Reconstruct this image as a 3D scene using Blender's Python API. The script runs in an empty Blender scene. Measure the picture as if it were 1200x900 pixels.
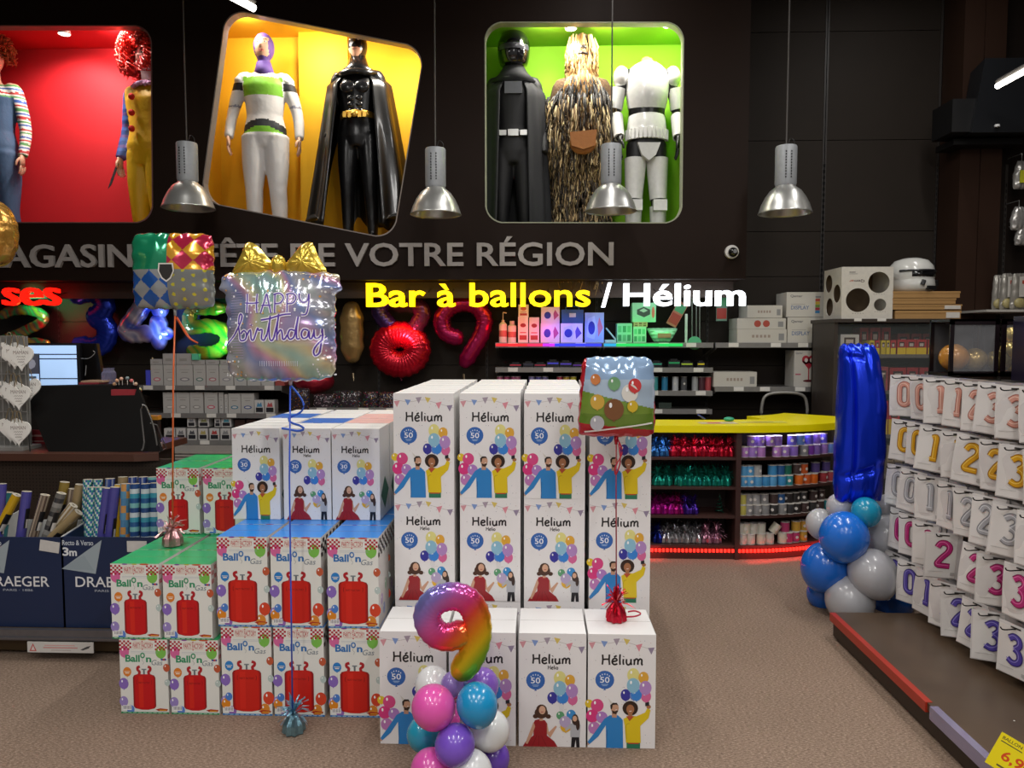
import bpy, bmesh, math, random
from math import pi, sin, cos, tan, atan, atan2, sqrt, radians, exp, hypot
from mathutils import Vector, Matrix, noise
random.seed(7)
SC = bpy.context.scene
COL = SC.collection

# ---------------------------------------------------------------- camera
FPX = 870.0
PITCH = atan(53 / FPX)
YAW = atan(30 / (FPX / cos(PITCH)))
cam_d = bpy.data.cameras.new('camera')
cam_d.sensor_width = 36; cam_d.lens = FPX / 1200 * 36
cam_d.clip_start = 0.05; cam_d.clip_end = 60
cam = bpy.data.objects.new('camera', cam_d); COL.objects.link(cam)
cam.location = (0, 0, 1.6)
cam.rotation_euler = (pi / 2 - PITCH, 0, YAW)
SC.camera = cam
SC.view_settings.view_transform = 'Standard'
SC.view_settings.look = 'None'
SC.view_settings.gamma = 1
SC.view_settings.use_curve_mapping = False
SC.view_settings.exposure = 0.0

# ---------------------------------------------------------------- world and lights
w = bpy.data.worlds.new('world'); SC.world = w; w.use_nodes = True
bg = w.node_tree.nodes['Background']
bg.inputs[0].default_value = (1.0, 0.96, 0.92, 1); bg.inputs[1].default_value = 0.22

def area(name, loc, size, power, color=(1, .97, .935), rot=(0, 0, 0), spread=pi):
    l = bpy.data.lights.new(name, 'AREA'); l.shape = 'RECTANGLE'
    l.size, l.size_y = size; l.energy = power; l.color = color; l.spread = spread
    o = bpy.data.objects.new(name, l); COL.objects.link(o)
    o.location = loc; o.rotation_euler = rot
    return o
# rows of ceiling tubes plus added fill lights, running away from the camera
for x_, y_, z_, p_ in [(-3.0, 0.6, 3.8, 34), (-1.0, 0.4, 3.8, 44), (1.0, 0.4, 3.8, 44), (3.0, 0.6, 3.8, 34),
                       (-2.6, -2.2, 3.8, 34), (0, -2.2, 3.8, 50), (2.6, -2.2, 3.8, 34),
                       (-2.4, 3.5, 4.3, 40), (0, 3.6, 4.3, 40), (2.4, 3.5, 4.3, 46), (0.6, 5.2, 4.9, 26), (3.2, 5.4, 4.9, 26)]:  # this row: unseen fill lights added to brighten the back of the shop
    area('tube_and_fill_light', (x_, y_, z_), (0.12, 1.6), p_)

# ---------------------------------------------------------------- helpers
RCAM = cam.rotation_euler.to_matrix()
def P(px, py, Y):
    d = RCAM @ Vector(((px - 600) / FPX, -(py - 450) / FPX, -1))
    t = Y / d.y
    return Vector((d.x * t, Y, 1.6 + d.z * t))
def PX(px, py, Xw):
    d = RCAM @ Vector(((px - 600) / FPX, -(py - 450) / FPX, -1))
    t = Xw / d.x
    return Vector((Xw, d.y * t, 1.6 + d.z * t))

def lin(h):
    if not isinstance(h, str): return tuple(h)
    r = []
    for i in (0, 2, 4):
        c = int(h[i:i + 2], 16) / 255
        r.append(c / 12.92 if c <= .04045 else ((c + .055) / 1.055) ** 2.4)
    return tuple(r)
_m = {}
def nodes_of(m):
    m.use_nodes = True
    return m.node_tree.nodes, m.node_tree.links, m.node_tree.nodes['Principled BSDF']
def M(h, rough=.5, metal=0, var=0.06, scale=30, bump=0, emit=None, es=1.0, alpha=1, coat=0, trans=0):
    """procedural surface: base colour with faint noise variation and optional bump"""
    k = (h, rough, metal, var, scale, bump, emit, es, alpha, coat, trans)
    if k in _m: return _m[k]
    m = bpy.data.materials.new('surface_' + str(h)); N, L, b = nodes_of(m)
    c = lin(h)
    b.inputs['Roughness'].default_value = rough; b.inputs['Metallic'].default_value = metal
    b.inputs['Coat Weight'].default_value = coat; b.inputs['Coat Roughness'].default_value = .08
    b.inputs['Alpha'].default_value = alpha; b.inputs['Transmission Weight'].default_value = trans
    b.inputs['Base Color'].default_value = (*c, 1)
    if var or bump:
        tc = N.new('ShaderNodeTexCoord'); nz = N.new('ShaderNodeTexNoise')
        nz.inputs['Scale'].default_value = scale; nz.inputs['Detail'].default_value = 3
        L.new(tc.outputs['Object'], nz.inputs['Vector'])
        if var:
            mr = N.new('ShaderNodeMapRange'); mr.inputs[3].default_value = 1 - var * 2; mr.inputs[4].default_value = 1 + var * 2
            mx = N.new('ShaderNodeMix'); mx.data_type = 'RGBA'; mx.blend_type = 'MULTIPLY'; mx.inputs[0].default_value = 1
            mx.inputs[6].default_value = (*c, 1)
            L.new(nz.outputs[0], mr.inputs[0]); L.new(mr.outputs[0], mx.inputs[7]); L.new(mx.outputs[2], b.inputs['Base Color'])
        if bump:
            bp = N.new('ShaderNodeBump'); bp.inputs['Strength'].default_value = bump; bp.inputs['Distance'].default_value = .01
            L.new(nz.outputs[0], bp.inputs['Height']); L.new(bp.outputs[0], b.inputs['Normal'])
    if emit:
        b.inputs['Emission Color'].default_value = (*lin(emit), 1); b.inputs['Emission Strength'].default_value = es
    if h in ('070504', '1f130c', '2c2621', '33231b', '221b17'): b.inputs['Specular IOR Level'].default_value = .15
    _m[k] = m
    return m
def MC(rough=.45, metal=0, coat=0, bump=0, scale=40):
    """surface whose ink colour is stored face by face on the mesh (flat print, dyed cloth)"""
    k = ('vc', rough, metal, coat, bump, scale)
    if k in _m: return _m[k]
    m = bpy.data.materials.new('printed_surface'); N, L, b = nodes_of(m)
    a = N.new('ShaderNodeAttribute'); a.attribute_name = 'Col'
    L.new(a.outputs['Color'], b.inputs['Base Color'])
    b.inputs['Roughness'].default_value = rough; b.inputs['Metallic'].default_value = metal
    b.inputs['Coat Weight'].default_value = coat; b.inputs['Coat Roughness'].default_value = .1
    if bump:
        tc = N.new('ShaderNodeTexCoord'); nz = N.new('ShaderNodeTexNoise'); nz.inputs['Scale'].default_value = scale
        bp = N.new('ShaderNodeBump'); bp.inputs['Strength'].default_value = bump; bp.inputs['Distance'].default_value = .01
        L.new(tc.outputs['Object'], nz.inputs['Vector']); L.new(nz.outputs[0], bp.inputs['Height']); L.new(bp.outputs[0], b.inputs['Normal'])
    _m[k] = m
    return m
def foil(h, rough=.2, bump=.25, scale=14):
    return M(h, rough + .04, .62, .05, scale, bump)
def glass_mat(h='ffffff', alpha=.12):
    return M(h, .04, 0, 0, 1, 0, None, 1, alpha, .6)

def tag(o, label=None, cat=None, group=None, kind=None):
    if label: o['label'] = label
    if cat: o['category'] = cat
    if group: o['group'] = group
    if kind: o['kind'] = kind
    return o
def thing(name, label, cat, loc=(0, 0, 0), rz=0, group=None, rot=None):
    o = bpy.data.objects.new(name, None); COL.objects.link(o); o.empty_display_size = .05
    o.location = loc; o.rotation_euler = rot or (0, 0, rz)
    return tag(o, label, cat, group)
def copy_tree(root, loc, label=None, rz=None, group=None, rot=None, scale=None):
    kids = {}
    for o in KIDS.get(root.name, []): pass
    def rec(o, par):
        c = o.copy(); COL.objects.link(c)
        if par is not None: c.parent = par
        for ch in KIDS.get(o.name, []):
            rec(ch, c)
            
        KIDS.setdefault(c.name, [])
        if par is not None: KIDS.setdefault(par.name, []).append(c)
        return c
    c = rec(root, None); c.location = loc
    if rz is not None: c.rotation_euler = (0, 0, rz)
    if rot is not None: c.rotation_euler = rot
    if scale is not None: c.scale = scale
    if label: c['label'] = label
    if group: c['group'] = group
    return c
KIDS = {}

def catmull(pts, n=6, closed=False):
    out = []; m = len(pts)
    pts = [Vector(p) for p in pts]
    rng = m if closed else m - 1
    for i in range(rng):
        p0 = pts[(i - 1) % m] if (closed or i > 0) else pts[0]
        p1 = pts[i]; p2 = pts[(i + 1) % m]
        p3 = pts[(i + 2) % m] if (closed or i + 2 < m) else pts[-1]
        for k in range(n):
            t = k / n
            out.append(.5 * ((2 * p1) + (p2 - p0) * t + (2 * p0 - 5 * p1 + 4 * p2 - p3) * t * t + (3 * p1 - p0 - 3 * p2 + p3) * t ** 3))
    if not closed: out.append(pts[-1])
    return out
def interp(xs, t):
    f = t * (len(xs) - 1); i = min(int(f), len(xs) - 2); f -= i
    return xs[i] * (1 - f) + xs[i + 1] * f

class MB:
    def __init__(s): s.v = []; s.f = []; s.c = []; s.m = []
    def add(s, vs, fs, col=None, mi=0):
        b = len(s.v); s.v += [tuple(v) for v in vs]
        for f in fs: s.f.append([b + i for i in f]); s.c.append(col); s.m.append(mi)
        return s
    def box(s, x0, x1, y0, y1, z0, z1, col=None, mi=0):
        v = [(x, y, z) for z in (z0, z1) for y in (y0, y1) for x in (x0, x1)]
        return s.add(v, [(0, 2, 3, 1), (4, 5, 7, 6), (0, 1, 5, 4), (2, 6, 7, 3), (0, 4, 6, 2), (1, 3, 7, 5)], col, mi)
    def obox(s, c, size, R=None, col=None, mi=0):
        c = Vector(c); R = R or Matrix.Identity(3); a, b, d = [k / 2 for k in size]
        v = [c + R @ Vector((x, y, z)) for z in (-d, d) for y in (-b, b) for x in (-a, a)]
        return s.add(v, [(0, 2, 3, 1), (4, 5, 7, 6), (0, 1, 5, 4), (2, 6, 7, 3), (0, 4, 6, 2), (1, 3, 7, 5)], col, mi)
    def prism(s, poly, y0, y1, col=None, mi=0):
        """poly in x,z; thickness along y"""
        n = len(poly)
        v = [(p[0], y0, p[1]) for p in poly] + [(p[0], y1, p[1]) for p in poly]
        f = [list(range(n)), list(range(2 * n - 1, n - 1, -1))] + [(i, i + n, (i + 1) % n + n, (i + 1) % n) for i in range(n)]
        return s.add(v, f, col, mi)
    def slab(s, poly, z0, z1, col=None, mi=0):
        n = len(poly)
        v = [(p[0], p[1], z0) for p in poly] + [(p[0], p[1], z1) for p in poly]
        f = [list(range(n))[::-1], list(range(n, 2 * n))] + [(i, (i + 1) % n, (i + 1) % n + n, i + n) for i in range(n)]
        return s.add(v, f, col, mi)
    def tube(s, path, r, n=8, closed=False, col=None, mi=0, ref=(0, 0, 1), cap=True):
        """r: number, list, or list of (rx, ry); frame kept to ref"""
        path = [Vector(p) for p in path]; m = len(path); vs = []
        ref = Vector(ref)
        for i, p in enumerate(path):
            a = path[(i - 1) % m] if (closed or i > 0) else p
            b = path[(i + 1) % m] if (closed or i < m - 1) else p
            t = (b - a)
            if t.length < 1e-9: t = Vector((0, 0, 1))
            t.normalize()
            u = t.cross(ref)
            if u.length < 1e-3: u = t.cross(Vector((0, 1, 0.01)))
            u.normalize(); w_ = u.cross(t).normalized()
            rr = r if isinstance(r, (int, float)) else (interp(r, i / (m - 1)) if not isinstance(r[0], (tuple, list)) else
                 (interp([q[0] for q in r], i / (m - 1)), interp([q[1] for q in r], i / (m - 1))))
            rx, ry = rr if isinstance(rr, tuple) else (rr, rr)
            for k in range(n):
                an = 2 * pi * k / n
                vs.append(p + u * rx * cos(an) + w_ * ry * sin(an))
        fs = []
        for i in range(m if closed else m - 1):
            for k in range(n):
                j = (i + 1) % m
                fs.append((i * n + k, i * n + (k + 1) % n, j * n + (k + 1) % n, j * n + k))
        if not closed and cap:
            fs.append(list(range(n))[::-1]); fs.append([(m - 1) * n + k for k in range(n)])
        return s.add(vs, fs, col, mi)
    def lathe(s, prof, n=24, c=(0, 0, 0), col=None, mi=0, sx=1, sy=1, a0=0, a1=2 * pi):
        full = abs(a1 - a0 - 2 * pi) < 1e-6; vs = []; m = len(prof); nn = n if full else n + 1
        for k in range(nn):
            a = a0 + (a1 - a0) * k / n
            for r_, z_ in prof: vs.append((c[0] + r_ * cos(a) * sx, c[1] + r_ * sin(a) * sy, c[2] + z_))
        fs = []
        for k in range(n):
            j = (k + 1) % nn
            for i in range(m - 1): fs.append((k * m + i, j * m + i, j * m + i + 1, k * m + i + 1))
        return s.add(vs, fs, col, mi)
    def ball(s, c, r, n=20, col=None, mi=0, scale=(1, 1, 1), taper=0):
        k = n // 2
        base = len(s.v); c = Vector(c)
        vs = [c + Vector((0, 0, -r * scale[2] * (1 + taper * 1.2)))]
        for i in range(1, k):
            th = -pi / 2 + pi * i / k
            zz = sin(th); rr = cos(th)
            if zz < 0: rr *= (1 + taper * .25 * zz); zz *= 1 + taper * .9 * zz * zz
            for j in range(n):
                a = 2 * pi * j / n
                vs.append(c + Vector((rr * cos(a) * r * scale[0], rr * sin(a) * r * scale[1], zz * r * scale[2])))
        vs.append(c + Vector((0, 0, r * scale[2])))
        fs = [(0, 1 + (j + 1) % n, 1 + j) for j in range(n)]
        for i in range(k - 2):
            for j in range(n): fs.append((1 + i * n + j, 1 + i * n + (j + 1) % n, 1 + (i + 1) * n + (j + 1) % n, 1 + (i + 1) * n + j))
        l = len(vs) - 1; o = 1 + (k - 2) * n
        fs += [(l, o + j, o + (j + 1) % n) for j in range(n)]
        return s.add(vs, fs, col, mi)
    def merge(s, o, T=None, col=None):
        b = len(s.v); s.v += [tuple(T @ Vector(v)) if T else v for v in o.v]
        for f, c, m in zip(o.f, o.c, o.m): s.f.append([b + i for i in f]); s.c.append(col or c); s.m.append(m)
        return s
    def mesh(s, name, mats, smooth=False):
        me = bpy.data.meshes.new(name); me.from_pydata(s.v, [], s.f)
        mats = mats if isinstance(mats, (list, tuple)) else [mats]
        for m in mats: me.materials.append(m)
        if len(mats) > 1: me.polygons.foreach_set('material_index', s.m)
        if any(c is not None for c in s.c):
            at = me.color_attributes.new('Col', 'FLOAT_COLOR', 'CORNER'); buf = []
            cache = {}
            for f, c in zip(s.f, s.c):
                k = c or 'ffffff'
                if k not in cache: cache[k] = list(lin(k)) + [1.0]
                buf += cache[k] * len(f)
            at.data.foreach_set('color', buf)
        if smooth:
            me.polygons.foreach_set('use_smooth', [True] * len(me.polygons))
            if isinstance(smooth, float): me.set_sharp_from_angle(angle=smooth)
        me.update(); return me
    def build(s, name, mats, parent=None, smooth=False, loc=None, world=False, rot=None):
        o = bpy.data.objects.new(name, s.mesh(name, mats, smooth)); COL.objects.link(o)
        if parent is not None:
            o.parent = parent; KIDS.setdefault(parent.name, []).append(o)
            if world: o.location = -Vector(parent.location)
        if loc is not None: o.location = loc
        if rot is not None: o.rotation_euler = rot
        return o
def link_mesh(name, me, parent=None, loc=(0, 0, 0), rot=None):
    o = bpy.data.objects.new(name, me); COL.objects.link(o); o.location = loc
    if rot: o.rotation_euler = rot
    if parent is not None: o.parent = parent; KIDS.setdefault(parent.name, []).append(o)
    return o
def struct(mb, name, mats, parent=None, smooth=False):
    o = mb.build(name, mats, parent, smooth)
    if parent is None: o['kind'] = 'structure'
    return o

# ---------------------------------------------------------------- text and flat print
_txt = {}
def text_geo(s, bold=0.0, extrude=0.0, res=3):
    k = (s, bold, extrude, res)
    if k in _txt: return _txt[k]
    cu = bpy.data.curves.new('txt', 'FONT'); cu.body = s; cu.size = 1; cu.offset = bold; cu.extrude = extrude; cu.resolution_u = res
    o = bpy.data.objects.new('txt', cu); COL.objects.link(o)
    dg = bpy.context.evaluated_depsgraph_get(); dg.update()
    me = bpy.data.meshes.new_from_object(o.evaluated_get(dg))
    v = [tuple(q.co) for q in me.vertices]; f = [tuple(p.vertices) for p in me.polygons]
    bpy.data.objects.remove(o); bpy.data.curves.remove(cu); bpy.data.meshes.remove(me)
    _txt[k] = (v, f); return _txt[k]
def bounds(v):
    return min(q[0] for q in v), max(q[0] for q in v), min(q[1] for q in v), max(q[1] for q in v)
def advance(c, bold):
    b = bounds(text_geo('H' + c + 'H', bold)[0]); a = bounds(text_geo('HH', bold)[0])
    return (b[1] - b[0]) - (a[1] - a[0])
def letters(s, bold=0.0, extrude=0.0):
    """per character geometry laid out on one line -> list of (char, verts, faces), total bounds"""
    out = []; x = 0
    for c in s:
        if c != ' ':
            v, f = text_geo(c, bold, extrude)
            out.append((c, [(q[0] + x, q[1], q[2]) for q in v], f))
        x += advance(c, bold)
    allv = [q for o in out for q in o[1]]
    return out, bounds(allv)

class Art:
    """flat print laid in local x (right), z (up), facing -y; each layer a hair above the last"""
    EPS = 0.00002
    def __init__(s, w, h): s.w = w; s.h = h; s.mb = MB(); s.l = 1; s.fn = None
    def poly(s, pts, col, same=False):
        if not same: s.l += 1
        y = -s.l * s.EPS
        s.mb.add([(p[0] * s.w, y, p[1] * s.w) for p in pts], [list(range(len(pts)))], col); return s
    def rect(s, x0, y0, x1, y1, col, same=False): return s.poly([(x0, y0), (x1, y0), (x1, y1), (x0, y1)], col, same)
    def ell(s, cx, cy, rx, ry, col, n=18, same=False, a0=0):
        return s.poly([(cx + rx * cos(2 * pi * k / n + a0), cy + ry * sin(2 * pi * k / n + a0)) for k in range(n)], col, same)
    def ribbon(s, pts, wd, col, smooth=5, same=False):
        if not same: s.l += 1
        y = -s.l * s.EPS
        p = catmull([(a[0], a[1], 0) for a in pts], smooth) if smooth else [Vector((a[0], a[1], 0)) for a in pts]
        vs = []; m = len(p)
        for i in range(m):
            t = p[min(i + 1, m - 1)] - p[max(i - 1, 0)]
            t = t.normalized() if t.length > 1e-9 else Vector((1, 0, 0))
            ww = wd if not isinstance(wd, (list, tuple)) else interp(wd, i / (m - 1))
            nrm = Vector((-t.y, t.x, 0)) * ww / 2
            for q in (p[i] + nrm, p[i] - nrm): vs.append((q.x * s.w, y, q.y * s.w))
        s.mb.add(vs, [(2 * i, 2 * i + 1, 2 * i + 3, 2 * i + 2) for i in range(m - 1)], col); return s
    def text(s, t, x0, y0, x1, y1, col, bold=0.0, shear=0, bb=None):
        s.l += 1; y = -s.l * s.EPS
        v, f = text_geo(t, bold); b = bb or bounds(v)
        sx = (x1 - x0) / (b[1] - b[0]); sy = (y1 - y0) / (b[3] - b[2])
        s.mb.add([((x0 + (q[0] - b[0]) * sx + shear * (q[1] - b[2]) * sy) * s.w, y, (y0 + (q[1] - b[2]) * sy) * s.w) for q in v], f, col); return s
    def balloon(s, cx, cy, r, col, hi='ffffff', tall=1.2, tail=None):
        s.ell(cx, cy, r, r * tall, col, 20)
        s.poly([(cx - r * .16, cy - r * tall * 1.12), (cx + r * .16, cy - r * tall * 1.12), (cx, cy - r * tall * .93)], col, True)
        if hi: s.ell(cx - r * .35, cy + r * tall * .4, r * .16, r * .28, hi, 8)
        return s
    def obj(s, name, parent, loc=(0, 0, 0), rough=.4, coat=0, rot=None):
        return s.mb.build(name, MC(rough, 0, coat), parent, loc=loc, rot=rot)
def hand_word(art, word, x0, y0, h, col, wd, sx=1.0):
    """hand-lettered strokes; h = cap height"""
    G = {'H': (.74, [[(.08, 1.0), (.1, .5), (.06, -.02)], [(.6, 1.02), (.58, .5), (.62, -.04)], [(.1, .5), (.35, .54), (.6, .52)]]),
         'e': (.56, [[(.1, .3), (.42, .4), (.4, .58), (.24, .62), (.1, .44), (.1, .16), (.26, 0), (.48, .1)]]),
         'l': (.26, [[(.12, 1.05), (.1, .5), (.12, -.01)]]),
         'i': (.26, [[(.12, .58), (.1, .3), (.13, 0)], [(.11, .8), (.14, .86)]]),
         'u': (.6, [[(.1, .58), (.09, .2), (.2, .0), (.36, .08), (.44, .3)], [(.44, .6), (.44, .2), (.5, -.01)]]),
         'm': (.86, [[(.08, .58), (.1, .3), (.08, -.01)], [(.09, .35), (.22, .6), (.36, .5), (.36, .02)], [(.37, .36), (.52, .6), (.66, .5), (.66, .1), (.74, 0)]]),
         'o': (.54, [[(.3, .6), (.12, .5), (.1, .18), (.26, 0), (.42, .14), (.42, .44), (.28, .6)]])}
    x = x0
    for c in word:
        acc = c == 'é'; g = G['e' if acc else c]
        for st in g[1]: art.ribbon([(x + q[0] * h * sx, y0 + q[1] * h) for q in st], wd, col, 4)
        if acc: art.ribbon([(x + .22 * h * sx, y0 + .76 * h), (x + .42 * h * sx, y0 + .92 * h)], wd, col, 0)
        x += g[0] * h * sx
    return x
# ================================================================ THE SETTING
def carpet():
    m = bpy.data.materials.new('carpet'); N, L, b = nodes_of(m)
    tc = N.new('ShaderNodeTexCoord'); mp = N.new('ShaderNodeMapping'); mp.inputs['Scale'].default_value = (1, 2.6, 1)
    n1 = N.new('ShaderNodeTexNoise'); n1.inputs['Scale'].default_value = 75; n1.inputs['Detail'].default_value = 4; n1.inputs['Roughness'].default_value = .75
    n2 = N.new('ShaderNodeTexNoise'); n2.inputs['Scale'].default_value = 1.6; n2.inputs['Detail'].default_value = 3
    cr = N.new('ShaderNodeValToRGB'); e = cr.color_ramp.elements
    e[0].position = .3; e[0].color = (*lin('56473d'), 1); e[1].position = .72; e[1].color = (*lin('bba592'), 1)
    x = e.new(.5); x.color = (*lin('8a7565'), 1)
    mr = N.new('ShaderNodeMapRange'); mr.inputs[3].default_value = .82; mr.inputs[4].default_value = 1.12
    mx = N.new('ShaderNodeMix'); mx.data_type = 'RGBA'; mx.blend_type = 'MULTIPLY'; mx.inputs[0].default_value = 1
    bp = N.new('ShaderNodeBump'); bp.inputs['Strength'].default_value = .6; bp.inputs['Distance'].default_value = .006
    L.new(tc.outputs['Object'], mp.inputs[0]); L.new(mp.outputs[0], n1.inputs['Vector']); L.new(tc.outputs['Object'], n2.inputs['Vector'])
    L.new(n1.outputs[0], cr.inputs[0]); L.new(n2.outputs[0], mr.inputs[0]); L.new(cr.outputs[0], mx.inputs[6]); L.new(mr.outputs[0], mx.inputs[7])
    L.new(mx.outputs[2], b.inputs['Base Color']); b.inputs['Roughness'].default_value = .95; b.inputs['Specular IOR Level'].default_value = .15
    L.new(n1.outputs[0], bp.inputs['Height']); L.new(bp.outputs[0], b.inputs['Normal'])
    return m
YF, YB = 6.6, 7.3          # fascia plane, shelving wall plane
struct(MB().box(-6, 5.2, -4, 8.6, -.1, 0), 'floor', carpet())
brown = M('1f130c', .6, 0, .05, 3); panelm = M('2c2621', .6, 0, .05, 4); dark = M('15110f', .7); black = M('0c0b0b', .45)
struct(MB().box(-6, 5.2, -4, 8.6, 5.6, 5.7), 'ceiling', M('1a1614', .9))

# panelled shelving wall: each panel its own piece
wb = struct(MB().box(-6, 5.2, 7.34, 7.4, 0, 5.6), 'wall_back', dark)
xs = [P(829, 397, YB).x + 1.075 * k for k in range(-6, 4)]
xs[-2] = P(962, 397, YB).x; xs[-1] = P(1092, 397, YB).x
zs = [0, .48, .91, 1.34, 1.77, 2.2, 2.63, 3.49, 4.5, 5.55]
me_c = {}
for i in range(len(xs) - 1):
    for j in range(len(zs) - 1):
        if xs[i + 1] < 1.9 and zs[j] > 2.1: continue
        a, b_ = xs[i] + .012, xs[i + 1] - .012
        mb = MB().box(a, b_, 7.31, 7.34, zs[j] + .003, zs[j + 1] - .003); mb.build('panel', panelm, wb)
for k, x in enumerate(xs):
    top = 5.5 if x > 1.9 else 2.1
    mb = MB(); mb.box(x - .011, x + .011, 7.305, 7.338, 0, top, None, 0)
    z = .1
    while z < min(top, 3.3) - .05:
        mb.box(x - .004, x + .004, 7.303, 7.3055, z, z + .03, None, 1); z += .055
    mb.build('slotted_upright', [M('2a2522', .5), M('020202', .9)], wb)
# right hand bay: column, dark return and wall
a = P(1114, 397, 7.0); c = P(1162, 397, 7.0); r = P(1137, 397, 7.0)
t1 = struct(MB().box(a.x, r.x - .006, 6.95, 7.3, 0, 5.6).box(r.x - .006, r.x + .006, 6.962, 7.3, 0, 5.6).box(r.x + .006, c.x, 6.95, 7.3, 0, 5.6), 'trim_1', M('33231b', .5, 0, .04, 3))
struct(MB().box(c.x, 5.2, 7.1, 7.3, 0, 5.6), 'wall_right_return', M('221b17', .6))
x = P(1171, 397, 7.1).x
mb = MB().box(x - .012, x + .012, 7.085, 7.1, 0, 3.2, None, 0)
for k in range(50): mb.box(x - .004, x + .004, 7.083, 7.086, .3 + k * .055, .33 + k * .055, None, 1)
struct(mb, 'trim_2', [M('35302c', .5), M('020202', .9)])
struct(MB().box(5.2, 5.3, -4, 8.6, 0, 5.6), 'wall_right', M('2a2420', .7))
struct(MB().box(-6.1, -6, -4, 8.6, 0, 5.6), 'wall_left', M('2a2420', .7))

# fascia with three rounded openings
def rounded(corners, r, n=7):
    out = []; m = len(corners)
    for i in range(m):
        p = Vector(corners[i]); a = (Vector(corners[i - 1]) - p).normalized(); b = (Vector(corners[(i + 1) % m]) - p).normalized()
        for k in range(n + 1):
            t = k / n
            q0 = p + a * r; q1 = p + b * r
            out.append((1 - t) ** 2 * q0 + 2 * t * (1 - t) * (p + (a + b) * r * .16) + t * t * q1)
    return out
def hole(px, r=.14):
    return rounded([(P(x, y, YF).x, P(x, y, YF).z) for x, y in px], r)
H1 = hole([(-56, 30), (177.5, 30), (179, 261), (-56, 261)])
H2 = hole([(265, 10), (498, 56), (461, 281), (235, 236)], .16)
H3 = hole([(568, 26), (801.5, 26), (799, 261.5), (569, 261)])
fx1 = P(876.5, 200, YF).x; fz0 = P(600, 327.5, YF).z
cu = bpy.data.curves.new('c', 'CURVE'); cu.dimensions = '2D'; cu.fill_mode = 'BOTH'; cu.extrude = .02
for poly in ([Vector((-6, fz0)), Vector((fx1, fz0)), Vector((fx1, 5.6)), Vector((-6, 5.6))], H1, H2, H3):
    sp = cu.splines.new('POLY'); sp.points.add(len(poly) - 1); sp.use_cyclic_u = True
    for i, q in enumerate(poly): sp.points[i].co = (q[0], q[1], 0, 1)
o = bpy.data.objects.new('t', cu); COL.objects.link(o)
me = bpy.data.meshes.new_from_object(o.evaluated_get(bpy.context.evaluated_depsgraph_get()))
bpy.data.objects.remove(o)
me.materials.clear(); me.materials.append(brown)
wf = link_mesh('wall_fascia', me, None, (0, YF + .02, 0), (pi / 2, 0, 0)); wf['kind'] = 'structure'
struct(MB().box(fx1 - .03, fx1, YF + .042, YB, fz0, 5.6).box(-6, fx1 - .03, YF + .042, YB + .03, fz0, fz0 + .04), 'wall_fascia_return', brown)
# lighter band under the fascia that carries the lit letters
zb = P(600, 349, 6.9).z
struct(MB().box(-6, fx1 - .03, 6.9, 6.94, zb, fz0 + .0), 'trim_3', M('3b2d25', .55))
def rim(H, name, wd, col):
    n = len(H); vs = []; cx = sum(q[0] for q in H) / n; cz = sum(q[1] for q in H) / n
    for q in H:
        d = Vector((q[0] - cx, q[1] - cz)).normalized()
        for (o_, y) in ((0.004, YF - .004), (-.008, YF - .004), (-.008, YF + .09), (.004, YF + .09)):
            vs.append((q[0] + d.x * o_, y, q[1] + d.y * o_))
    fs = [(4 * i + k, 4 * i + (k + 1) % 4, 4 * ((i + 1) % n) + (k + 1) % 4, 4 * ((i + 1) % n) + k) for i in range(n) for k in range(4)]
    struct(MB().add(vs, fs), name, M(col, .5))
rim(H1, 'trim_4', 0, '7a5550'); rim(H2, 'trim_5', 0, '8b8078'); rim(H3, 'trim_6', 0, '9a9d84')
def niche(name, H, col, yb=7.28, x0=None, x1=None, step=None, zlow=None):
    a = min(q[0] for q in H) - .12; b = max(q[0] for q in H) + .12; c0 = (min(q[1] for q in H) - .04) if zlow is None else zlow; d = max(q[1] for q in H) + .05
    mb = MB(); y0 = YF + .1
    if x0 is not None: a = x0
    if x1 is not None: b = x1
    mb.box(a, b, yb, yb + .02, c0, d).box(a - .02, a, y0, yb + .02, c0, d).box(b, b + .02, y0, yb + .02, c0, d)
    mb.box(a, b, y0, yb, d, d + .02).box(a, b, y0, yb, c0 - .02, c0)
    if step: mb.box(step[0], step[1], yb - step[2], yb, c0, d)
    struct(mb, name, M(col, .75, 0, .03, 2))
    return c0
n1z = niche('wall_red_niche', H1, 'c8121e', x1=P(186, 100, YF).x, zlow=2.24)
n2z = niche('wall_yellow_niche', H2, 'd9a404', x1=P(500, 100, YF).x + .03, step=(P(352, 100, 7.2).x, P(409, 100, 7.2).x, .12))
n3z = niche('wall_green_niche', H3, '7fb80a', x0=P(560, 100, YF).x, zlow=2.19)

def spot_fixture(px, py, Y, power, label, aim, colh=(1, .93, .85), size=1.35, head='d8d4cc'):
    p = P(px, py, Y)
    t = thing('spotlight', label, 'spotlight', p)
    MB().lathe([(0, .05), (.045, .05), (.055, -.02), (.05, -.025)], 16).box(-.012, .012, -.012, .012, .05, .12).build('housing', M(head, .4, .3), t, True)
    MB().lathe([(0, -.02), (.048, -.021)], 16).build('lens', M('ffffff', .3, emit='fff2e0', es=9), t)
    l = bpy.data.lights.new('spot', 'SPOT'); l.energy = power; l.color = colh; l.spot_size = size; l.spot_blend = .6; l.shadow_soft_size = .05
    o = bpy.data.objects.new('spotlight_lamp', l); COL.objects.link(o); o.location = p + Vector((0, 0, -.05))
    o.rotation_euler = (Vector(aim) - o.location).to_track_quat('-Z', 'Y').to_euler()
spot_fixture(75, 37, 6.76, 60, 'small ceiling spotlight in the red niche', P(100, 180, 7.3), size=2.2)
spot_fixture(669, 31, 6.76, 30, 'left of two spotlights at the top of the green niche', P(650, 190, 7.2), size=2.0)
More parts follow.
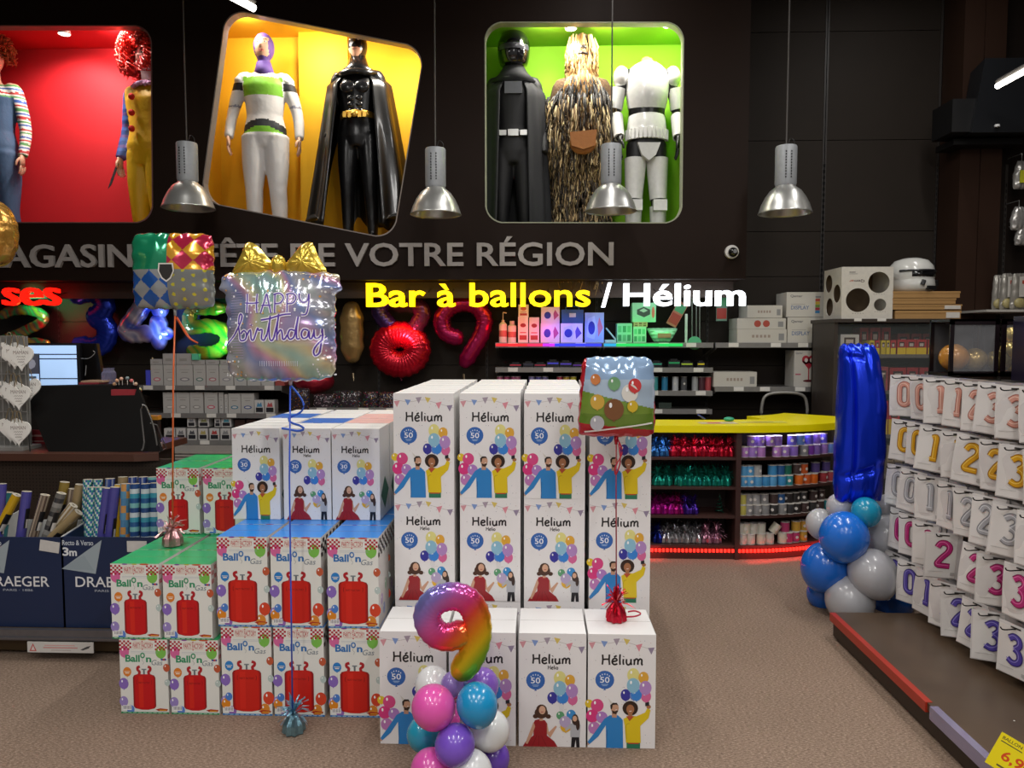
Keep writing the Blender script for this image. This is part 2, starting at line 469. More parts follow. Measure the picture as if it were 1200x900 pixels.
spot_fixture(783, 27, 6.76, 30, 'right spotlight in the top corner of the green niche', P(750, 190, 7.2), size=2.0)
for px, py, tx, e in ((366, 37, 320, 34), (462, 56, 420, 30), (284, 22, 280, 14)):   # unseen fill lights added to brighten the yellow niche
    area('niche_fill_light', P(px, py, 6.76), (.2, .1), e * .46, (1, .93, .8), (radians(40), 0, 0))
area('niche_fill_light', P(130, 33, 6.76), (.1, .1), 16, (1, .9, .8), (radians(20), 0, 0))  # unseen fill added to brighten the red niche
for px in (640, 718, 790): area('niche_fill_light', P(px, 29, 6.74), (.2, .08), 9, (1, .96, .88), (radians(38), 0, 0))  # extra fill without fixtures, added to brighten the green niche

# ---------------------------------------------------------------- lettering on the fascia
def sign(name, label, text, px0, px1, ytop, ybase, Y, mat, bold, depth, cap='H', back=.0, cat='sign'):
    ls, b = letters(text, bold)
    p0 = P(px0, ybase, Y); p1 = P(px1, ybase, Y); pt = P(px0, ytop, Y)
    capb = bounds(text_geo(cap, bold)[0]); sy = (pt.z - p0.z) / (capb[3] - capb[2]); sx = (p1.x - p0.x) / (b[1] - b[0])
    t = thing(name, label, cat, (p0.x, Y, p0.z))
    for c, v, f in ls:
        mb = MB(); n = len(v)
        # boundary edges give the side walls
        ed = {}
        for q in f:
            for i in range(len(q)):
                e = (q[i], q[(i + 1) % len(q)]); k = tuple(sorted(e)); ed[k] = None if k in ed else e
        vv = [((q[0] - b[0]) * sx, 0, (q[1] - capb[2]) * sy) for q in v]
        mb.add(vv + [(q[0], depth, q[2]) for q in vv], [list(q) for q in f] + [[i + n for i in reversed(q)] for q in f] +
               [(e[1], e[0], e[0] + n, e[1] + n) for e in ed.values() if e])
        mb.build('letter', mat, t)
    if Y > YF:
        W_ = p1.x - p0.x; H_ = pt.z - p0.z; m2 = MB(); k = 0
        for k in range(max(1, int(W_ / .25)) + 1): m2.tube([(W_ * (.06 + .86 * k / max(1, int(W_ / .25))), depth - .01, H_ * .6), (W_ * (.06 + .86 * k / max(1, int(W_ / .25))), 6.91 - Y, H_ * .8)], .004, 4)
        m2.build('mounting_rods', M('2a2622', .5), t)['kind'] = 'stuff'
    return t
sign('wall_lettering', 'large flat grey capitals MAGASIN DE FÊTE DE VOTRE RÉGION across the brown fascia', 'MAGASIN DE FÊTE DE VOTRE RÉGION',
     -26, 719, 287, 313.5, YF - .03, M('a29b96', .6), .016, .03, cap='M')
YS = 6.7
sign('neon_sign', 'yellow lit letters reading Bar à ballons', 'Bar à ballons', 429, 692, 331.5, 359.5, YS, M('ffd800', .4, emit='ffd000', es=1.7), .014, .06)
sign('neon_sign', 'white lit letters reading Hélium after the slash', 'Hélium', 731, 874, 332, 358.5, YS, M('ffffff', .4, emit='f2f7ff', es=2.2), .014, .06)
sign('neon_sign', 'white lit slash between the yellow and the white words', '/', 705, 717, 331, 360, YS, M('ffffff', .4, emit='f2f7ff', es=2.4), .02, .06, cap='/')
sign('neon_sign', 'red lit letters ses at the left edge', 'ses', 2, 68, 337, 358, YS, M('ff2010', .4, emit='ff1408', es=1.8), .006, .06, cap='s')

# ---------------------------------------------------------------- pendant lamps
def pendant():
    t = thing('pendant_lamp', 'x', 'lamp', (0, 0, 0), 0, 'aluminium bell pendant lamps in front of the brown wall')
    MB().lathe([(.02, .31), (.078, .31), (.083, .3), (.083, .02), (.078, .0), (.0, .0)], 24).build('ballast_housing', M('9a9da0', .5, .2), t, .6)
    mb = MB()
    for k in range(10):
        for a in (-1.25, -1.45, -1.9, -1.7): pass
        mb.box(.012, .02, -.0855, -.082, .05 + k * .022, .062 + k * .022)
        mb.box(-.03, -.022, -.0845, -.08, .05 + k * .022, .062 + k * .022)
    mb.build('vent_slots', M('222222', .7), t)['kind'] = 'stuff'
    MB().lathe([(.075, .0), (.083, -.012), (.12, -.04), (.155, -.09), (.185, -.15), (.203, -.205), (.209, -.215), (.205, -.217), (.199, -.205), (.18, -.15), (.15, -.09), (.1, -.04), (0, -.035)], 40).build('lamp_shade', M('c0c0bc', .3, .75, .03), t, True)
    MB().lathe([(0, -.04), (.045, -.05), (.05, -.1), (.03, -.13), (0, -.14)], 16).build('bulb', M('d8d4c8', .4), t, True)
    MB().tube([(0, 0, .31), (0, 0, 2.9)], .006, 6).build('cable', M('4a4643', .6), t)
    MB().tube(catmull([(.01, 0, .31), (.03, 0, .37), (.06, 0, .35), (.065, 0, .31)], 4), .004, 5).build('wire_loop', M('16120f', .6), t)
    return t
pl = pendant(); first = True
for px, py, lb in ((220, 213, 'aluminium pendant lamp hanging between the red and yellow niches'), (510.5, 220, 'aluminium pendant lamp hanging between the yellow and green niches'),
               (716, 216, 'aluminium pendant lamp hanging in front of the green niche'), (920.5, 218, 'aluminium pendant lamp at right, in front of the plain brown panels')):
    p = P(px, py, 6.05)
    if first: pl.location = p; pl['label'] = lb; first = False
    else: copy_tree(pl, p, lb)

# linear ceiling tubes in view
for (xa, ya, za, xb, yb_, zb_, lb) in ((-2.02, 4.0, 3.62, -1.74, 4.62, 3.62, 'white linear tube light entering at the top left edge'),
                                  (3.64, 4.2, 3.6, 3.64, 6.15, 3.6, 'white linear tube light at the upper right')):
    t = thing('tube_light', lb, 'ceiling light', (xa, ya, za)); d = Vector((xb - xa, yb_ - ya, 0))
    MB().tube([(0, 0, .035), d + Vector((0, 0, .035))], .022, 4, ref=(0, 0, 1)).build('housing', M('55524e', .5, .3), t)
    MB().tube([(0, 0, 0), d], .022, 10).build('diffuser', M('ffffff', .4, emit='fff6ea', es=7), t)
    MB().tube([d * .8 + Vector((0, 0, .04)), d * .8 + Vector((0, 0, 1.9))], .003, 4).tube([d * .2 + Vector((0, 0, .04)), d * .2 + Vector((0, 0, 1.9))], .003, 4).build('suspension_wire', M('3a3633', .5), t)
# loudspeaker box on the column at upper right
t = thing('wall_speaker', 'black loudspeaker box high on the right wall behind the tube light', 'speaker', P(1175, 155, 6.6))
p = t.location
MB().add([(-.26, 0, 0), (.5, 0, 0), (.5, 0, .62), (-.17, 0, .62), (-.2, .3, 0.03), (.5, .3, .03), (.5, .3, .6), (-.12, .3, .6)],
         [(0, 1, 2, 3), (5, 4, 7, 6), (4, 0, 3, 7), (1, 5, 6, 2), (3, 2, 6, 7), (4, 5, 1, 0)]).build('cabinet', M('14161a', .4), t)
MB().box(-.4, -.2, .05, .38, .02, .3).box(-.3, .3, .2, .5, -.05, .0).build('bracket', M('0d0d0f', .5), t)
MB().lathe([(0, .01), (.02, .01), (.022, -.01), (0, -.012)], 12, (-.06, -.02, .05)).build('indicator', M('c8c8c8', .3), t)
# dome camera
t = thing('security_camera', 'white dome security camera on the brown fascia', 'camera', P(858, 295, YF - .03))
MB().tube([(0, .03, 0), (0, -.0, 0)], [.06, .058], 24, ref=(0, 0, 1)).build('base', M('d9d6d0', .4), t, .7)
MB().ball((.005, -.01, -.005), .042, 20).build('dome', M('101010', .08, coat=.5), t, True)
MB().tube([(.012, -.05, 0), (.012, -.055, 0)], .018, 14).build('lens', M('8a8a8c', .2, .5), t)

# ---------------------------------------------------------------- costumed mannequins
def remesh(mb, voxel, smooth_it=3):
    me = mb.mesh('raw', M('ffffff')); o = bpy.data.objects.new('raw', me); COL.objects.link(o)
    md = o.modifiers.new('r', 'REMESH'); md.mode = 'VOXEL'; md.voxel_size = voxel
    ms = o.modifiers.new('s', 'SMOOTH'); ms.factor = .5; ms.iterations = smooth_it
    out = bpy.data.meshes.new_from_object(o.evaluated_get(bpy.context.evaluated_depsgraph_get()))
    bpy.data.objects.remove(o); return out
def paint(me, fn, mat):
    me.materials.clear(); me.materials.append(mat)
    at = me.color_attributes.new('Col', 'FLOAT_COLOR', 'CORNER'); buf = []; cache = {}
    for p in me.polygons:
        k = fn(*p.center)
        if k not in cache: cache[k] = list(lin(k)) + [1.0]
        buf += cache[k] * len(p.vertices)
    at.data.foreach_set('color', buf); me.polygons.foreach_set('use_smooth', [True] * len(me.polygons))
def hand_mb(side=1):
    mb = MB(); mb.tube([(0, 0, .02), (0, -.003, -.03), (0, -.008, -.085)], [(.018, .024), (.016, .036), (.012, .038)], 10, ref=(0, 1, 0))
    for k, (yy, ln) in enumerate(((-.033, .07), (-.011, .08), (.011, .075), (.032, .06))):
        mb.tube(catmull([(0, yy, -.078), (-.004 * side, yy * 1.05, -.078 - ln * .5), (-.018 * side, yy * 1.05, -.078 - ln)], 2), [.0095, .009, .006], 7)
    mb.tube(catmull([(-.004 * side, -.03, -.02), (-.016 * side, -.058, -.05), (-.022 * side, -.064, -.085)], 3), [.012, .011, .007], 7)
    return mb
def body_mb(puff=1.0, headr=1.0, arm=((.185, 0, 1.46), (.255, .01, 1.17), (.265, -.07, .93)), arm2=None, head=True, legpuff=None, belly=1.0):
    mb = MB(); p = puff; lp = legpuff or puff
    def pth(a): return catmull(a, 4)
    mb.tube(pth([(0, 0, .86), (0, 0, .95), (0, .0, 1.03), (0, 0, 1.14), (0, 0, 1.28), (0, .005, 1.4), (0, .01, 1.49), (0, .01, 1.54)]),
            [(.12 * p, .10 * p), (.168 * p, .115 * p), (.165 * p * belly, .115 * p * belly), (.14 * p * belly, .102 * p * belly), (.155 * p, .108 * p), (.185 * p, .115 * p), (.165, .095), (.07, .065)], 24, ref=(0, 1, 0))
    mb.tube([(0, .01, 1.5), (0, 0, 1.57), (0, -.01, 1.66 if head else 1.58)], [.062, .056, .054], 14)
    for s_ in (1, -1):
        mb.tube(pth([(s_ * .088, 0, .96), (s_ * .1, -.01, .72), (s_ * .105, -.015, .5), (s_ * .11, .01, .34), (s_ * .115, .02, .09)]),
                [(.096 * lp, .1 * lp), (.082 * lp, .085 * lp), (.06 * lp, .062 * lp), (.056 * lp, .06 * lp), (.042 * lp, .045 * lp)], 16, ref=(0, 1, 0))
        mb.tube([(s_ * .115, .05, .05), (s_ * .12, -.06, .045), (s_ * .13, -.16, .035)], [(.04, .045), (.046, .04), (.03, .025)], 12)
        A = arm if s_ == 1 or arm2 is None else arm2
        mb.tube(pth([(s_ * (A[0][0] - .05), A[0][1], A[0][2] + .015), (s_ * A[0][0], A[0][1], A[0][2]), (s_ * A[1][0], A[1][1], A[1][2]), (s_ * A[2][0], A[2][1], A[2][2])]),
                [.055 * p, .06 * p, .045 * p, .036 * p], 14)
    if head:
        mb.ball((0, -.012, 1.745), .1, 22, scale=(.86 * headr, 1.02 * headr, 1.25 * headr))
        mb.ball((0, -.035, 1.68), .06, 16, scale=(.9, 1, .8))
        mb.tube([(0, -.105, 1.775), (0, -.128, 1.74), (0, -.1, 1.727)], [.009, .016, .012], 8)
        for s_ in (1, -1): mb.ball((s_ * .079, .0, 1.755), .028, 10, scale=(.35, .6, 1))
    return mb
def face(t, skin='d7a98c'):
    mb = MB()
    for s_ in (1, -1):
        mb.ball((s_ * .032, -.098, 1.772), .014, 10, 'f2ede6', scale=(1, .5, .6)).ball((s_ * .032, -.104, 1.772), .0065, 8, '231a14', scale=(1, .5, 1))
        mb.tube([(s_ * .018, -.107, 1.79), (s_ * .034, -.108, 1.796), (s_ * .05, -.098, 1.79)], .004, 5, col='4a3020')
    mb.tube([(-.024, -.1, 1.7), (0, -.108, 1.703), (.024, -.1, 1.7)], [.003, .006, .003], 6, col='a4554a').tube([(-.018, -.1, 1.692), (0, -.107, 1.69), (.018, -.1, 1.692)], [.003, .006, .003], 6, col='b0605a')
    mb.build('face_features', MC(.4), t, True)
def mannequin(name, label, px, Y, floor_z, rz, mb, fn, mat, scale=1.0, skin='d7a98c', hands=True, arm=None, arm2=None, do_face=True, voxel=.013):
    t = thing(name, label, 'mannequin', (P(px, 200, Y).x, Y, floor_z), rz); t.scale = (min(scale, 1.04), min(scale, 1.06), scale)
    me = remesh(mb, voxel); paint(me, fn, mat); link_mesh('body', me, t)
    if hands:
        A = arm or (0, 0, (.265, -.07, .93)); B = arm2 or A
        for s_, q in ((1, A[2]), (-1, B[2])):
            hand_mb(s_).build('hand', M(skin, .45), t, True, loc=(s_ * q[0], q[1] - .005, q[2]))
    if do_face: face(t)
    return t
def drape(angles, z0, z1, r0, r1, folds, amp, n=60, m=16, cy=0.02, jag=0, sx=1.0, flat=.7):
    """cloth hanging from the shoulders: angle 0 = back, +-pi = front"""
    mb = MB(); vs = []
    for j in range(m + 1):
        v = j / m
        for i in range(n + 1):
            u = i / n; a = angles[0] + (angles[1] - angles[0]) * u
            vs_ = min(1, v / .1); r = r0 + (.27 - r0) * vs_ ** .55 + (r1 - .27) * v + amp * (.15 + v) * sin(u * folds * 2 * pi + 1.3 * sin(v * 2.5))
            z = z0 + (z1 - z0) * v
            if j == m and jag: z += jag * abs(sin(u * 7 * pi))
            
            vs.append((r * sin(a) * sx, cy + r * cos(a) * flat, z))
    fs = [(j * (n + 1) + i, j * (n + 1) + i + 1, (j + 1) * (n + 1) + i + 1, (j + 1) * (n + 1) + i) for j in range(m) for i in range(n)]
    return mb.add(vs, fs)
def solid(o, th=.006):
    md = o.modifiers.new('thickness', 'SOLIDIFY'); md.thickness = th; return o
def stripes(z, cols, pitch=.028):
    return cols[int(z / pitch) % len(cols)]
def curls(t, c, r, n, col, rs=.02, name='hair', seed=1, lo=-.3):
    rnd = random.Random(seed); mb = MB()
    for k in range(n):
        d = Vector((rnd.gauss(0, 1), rnd.gauss(0, 1), rnd.gauss(0, 1))).normalized()
        if d.z < lo or (d.y < -.8 and d.z < .35): continue
        b = Vector(c) + Vector((d.x * r[0], d.y * r[1], d.z * r[2])); u = d.orthogonal().normalized(); w_ = d.cross(u)
        pts = [b * .999 + d * (rs * .9 * q) + (u * cos(q * 2.2 + k) + w_ * sin(q * 2.2 + k)) * rs for q in range(5)]
        mb.tube(pts, [.008, .009, .004], 4, col=rnd.choice(col))
    o = mb.build(name, MC(.5), t, True); o['kind'] = 'stuff'
    return o
YM = 6.95
# 1 dungarees and striped sweater, left edge
mb = body_mb(1.12, legpuff=1.25)
def fn(x, y, z):
    if z > 1.52: return 'd7a98c'
    if abs(x) > .2 and z > .9 or z > 1.41: return stripes(z, ['c23a3a', 'e4e0da', '3f63b0', 'e4e0da', '5b9a5a', 'e6dfd4'], .016)
    if z > 1.34 and abs(x) > .1: return '3c5576'
    if z > 1.34 and y < 0 and abs(x) < .06: return stripes(z, ['c23a3a', 'e4e0da', '3f63b0', 'e4e0da'], .016)
    return '41597a' if z > .1 else 'b03028'
t = mannequin('costume_mannequin', 'costume mannequin in blue dungarees and striped sweater, left edge of red niche', -3, YM, n1z + .01, 0.1, mb, fn, MC(.7, bump=.3), 1.13)
curls(t, (0, -.0, 1.79), (.1, .11, .11), 260, ['b5532a', 'cc6a34', '9c4420'], .024, seed=3)
MB().box(-.06, .06, -.155, -.15, 1.08, 1.2).build('bib_pocket', M('39506e', .7), t)
# 2 yellow clown suit, right edge of the red niche
mb = body_mb(1.22, legpuff=1.35, belly=1.1)
def fn(x, y, z):
    if z > 1.54: return 'e8e4e0'
    if x < -.2 and z > .85: return stripes(z, ['3f63b0', '5f4a8c', '2f4a90'], .03)
    return 'e0b010' if z > .1 else 'b03028'
t = mannequin('costume_mannequin', 'costume mannequin in yellow clown suit with red pompoms and curly red wig', 177, YM, n1z + .01, -.25, mb, fn, MC(.55, bump=.3), 1.11)
curls(t, (0, 0, 1.76), (.135, .14, .15), 900, ['e02a1e', 'f04434', 'c41c14'], .034, seed=5, lo=-.6)
mb = MB()
for k in range(3): mb.ball((-.035, -.165 - .004 * k, 1.4 - k * .13), .027, 12)
mb.build('pompoms', M('d92417', .8, bump=.6, scale=200), t, True)
mb = MB()
for k in range(22):
    a = 2 * pi * k / 22; mb.tube([(.05 * cos(a), .05 * sin(a), 1.56), (.12 * cos(a), .1 * sin(a) - .01, 1.52), (.15 * cos(a), .12 * sin(a), 1.5 + .02 * (k % 2))], [.012, .02, .012], 5)
mb.build('ruff_collar', M('c9a0c8', .7), t, True)
MB().prism([(-.012, .06), (.012, .06), (.014, -.13), (-.006, -.18)], -.003, .003).build('toy_knife', M('9aa0a6', .25, .8), t, loc=(-.27, -.125, .83), rot=(0, .5, 0))
# 3 white and green jumpsuit with a purple hood
mb = body_mb(1.13, arm=((.19, 0, 1.45), (.285, .01, 1.17), (.31, -.05, .94)), legpuff=1.3)
def fn(x, y, z):
    if z > 1.6: return 'd7a98c' if (y < -.06 and abs(x) < .058 and 1.655 < z < 1.815) else '5f4590'
    if abs(x) < .17 and 1.31 < z < 1.47 and y < .05: return '78b82a'
    if abs(x) > .175 and 1.36 < z < 1.42: return '1c1c20'
    if abs(x) < .2 and 1.035 < z - .05 * cos(x * 9) + .05 < 1.1: return '1e2226'
    if abs(x) < .19 and .98 < z < 1.05: return '7cc02c'
    if abs(x) > .2 and z > 1.22 and z < 1.235: return '8a8a98'
    return 'd9d7d6'
A = ((.19, 0, 1.45), (.285, .01, 1.17), (.31, -.05, .94))
t = mannequin('costume_mannequin', 'costume mannequin in white and green jumpsuit with purple hood', 312, YM, n2z + .01, .12, mb, fn, MC(.6, bump=.5, scale=14), 1.03, arm=A)
mb = MB().ball((0, .004, 1.757), .11, 24, scale=(.83, .95, 1.14))
me = remesh(mb, .012, 1)
bm = bmesh.new(); bm.from_mesh(me)
bmesh.ops.delete(bm, geom=[f for f in bm.faces if f.calc_center_median().y < -.045 and abs(f.calc_center_median().x) < .06 and 1.65 < f.calc_center_median().z < 1.82], context='FACES')
bm.to_mesh(me); bm.free(); me.materials.clear(); me.materials.append(M('5f4590', .7)); me.polygons.foreach_set('use_smooth', [True] * len(me.polygons))
link_mesh('hood', me, t)
MB().tube([(0, 0, 1.49), (0, -.005, 1.62)], [(.1, .085), (.062, .066)], 18, ref=(0, 1, 0)).build('hood_neck', M('5f4590', .7), t, True)
for s_ in (1, -1): MB().ball((s_ * .205, 0, 1.45), .072, 16, scale=(.8, 1, .7)).build('shoulder_pad', M('d9d7d6', .5), t, True)
# 4 black suit, cape and gold belt
mb = body_mb(1.08)
def fn(x, y, z):
    if z > 1.64 and y < -.07 and z < 1.715: return 'c99a80'
    return '101012'
t = mannequin('costume_mannequin', 'costume mannequin in black suit with long glossy cape and gold belt', 421, YM, n2z + .01, -.05, mb, fn, MC(.28, bump=.15, scale=20), 1.03, hands=False, do_face=False)
mb = MB()
for s_ in (1, -1):
    mb.ball((s_ * .065, -.112, 1.37), .07, 16, scale=(1, .35, .8))
    for k in range(3): mb.ball((s_ * .036, -.113 + .004 * k, 1.27 - k * .055), .034, 12, scale=(1, .4, .75))
mb.build('moulded_chest', M('1a1a1d', .22, coat=.4), t, True)
MB().tube([(.152 * cos(a), .115 * sin(a), 1.13 - .01 * sin(a)) for a in [2 * pi * k / 28 for k in range(28)]], [(.012, .03)] * 2, 8, closed=True).build('belt', M('c79a3c', .3, .8), t, .7)
mb = MB().ball((0, -.135, 1.125), .034, 14, scale=(1, .4, .8))
for k in (-2, -1, 1, 2): mb.box(k * .045 - .015, k * .045 + .015, -.13, -.11, 1.1, 1.15)
mb.build('buckle', M('d8ac4c', .3, .8), t, .7)
me = remesh(MB().ball((0, .0, 1.765), .1, 24, scale=(.86, 1.03, 1.2)).tube([(0, -.1, 1.78), (0, -.128, 1.745)], [.012, .014], 8), .012, 1)
bm = bmesh.new(); bm.from_mesh(me)
bmesh.ops.delete(bm, geom=[f for f in bm.faces if f.calc_center_median().y < -.04 and f.calc_center_median().z < 1.725], context='FACES')
bm.to_mesh(me); bm.free(); me.materials.clear(); me.materials.append(M('17171a', .2, coat=.5)); me.polygons.foreach_set('use_smooth', [True] * len(me.polygons))
link_mesh('mask', me, t)
MB().tube([(0, .01, 1.67), (0, 0, 1.57), (0, 0, 1.49)], [(.068, .075), (.1, .09), (.22, .13)], 24, ref=(0, 1, 0)).build('cowl', M('121214', .25, coat=.4), t, True)
mb = MB().tube([(-.024, -.105, 1.697), (0, -.113, 1.7), (.024, -.105, 1.697)], [.003, .006, .003], 6, col='9c5a4c')
for s_ in (1, -1): mb.ball((s_ * .034, -.101, 1.776), .013, 8, 'c8b8a8', scale=(1, .4, .5))
mb.build('face_features', MC(.4), t, True)
o = drape((-2.6, 2.6), 1.55, .16, .07, .5, 9, .02, jag=.1, m=30, n=90, flat=.58); solid(o.build('cape', M('0e0e10', .3, coat=.3), t, True, loc=(0, .02, 0)))
MB().tube(catmull([(-.16, -.03, 1.5), (-.1, -.1, 1.49), (0, -.115, 1.5), (.1, -.1, 1.49), (.16, -.03, 1.5)], 4), [.03, .028, .03], 10).build('cape_collar', M('121214', .3, coat=.3), t, True)
# 5 black robe with domed helmet
mb = body_mb(1.1)
t = mannequin('costume_mannequin', 'costume mannequin in long black robe with black domed helmet', 602, YM, n3z + .01, .0, mb, lambda x, y, z: '0c0c0e', MC(.6), 1.16, hands=False, do_face=False)
MB().lathe([(0, .15), (.05, .143), (.09, .115), (.112, .065), (.118, .01), (.112, -.05), (.098, -.1), (.06, -.12), (0, -.125)], 32, sy=1.1).build('helmet', M('0b0b0d', .12, coat=.8), t, True, loc=(0, 0, 1.74)).scale = (1.22, 1.15, 1.05)
MB().lathe([(.118, -.02), (.122, .0), (.118, .02)], 24, sy=1.12, a0=-pi * .85, a1=-pi * .15).build('visor_slot', M('3a3a3e', .2), t, True, loc=(0, 0, 1.74)).scale = (1.22, 1.15, 1.05)
o = drape((-2.72, 2.72), 1.56, .02, .07, .36, 12, .015, sx=1.0, m=30, n=90, flat=.62); solid(o.build('cape', M('17181b', .75), t, True, loc=(0, .0, 0)))
MB().tube([(.165 * cos(a), .125 * sin(a), 1.08) for a in [2 * pi * k / 28 for k in range(28)]], [(.01, .028)] * 2, 8, closed=True).build('belt', M('222226', .3), t, .7)
mb = MB().box(-.045, .045, -.15, -.13, 1.055, 1.105).box(-.12, -.06, -.145, -.12, 1.06, 1.1).box(.06, .12, -.145, -.12, 1.06, 1.1)
mb.build('buckle', M('a8a8a4', .3, .6), t)
MB().tube([(0, .01, 1.65), (0, 0, 1.56), (0, 0, 1.49)], [(.07, .07), (.13, .1), (.22, .13)], 24, ref=(0, 1, 0)).build('cowl', M('17181b', .75), t, True)
MB().box(-.075, .075, -.14, -.12, 1.38, 1.47).build('chest_plate', M('5c5e62', .4, .4), t)
# 6 long haired fur suit
mb = body_mb(1.35, 1.25, legpuff=1.4)
t = mannequin('costume_mannequin', 'costume mannequin in a shaggy long-haired brown fur suit', 681, YM + .05, n3z + .01, .0, mb, lambda x, y, z: '6b5238', MC(.9, bump=1, scale=60), 1.15, hands=False, do_face=False)
rnd = random.Random(11)
def fur(n, seedcol, zr, name):
    f = MB()
    for k in range(n):
        z = rnd.uniform(*zr); a = rnd.uniform(-pi, pi)
        if z > 1.58: R_ = (.11, .125)
        elif z > 1.4: R_ = (.26 - (z - 1.4) * .8, .15)
        elif z > .9: R_ = (.3 + .02 * sin(k), .17)
        else: R_ = (.24, .15)
        b = Vector((R_[0] * sin(a), -R_[1] * cos(a), z)); ln = rnd.uniform(.12, .3) * (1.4 if z > 1.55 else 1)
        sw = Vector((rnd.uniform(-.03, .03), 0, 0)); out = Vector((sin(a), -cos(a), 0)) * .025
        pts = [b, b + out + sw * .4 + Vector((0, 0, -ln * .35)), b + out * .9 - sw * .6 + Vector((0, 0, -ln * .7)), b + out * .3 + sw + Vector((0, 0, -ln))]
        f.tube(pts, [.006, .0075, .002], 4, col=seedcol(z, a))
    o = f.build(name, MC(.75), t, True); o['kind'] = 'stuff'
fur(3000, lambda z, a: rnd.choice(['3c352e', '6f5a3e', '8d7650', 'b59a6c', '4a4238', 'cdb98c']) if z < 1.38 else rnd.choice(['4a4846', '2e2c2b', '6a6865']), (.1, 1.55), 'body_fur')
fur(1100, lambda z, a: rnd.choice(['b98a4e', 'caa066', 'a4763e', 'e0c08c']) if abs(a) < 2 else rnd.choice(['6a6865', '4a4846']), (1.5, 1.87), 'head_fur')
MB().ball((0, -.14, 1.75), .03, 12, scale=(1.2, .6, .8), col='2a211c').ball((-.045, -.118, 1.8), .012, 8, '1a1410').ball((.045, -.118, 1.8), .012, 8, '1a1410').tube([(-.04, -.145, 1.7), (0, -.155, 1.705), (.04, -.145, 1.7)], .01, 6, col='3a2c24').build('face_features', MC(.4), t, True)
mb = MB().ball((-.0, -.24, .99), .11, 20, scale=(1.05, .45, .8))
mb.build('leather_pouch', M('9a5e26', .6, bump=.5, scale=25), t, True)
MB().prism([(-.115, 0), (.115, .02), (.1, -.1), (0, -.13), (-.1, -.1)], -.3, -.285).build('pouch_flap', M('a8692c', .6, bump=.4, scale=30), t, loc=(0, 0, 1.06))
# 7 headless white shell armour
mb = body_mb(.95, head=False, arm=((.2, 0, 1.44), (.27, .01, 1.17), (.25, -.11, .98)))
t = mannequin('costume_mannequin', 'headless costume mannequin in white shell armour with black belt', 757, YM, n3z + .01, .05, mb, lambda x, y, z: '111113' if z < 1.56 else 'c88a4a', MC(.5), 1.22, skin='141416', arm=(0, 0, (.25, -.11, .98)), do_face=False)
wh = M('d8d8d4', .22, coat=.4)
mb = MB().tube(catmull([(0, 0, 1.22), (0, -.01, 1.32), (0, -.005, 1.42), (0, 0, 1.5), (0, 0, 1.55)], 3), [(.165, .13), (.185, .14), (.195, .135), (.165, .11), (.09, .085)], 28, ref=(0, 1, 0)); mb.build('chest_armour', wh, t, .8)
MB().tube([(0, 0, 1.15), (0, 0, 1.23)], [(.158, .122), (.16, .125)], 28, ref=(0, 1, 0)).build('waist_band', M('0e0e10', .3), t, .8)
MB().tube(catmull([(0, 0, 1.0), (0, -.005, 1.08), (0, 0, 1.16)], 3), [(.17, .13), (.172, .132), (.16, .125)], 28, ref=(0, 1, 0)).build('abdomen_armour', wh, t, .8)
mb = MB()
for k in range(15):
    a = -pi / 2 + (k - 7) * .2; mb.obox((.176 * cos(a), .138 * sin(a), 1.02), (.024, .03, .075), Matrix.Rotation(a + pi / 2, 3, 'Z'))
mb.build('belt', M('e4e4e0', .3), t)
MB().prism([(-.1, .95), (.1, .95), (.06, .86), (0, .82), (-.06, .86)], -.13, -.08).build('hip_armour', wh, t)
for s_ in (1, -1):
    MB().ball((s_ * .225, 0, 1.45), .085, 18, scale=(.85, .95, 1)).build('shoulder_armour', wh, t, True)
    MB().tube([(s_ * .245, 0, 1.37), (s_ * .27, .01, 1.22)], [.062, .058], 16).build('upper_arm_armour', wh, t, .8)
    MB().tube([(s_ * .268, -.01, 1.16), (s_ * .255, -.1, .99)], [.058, .046], 16).build('forearm_armour', wh, t, .8)
    MB().tube([(s_ * .095, -.005, .85), (s_ * .108, -.015, .55)], [(.098, .1), (.075, .08)], 20, ref=(0, 1, 0)).build('thigh_armour', wh, t, .8)
    MB().tube([(s_ * .108, -.01, .5), (s_ * .115, .01, .12)], [(.075, .078), (.06, .065)], 20, ref=(0, 1, 0)).build('shin_armour', wh, t, .8)
    MB().box(s_ * .108 - .06, s_ * .108 + .06, -.11, -.06, .46, .54).build('knee_plate', wh, t)
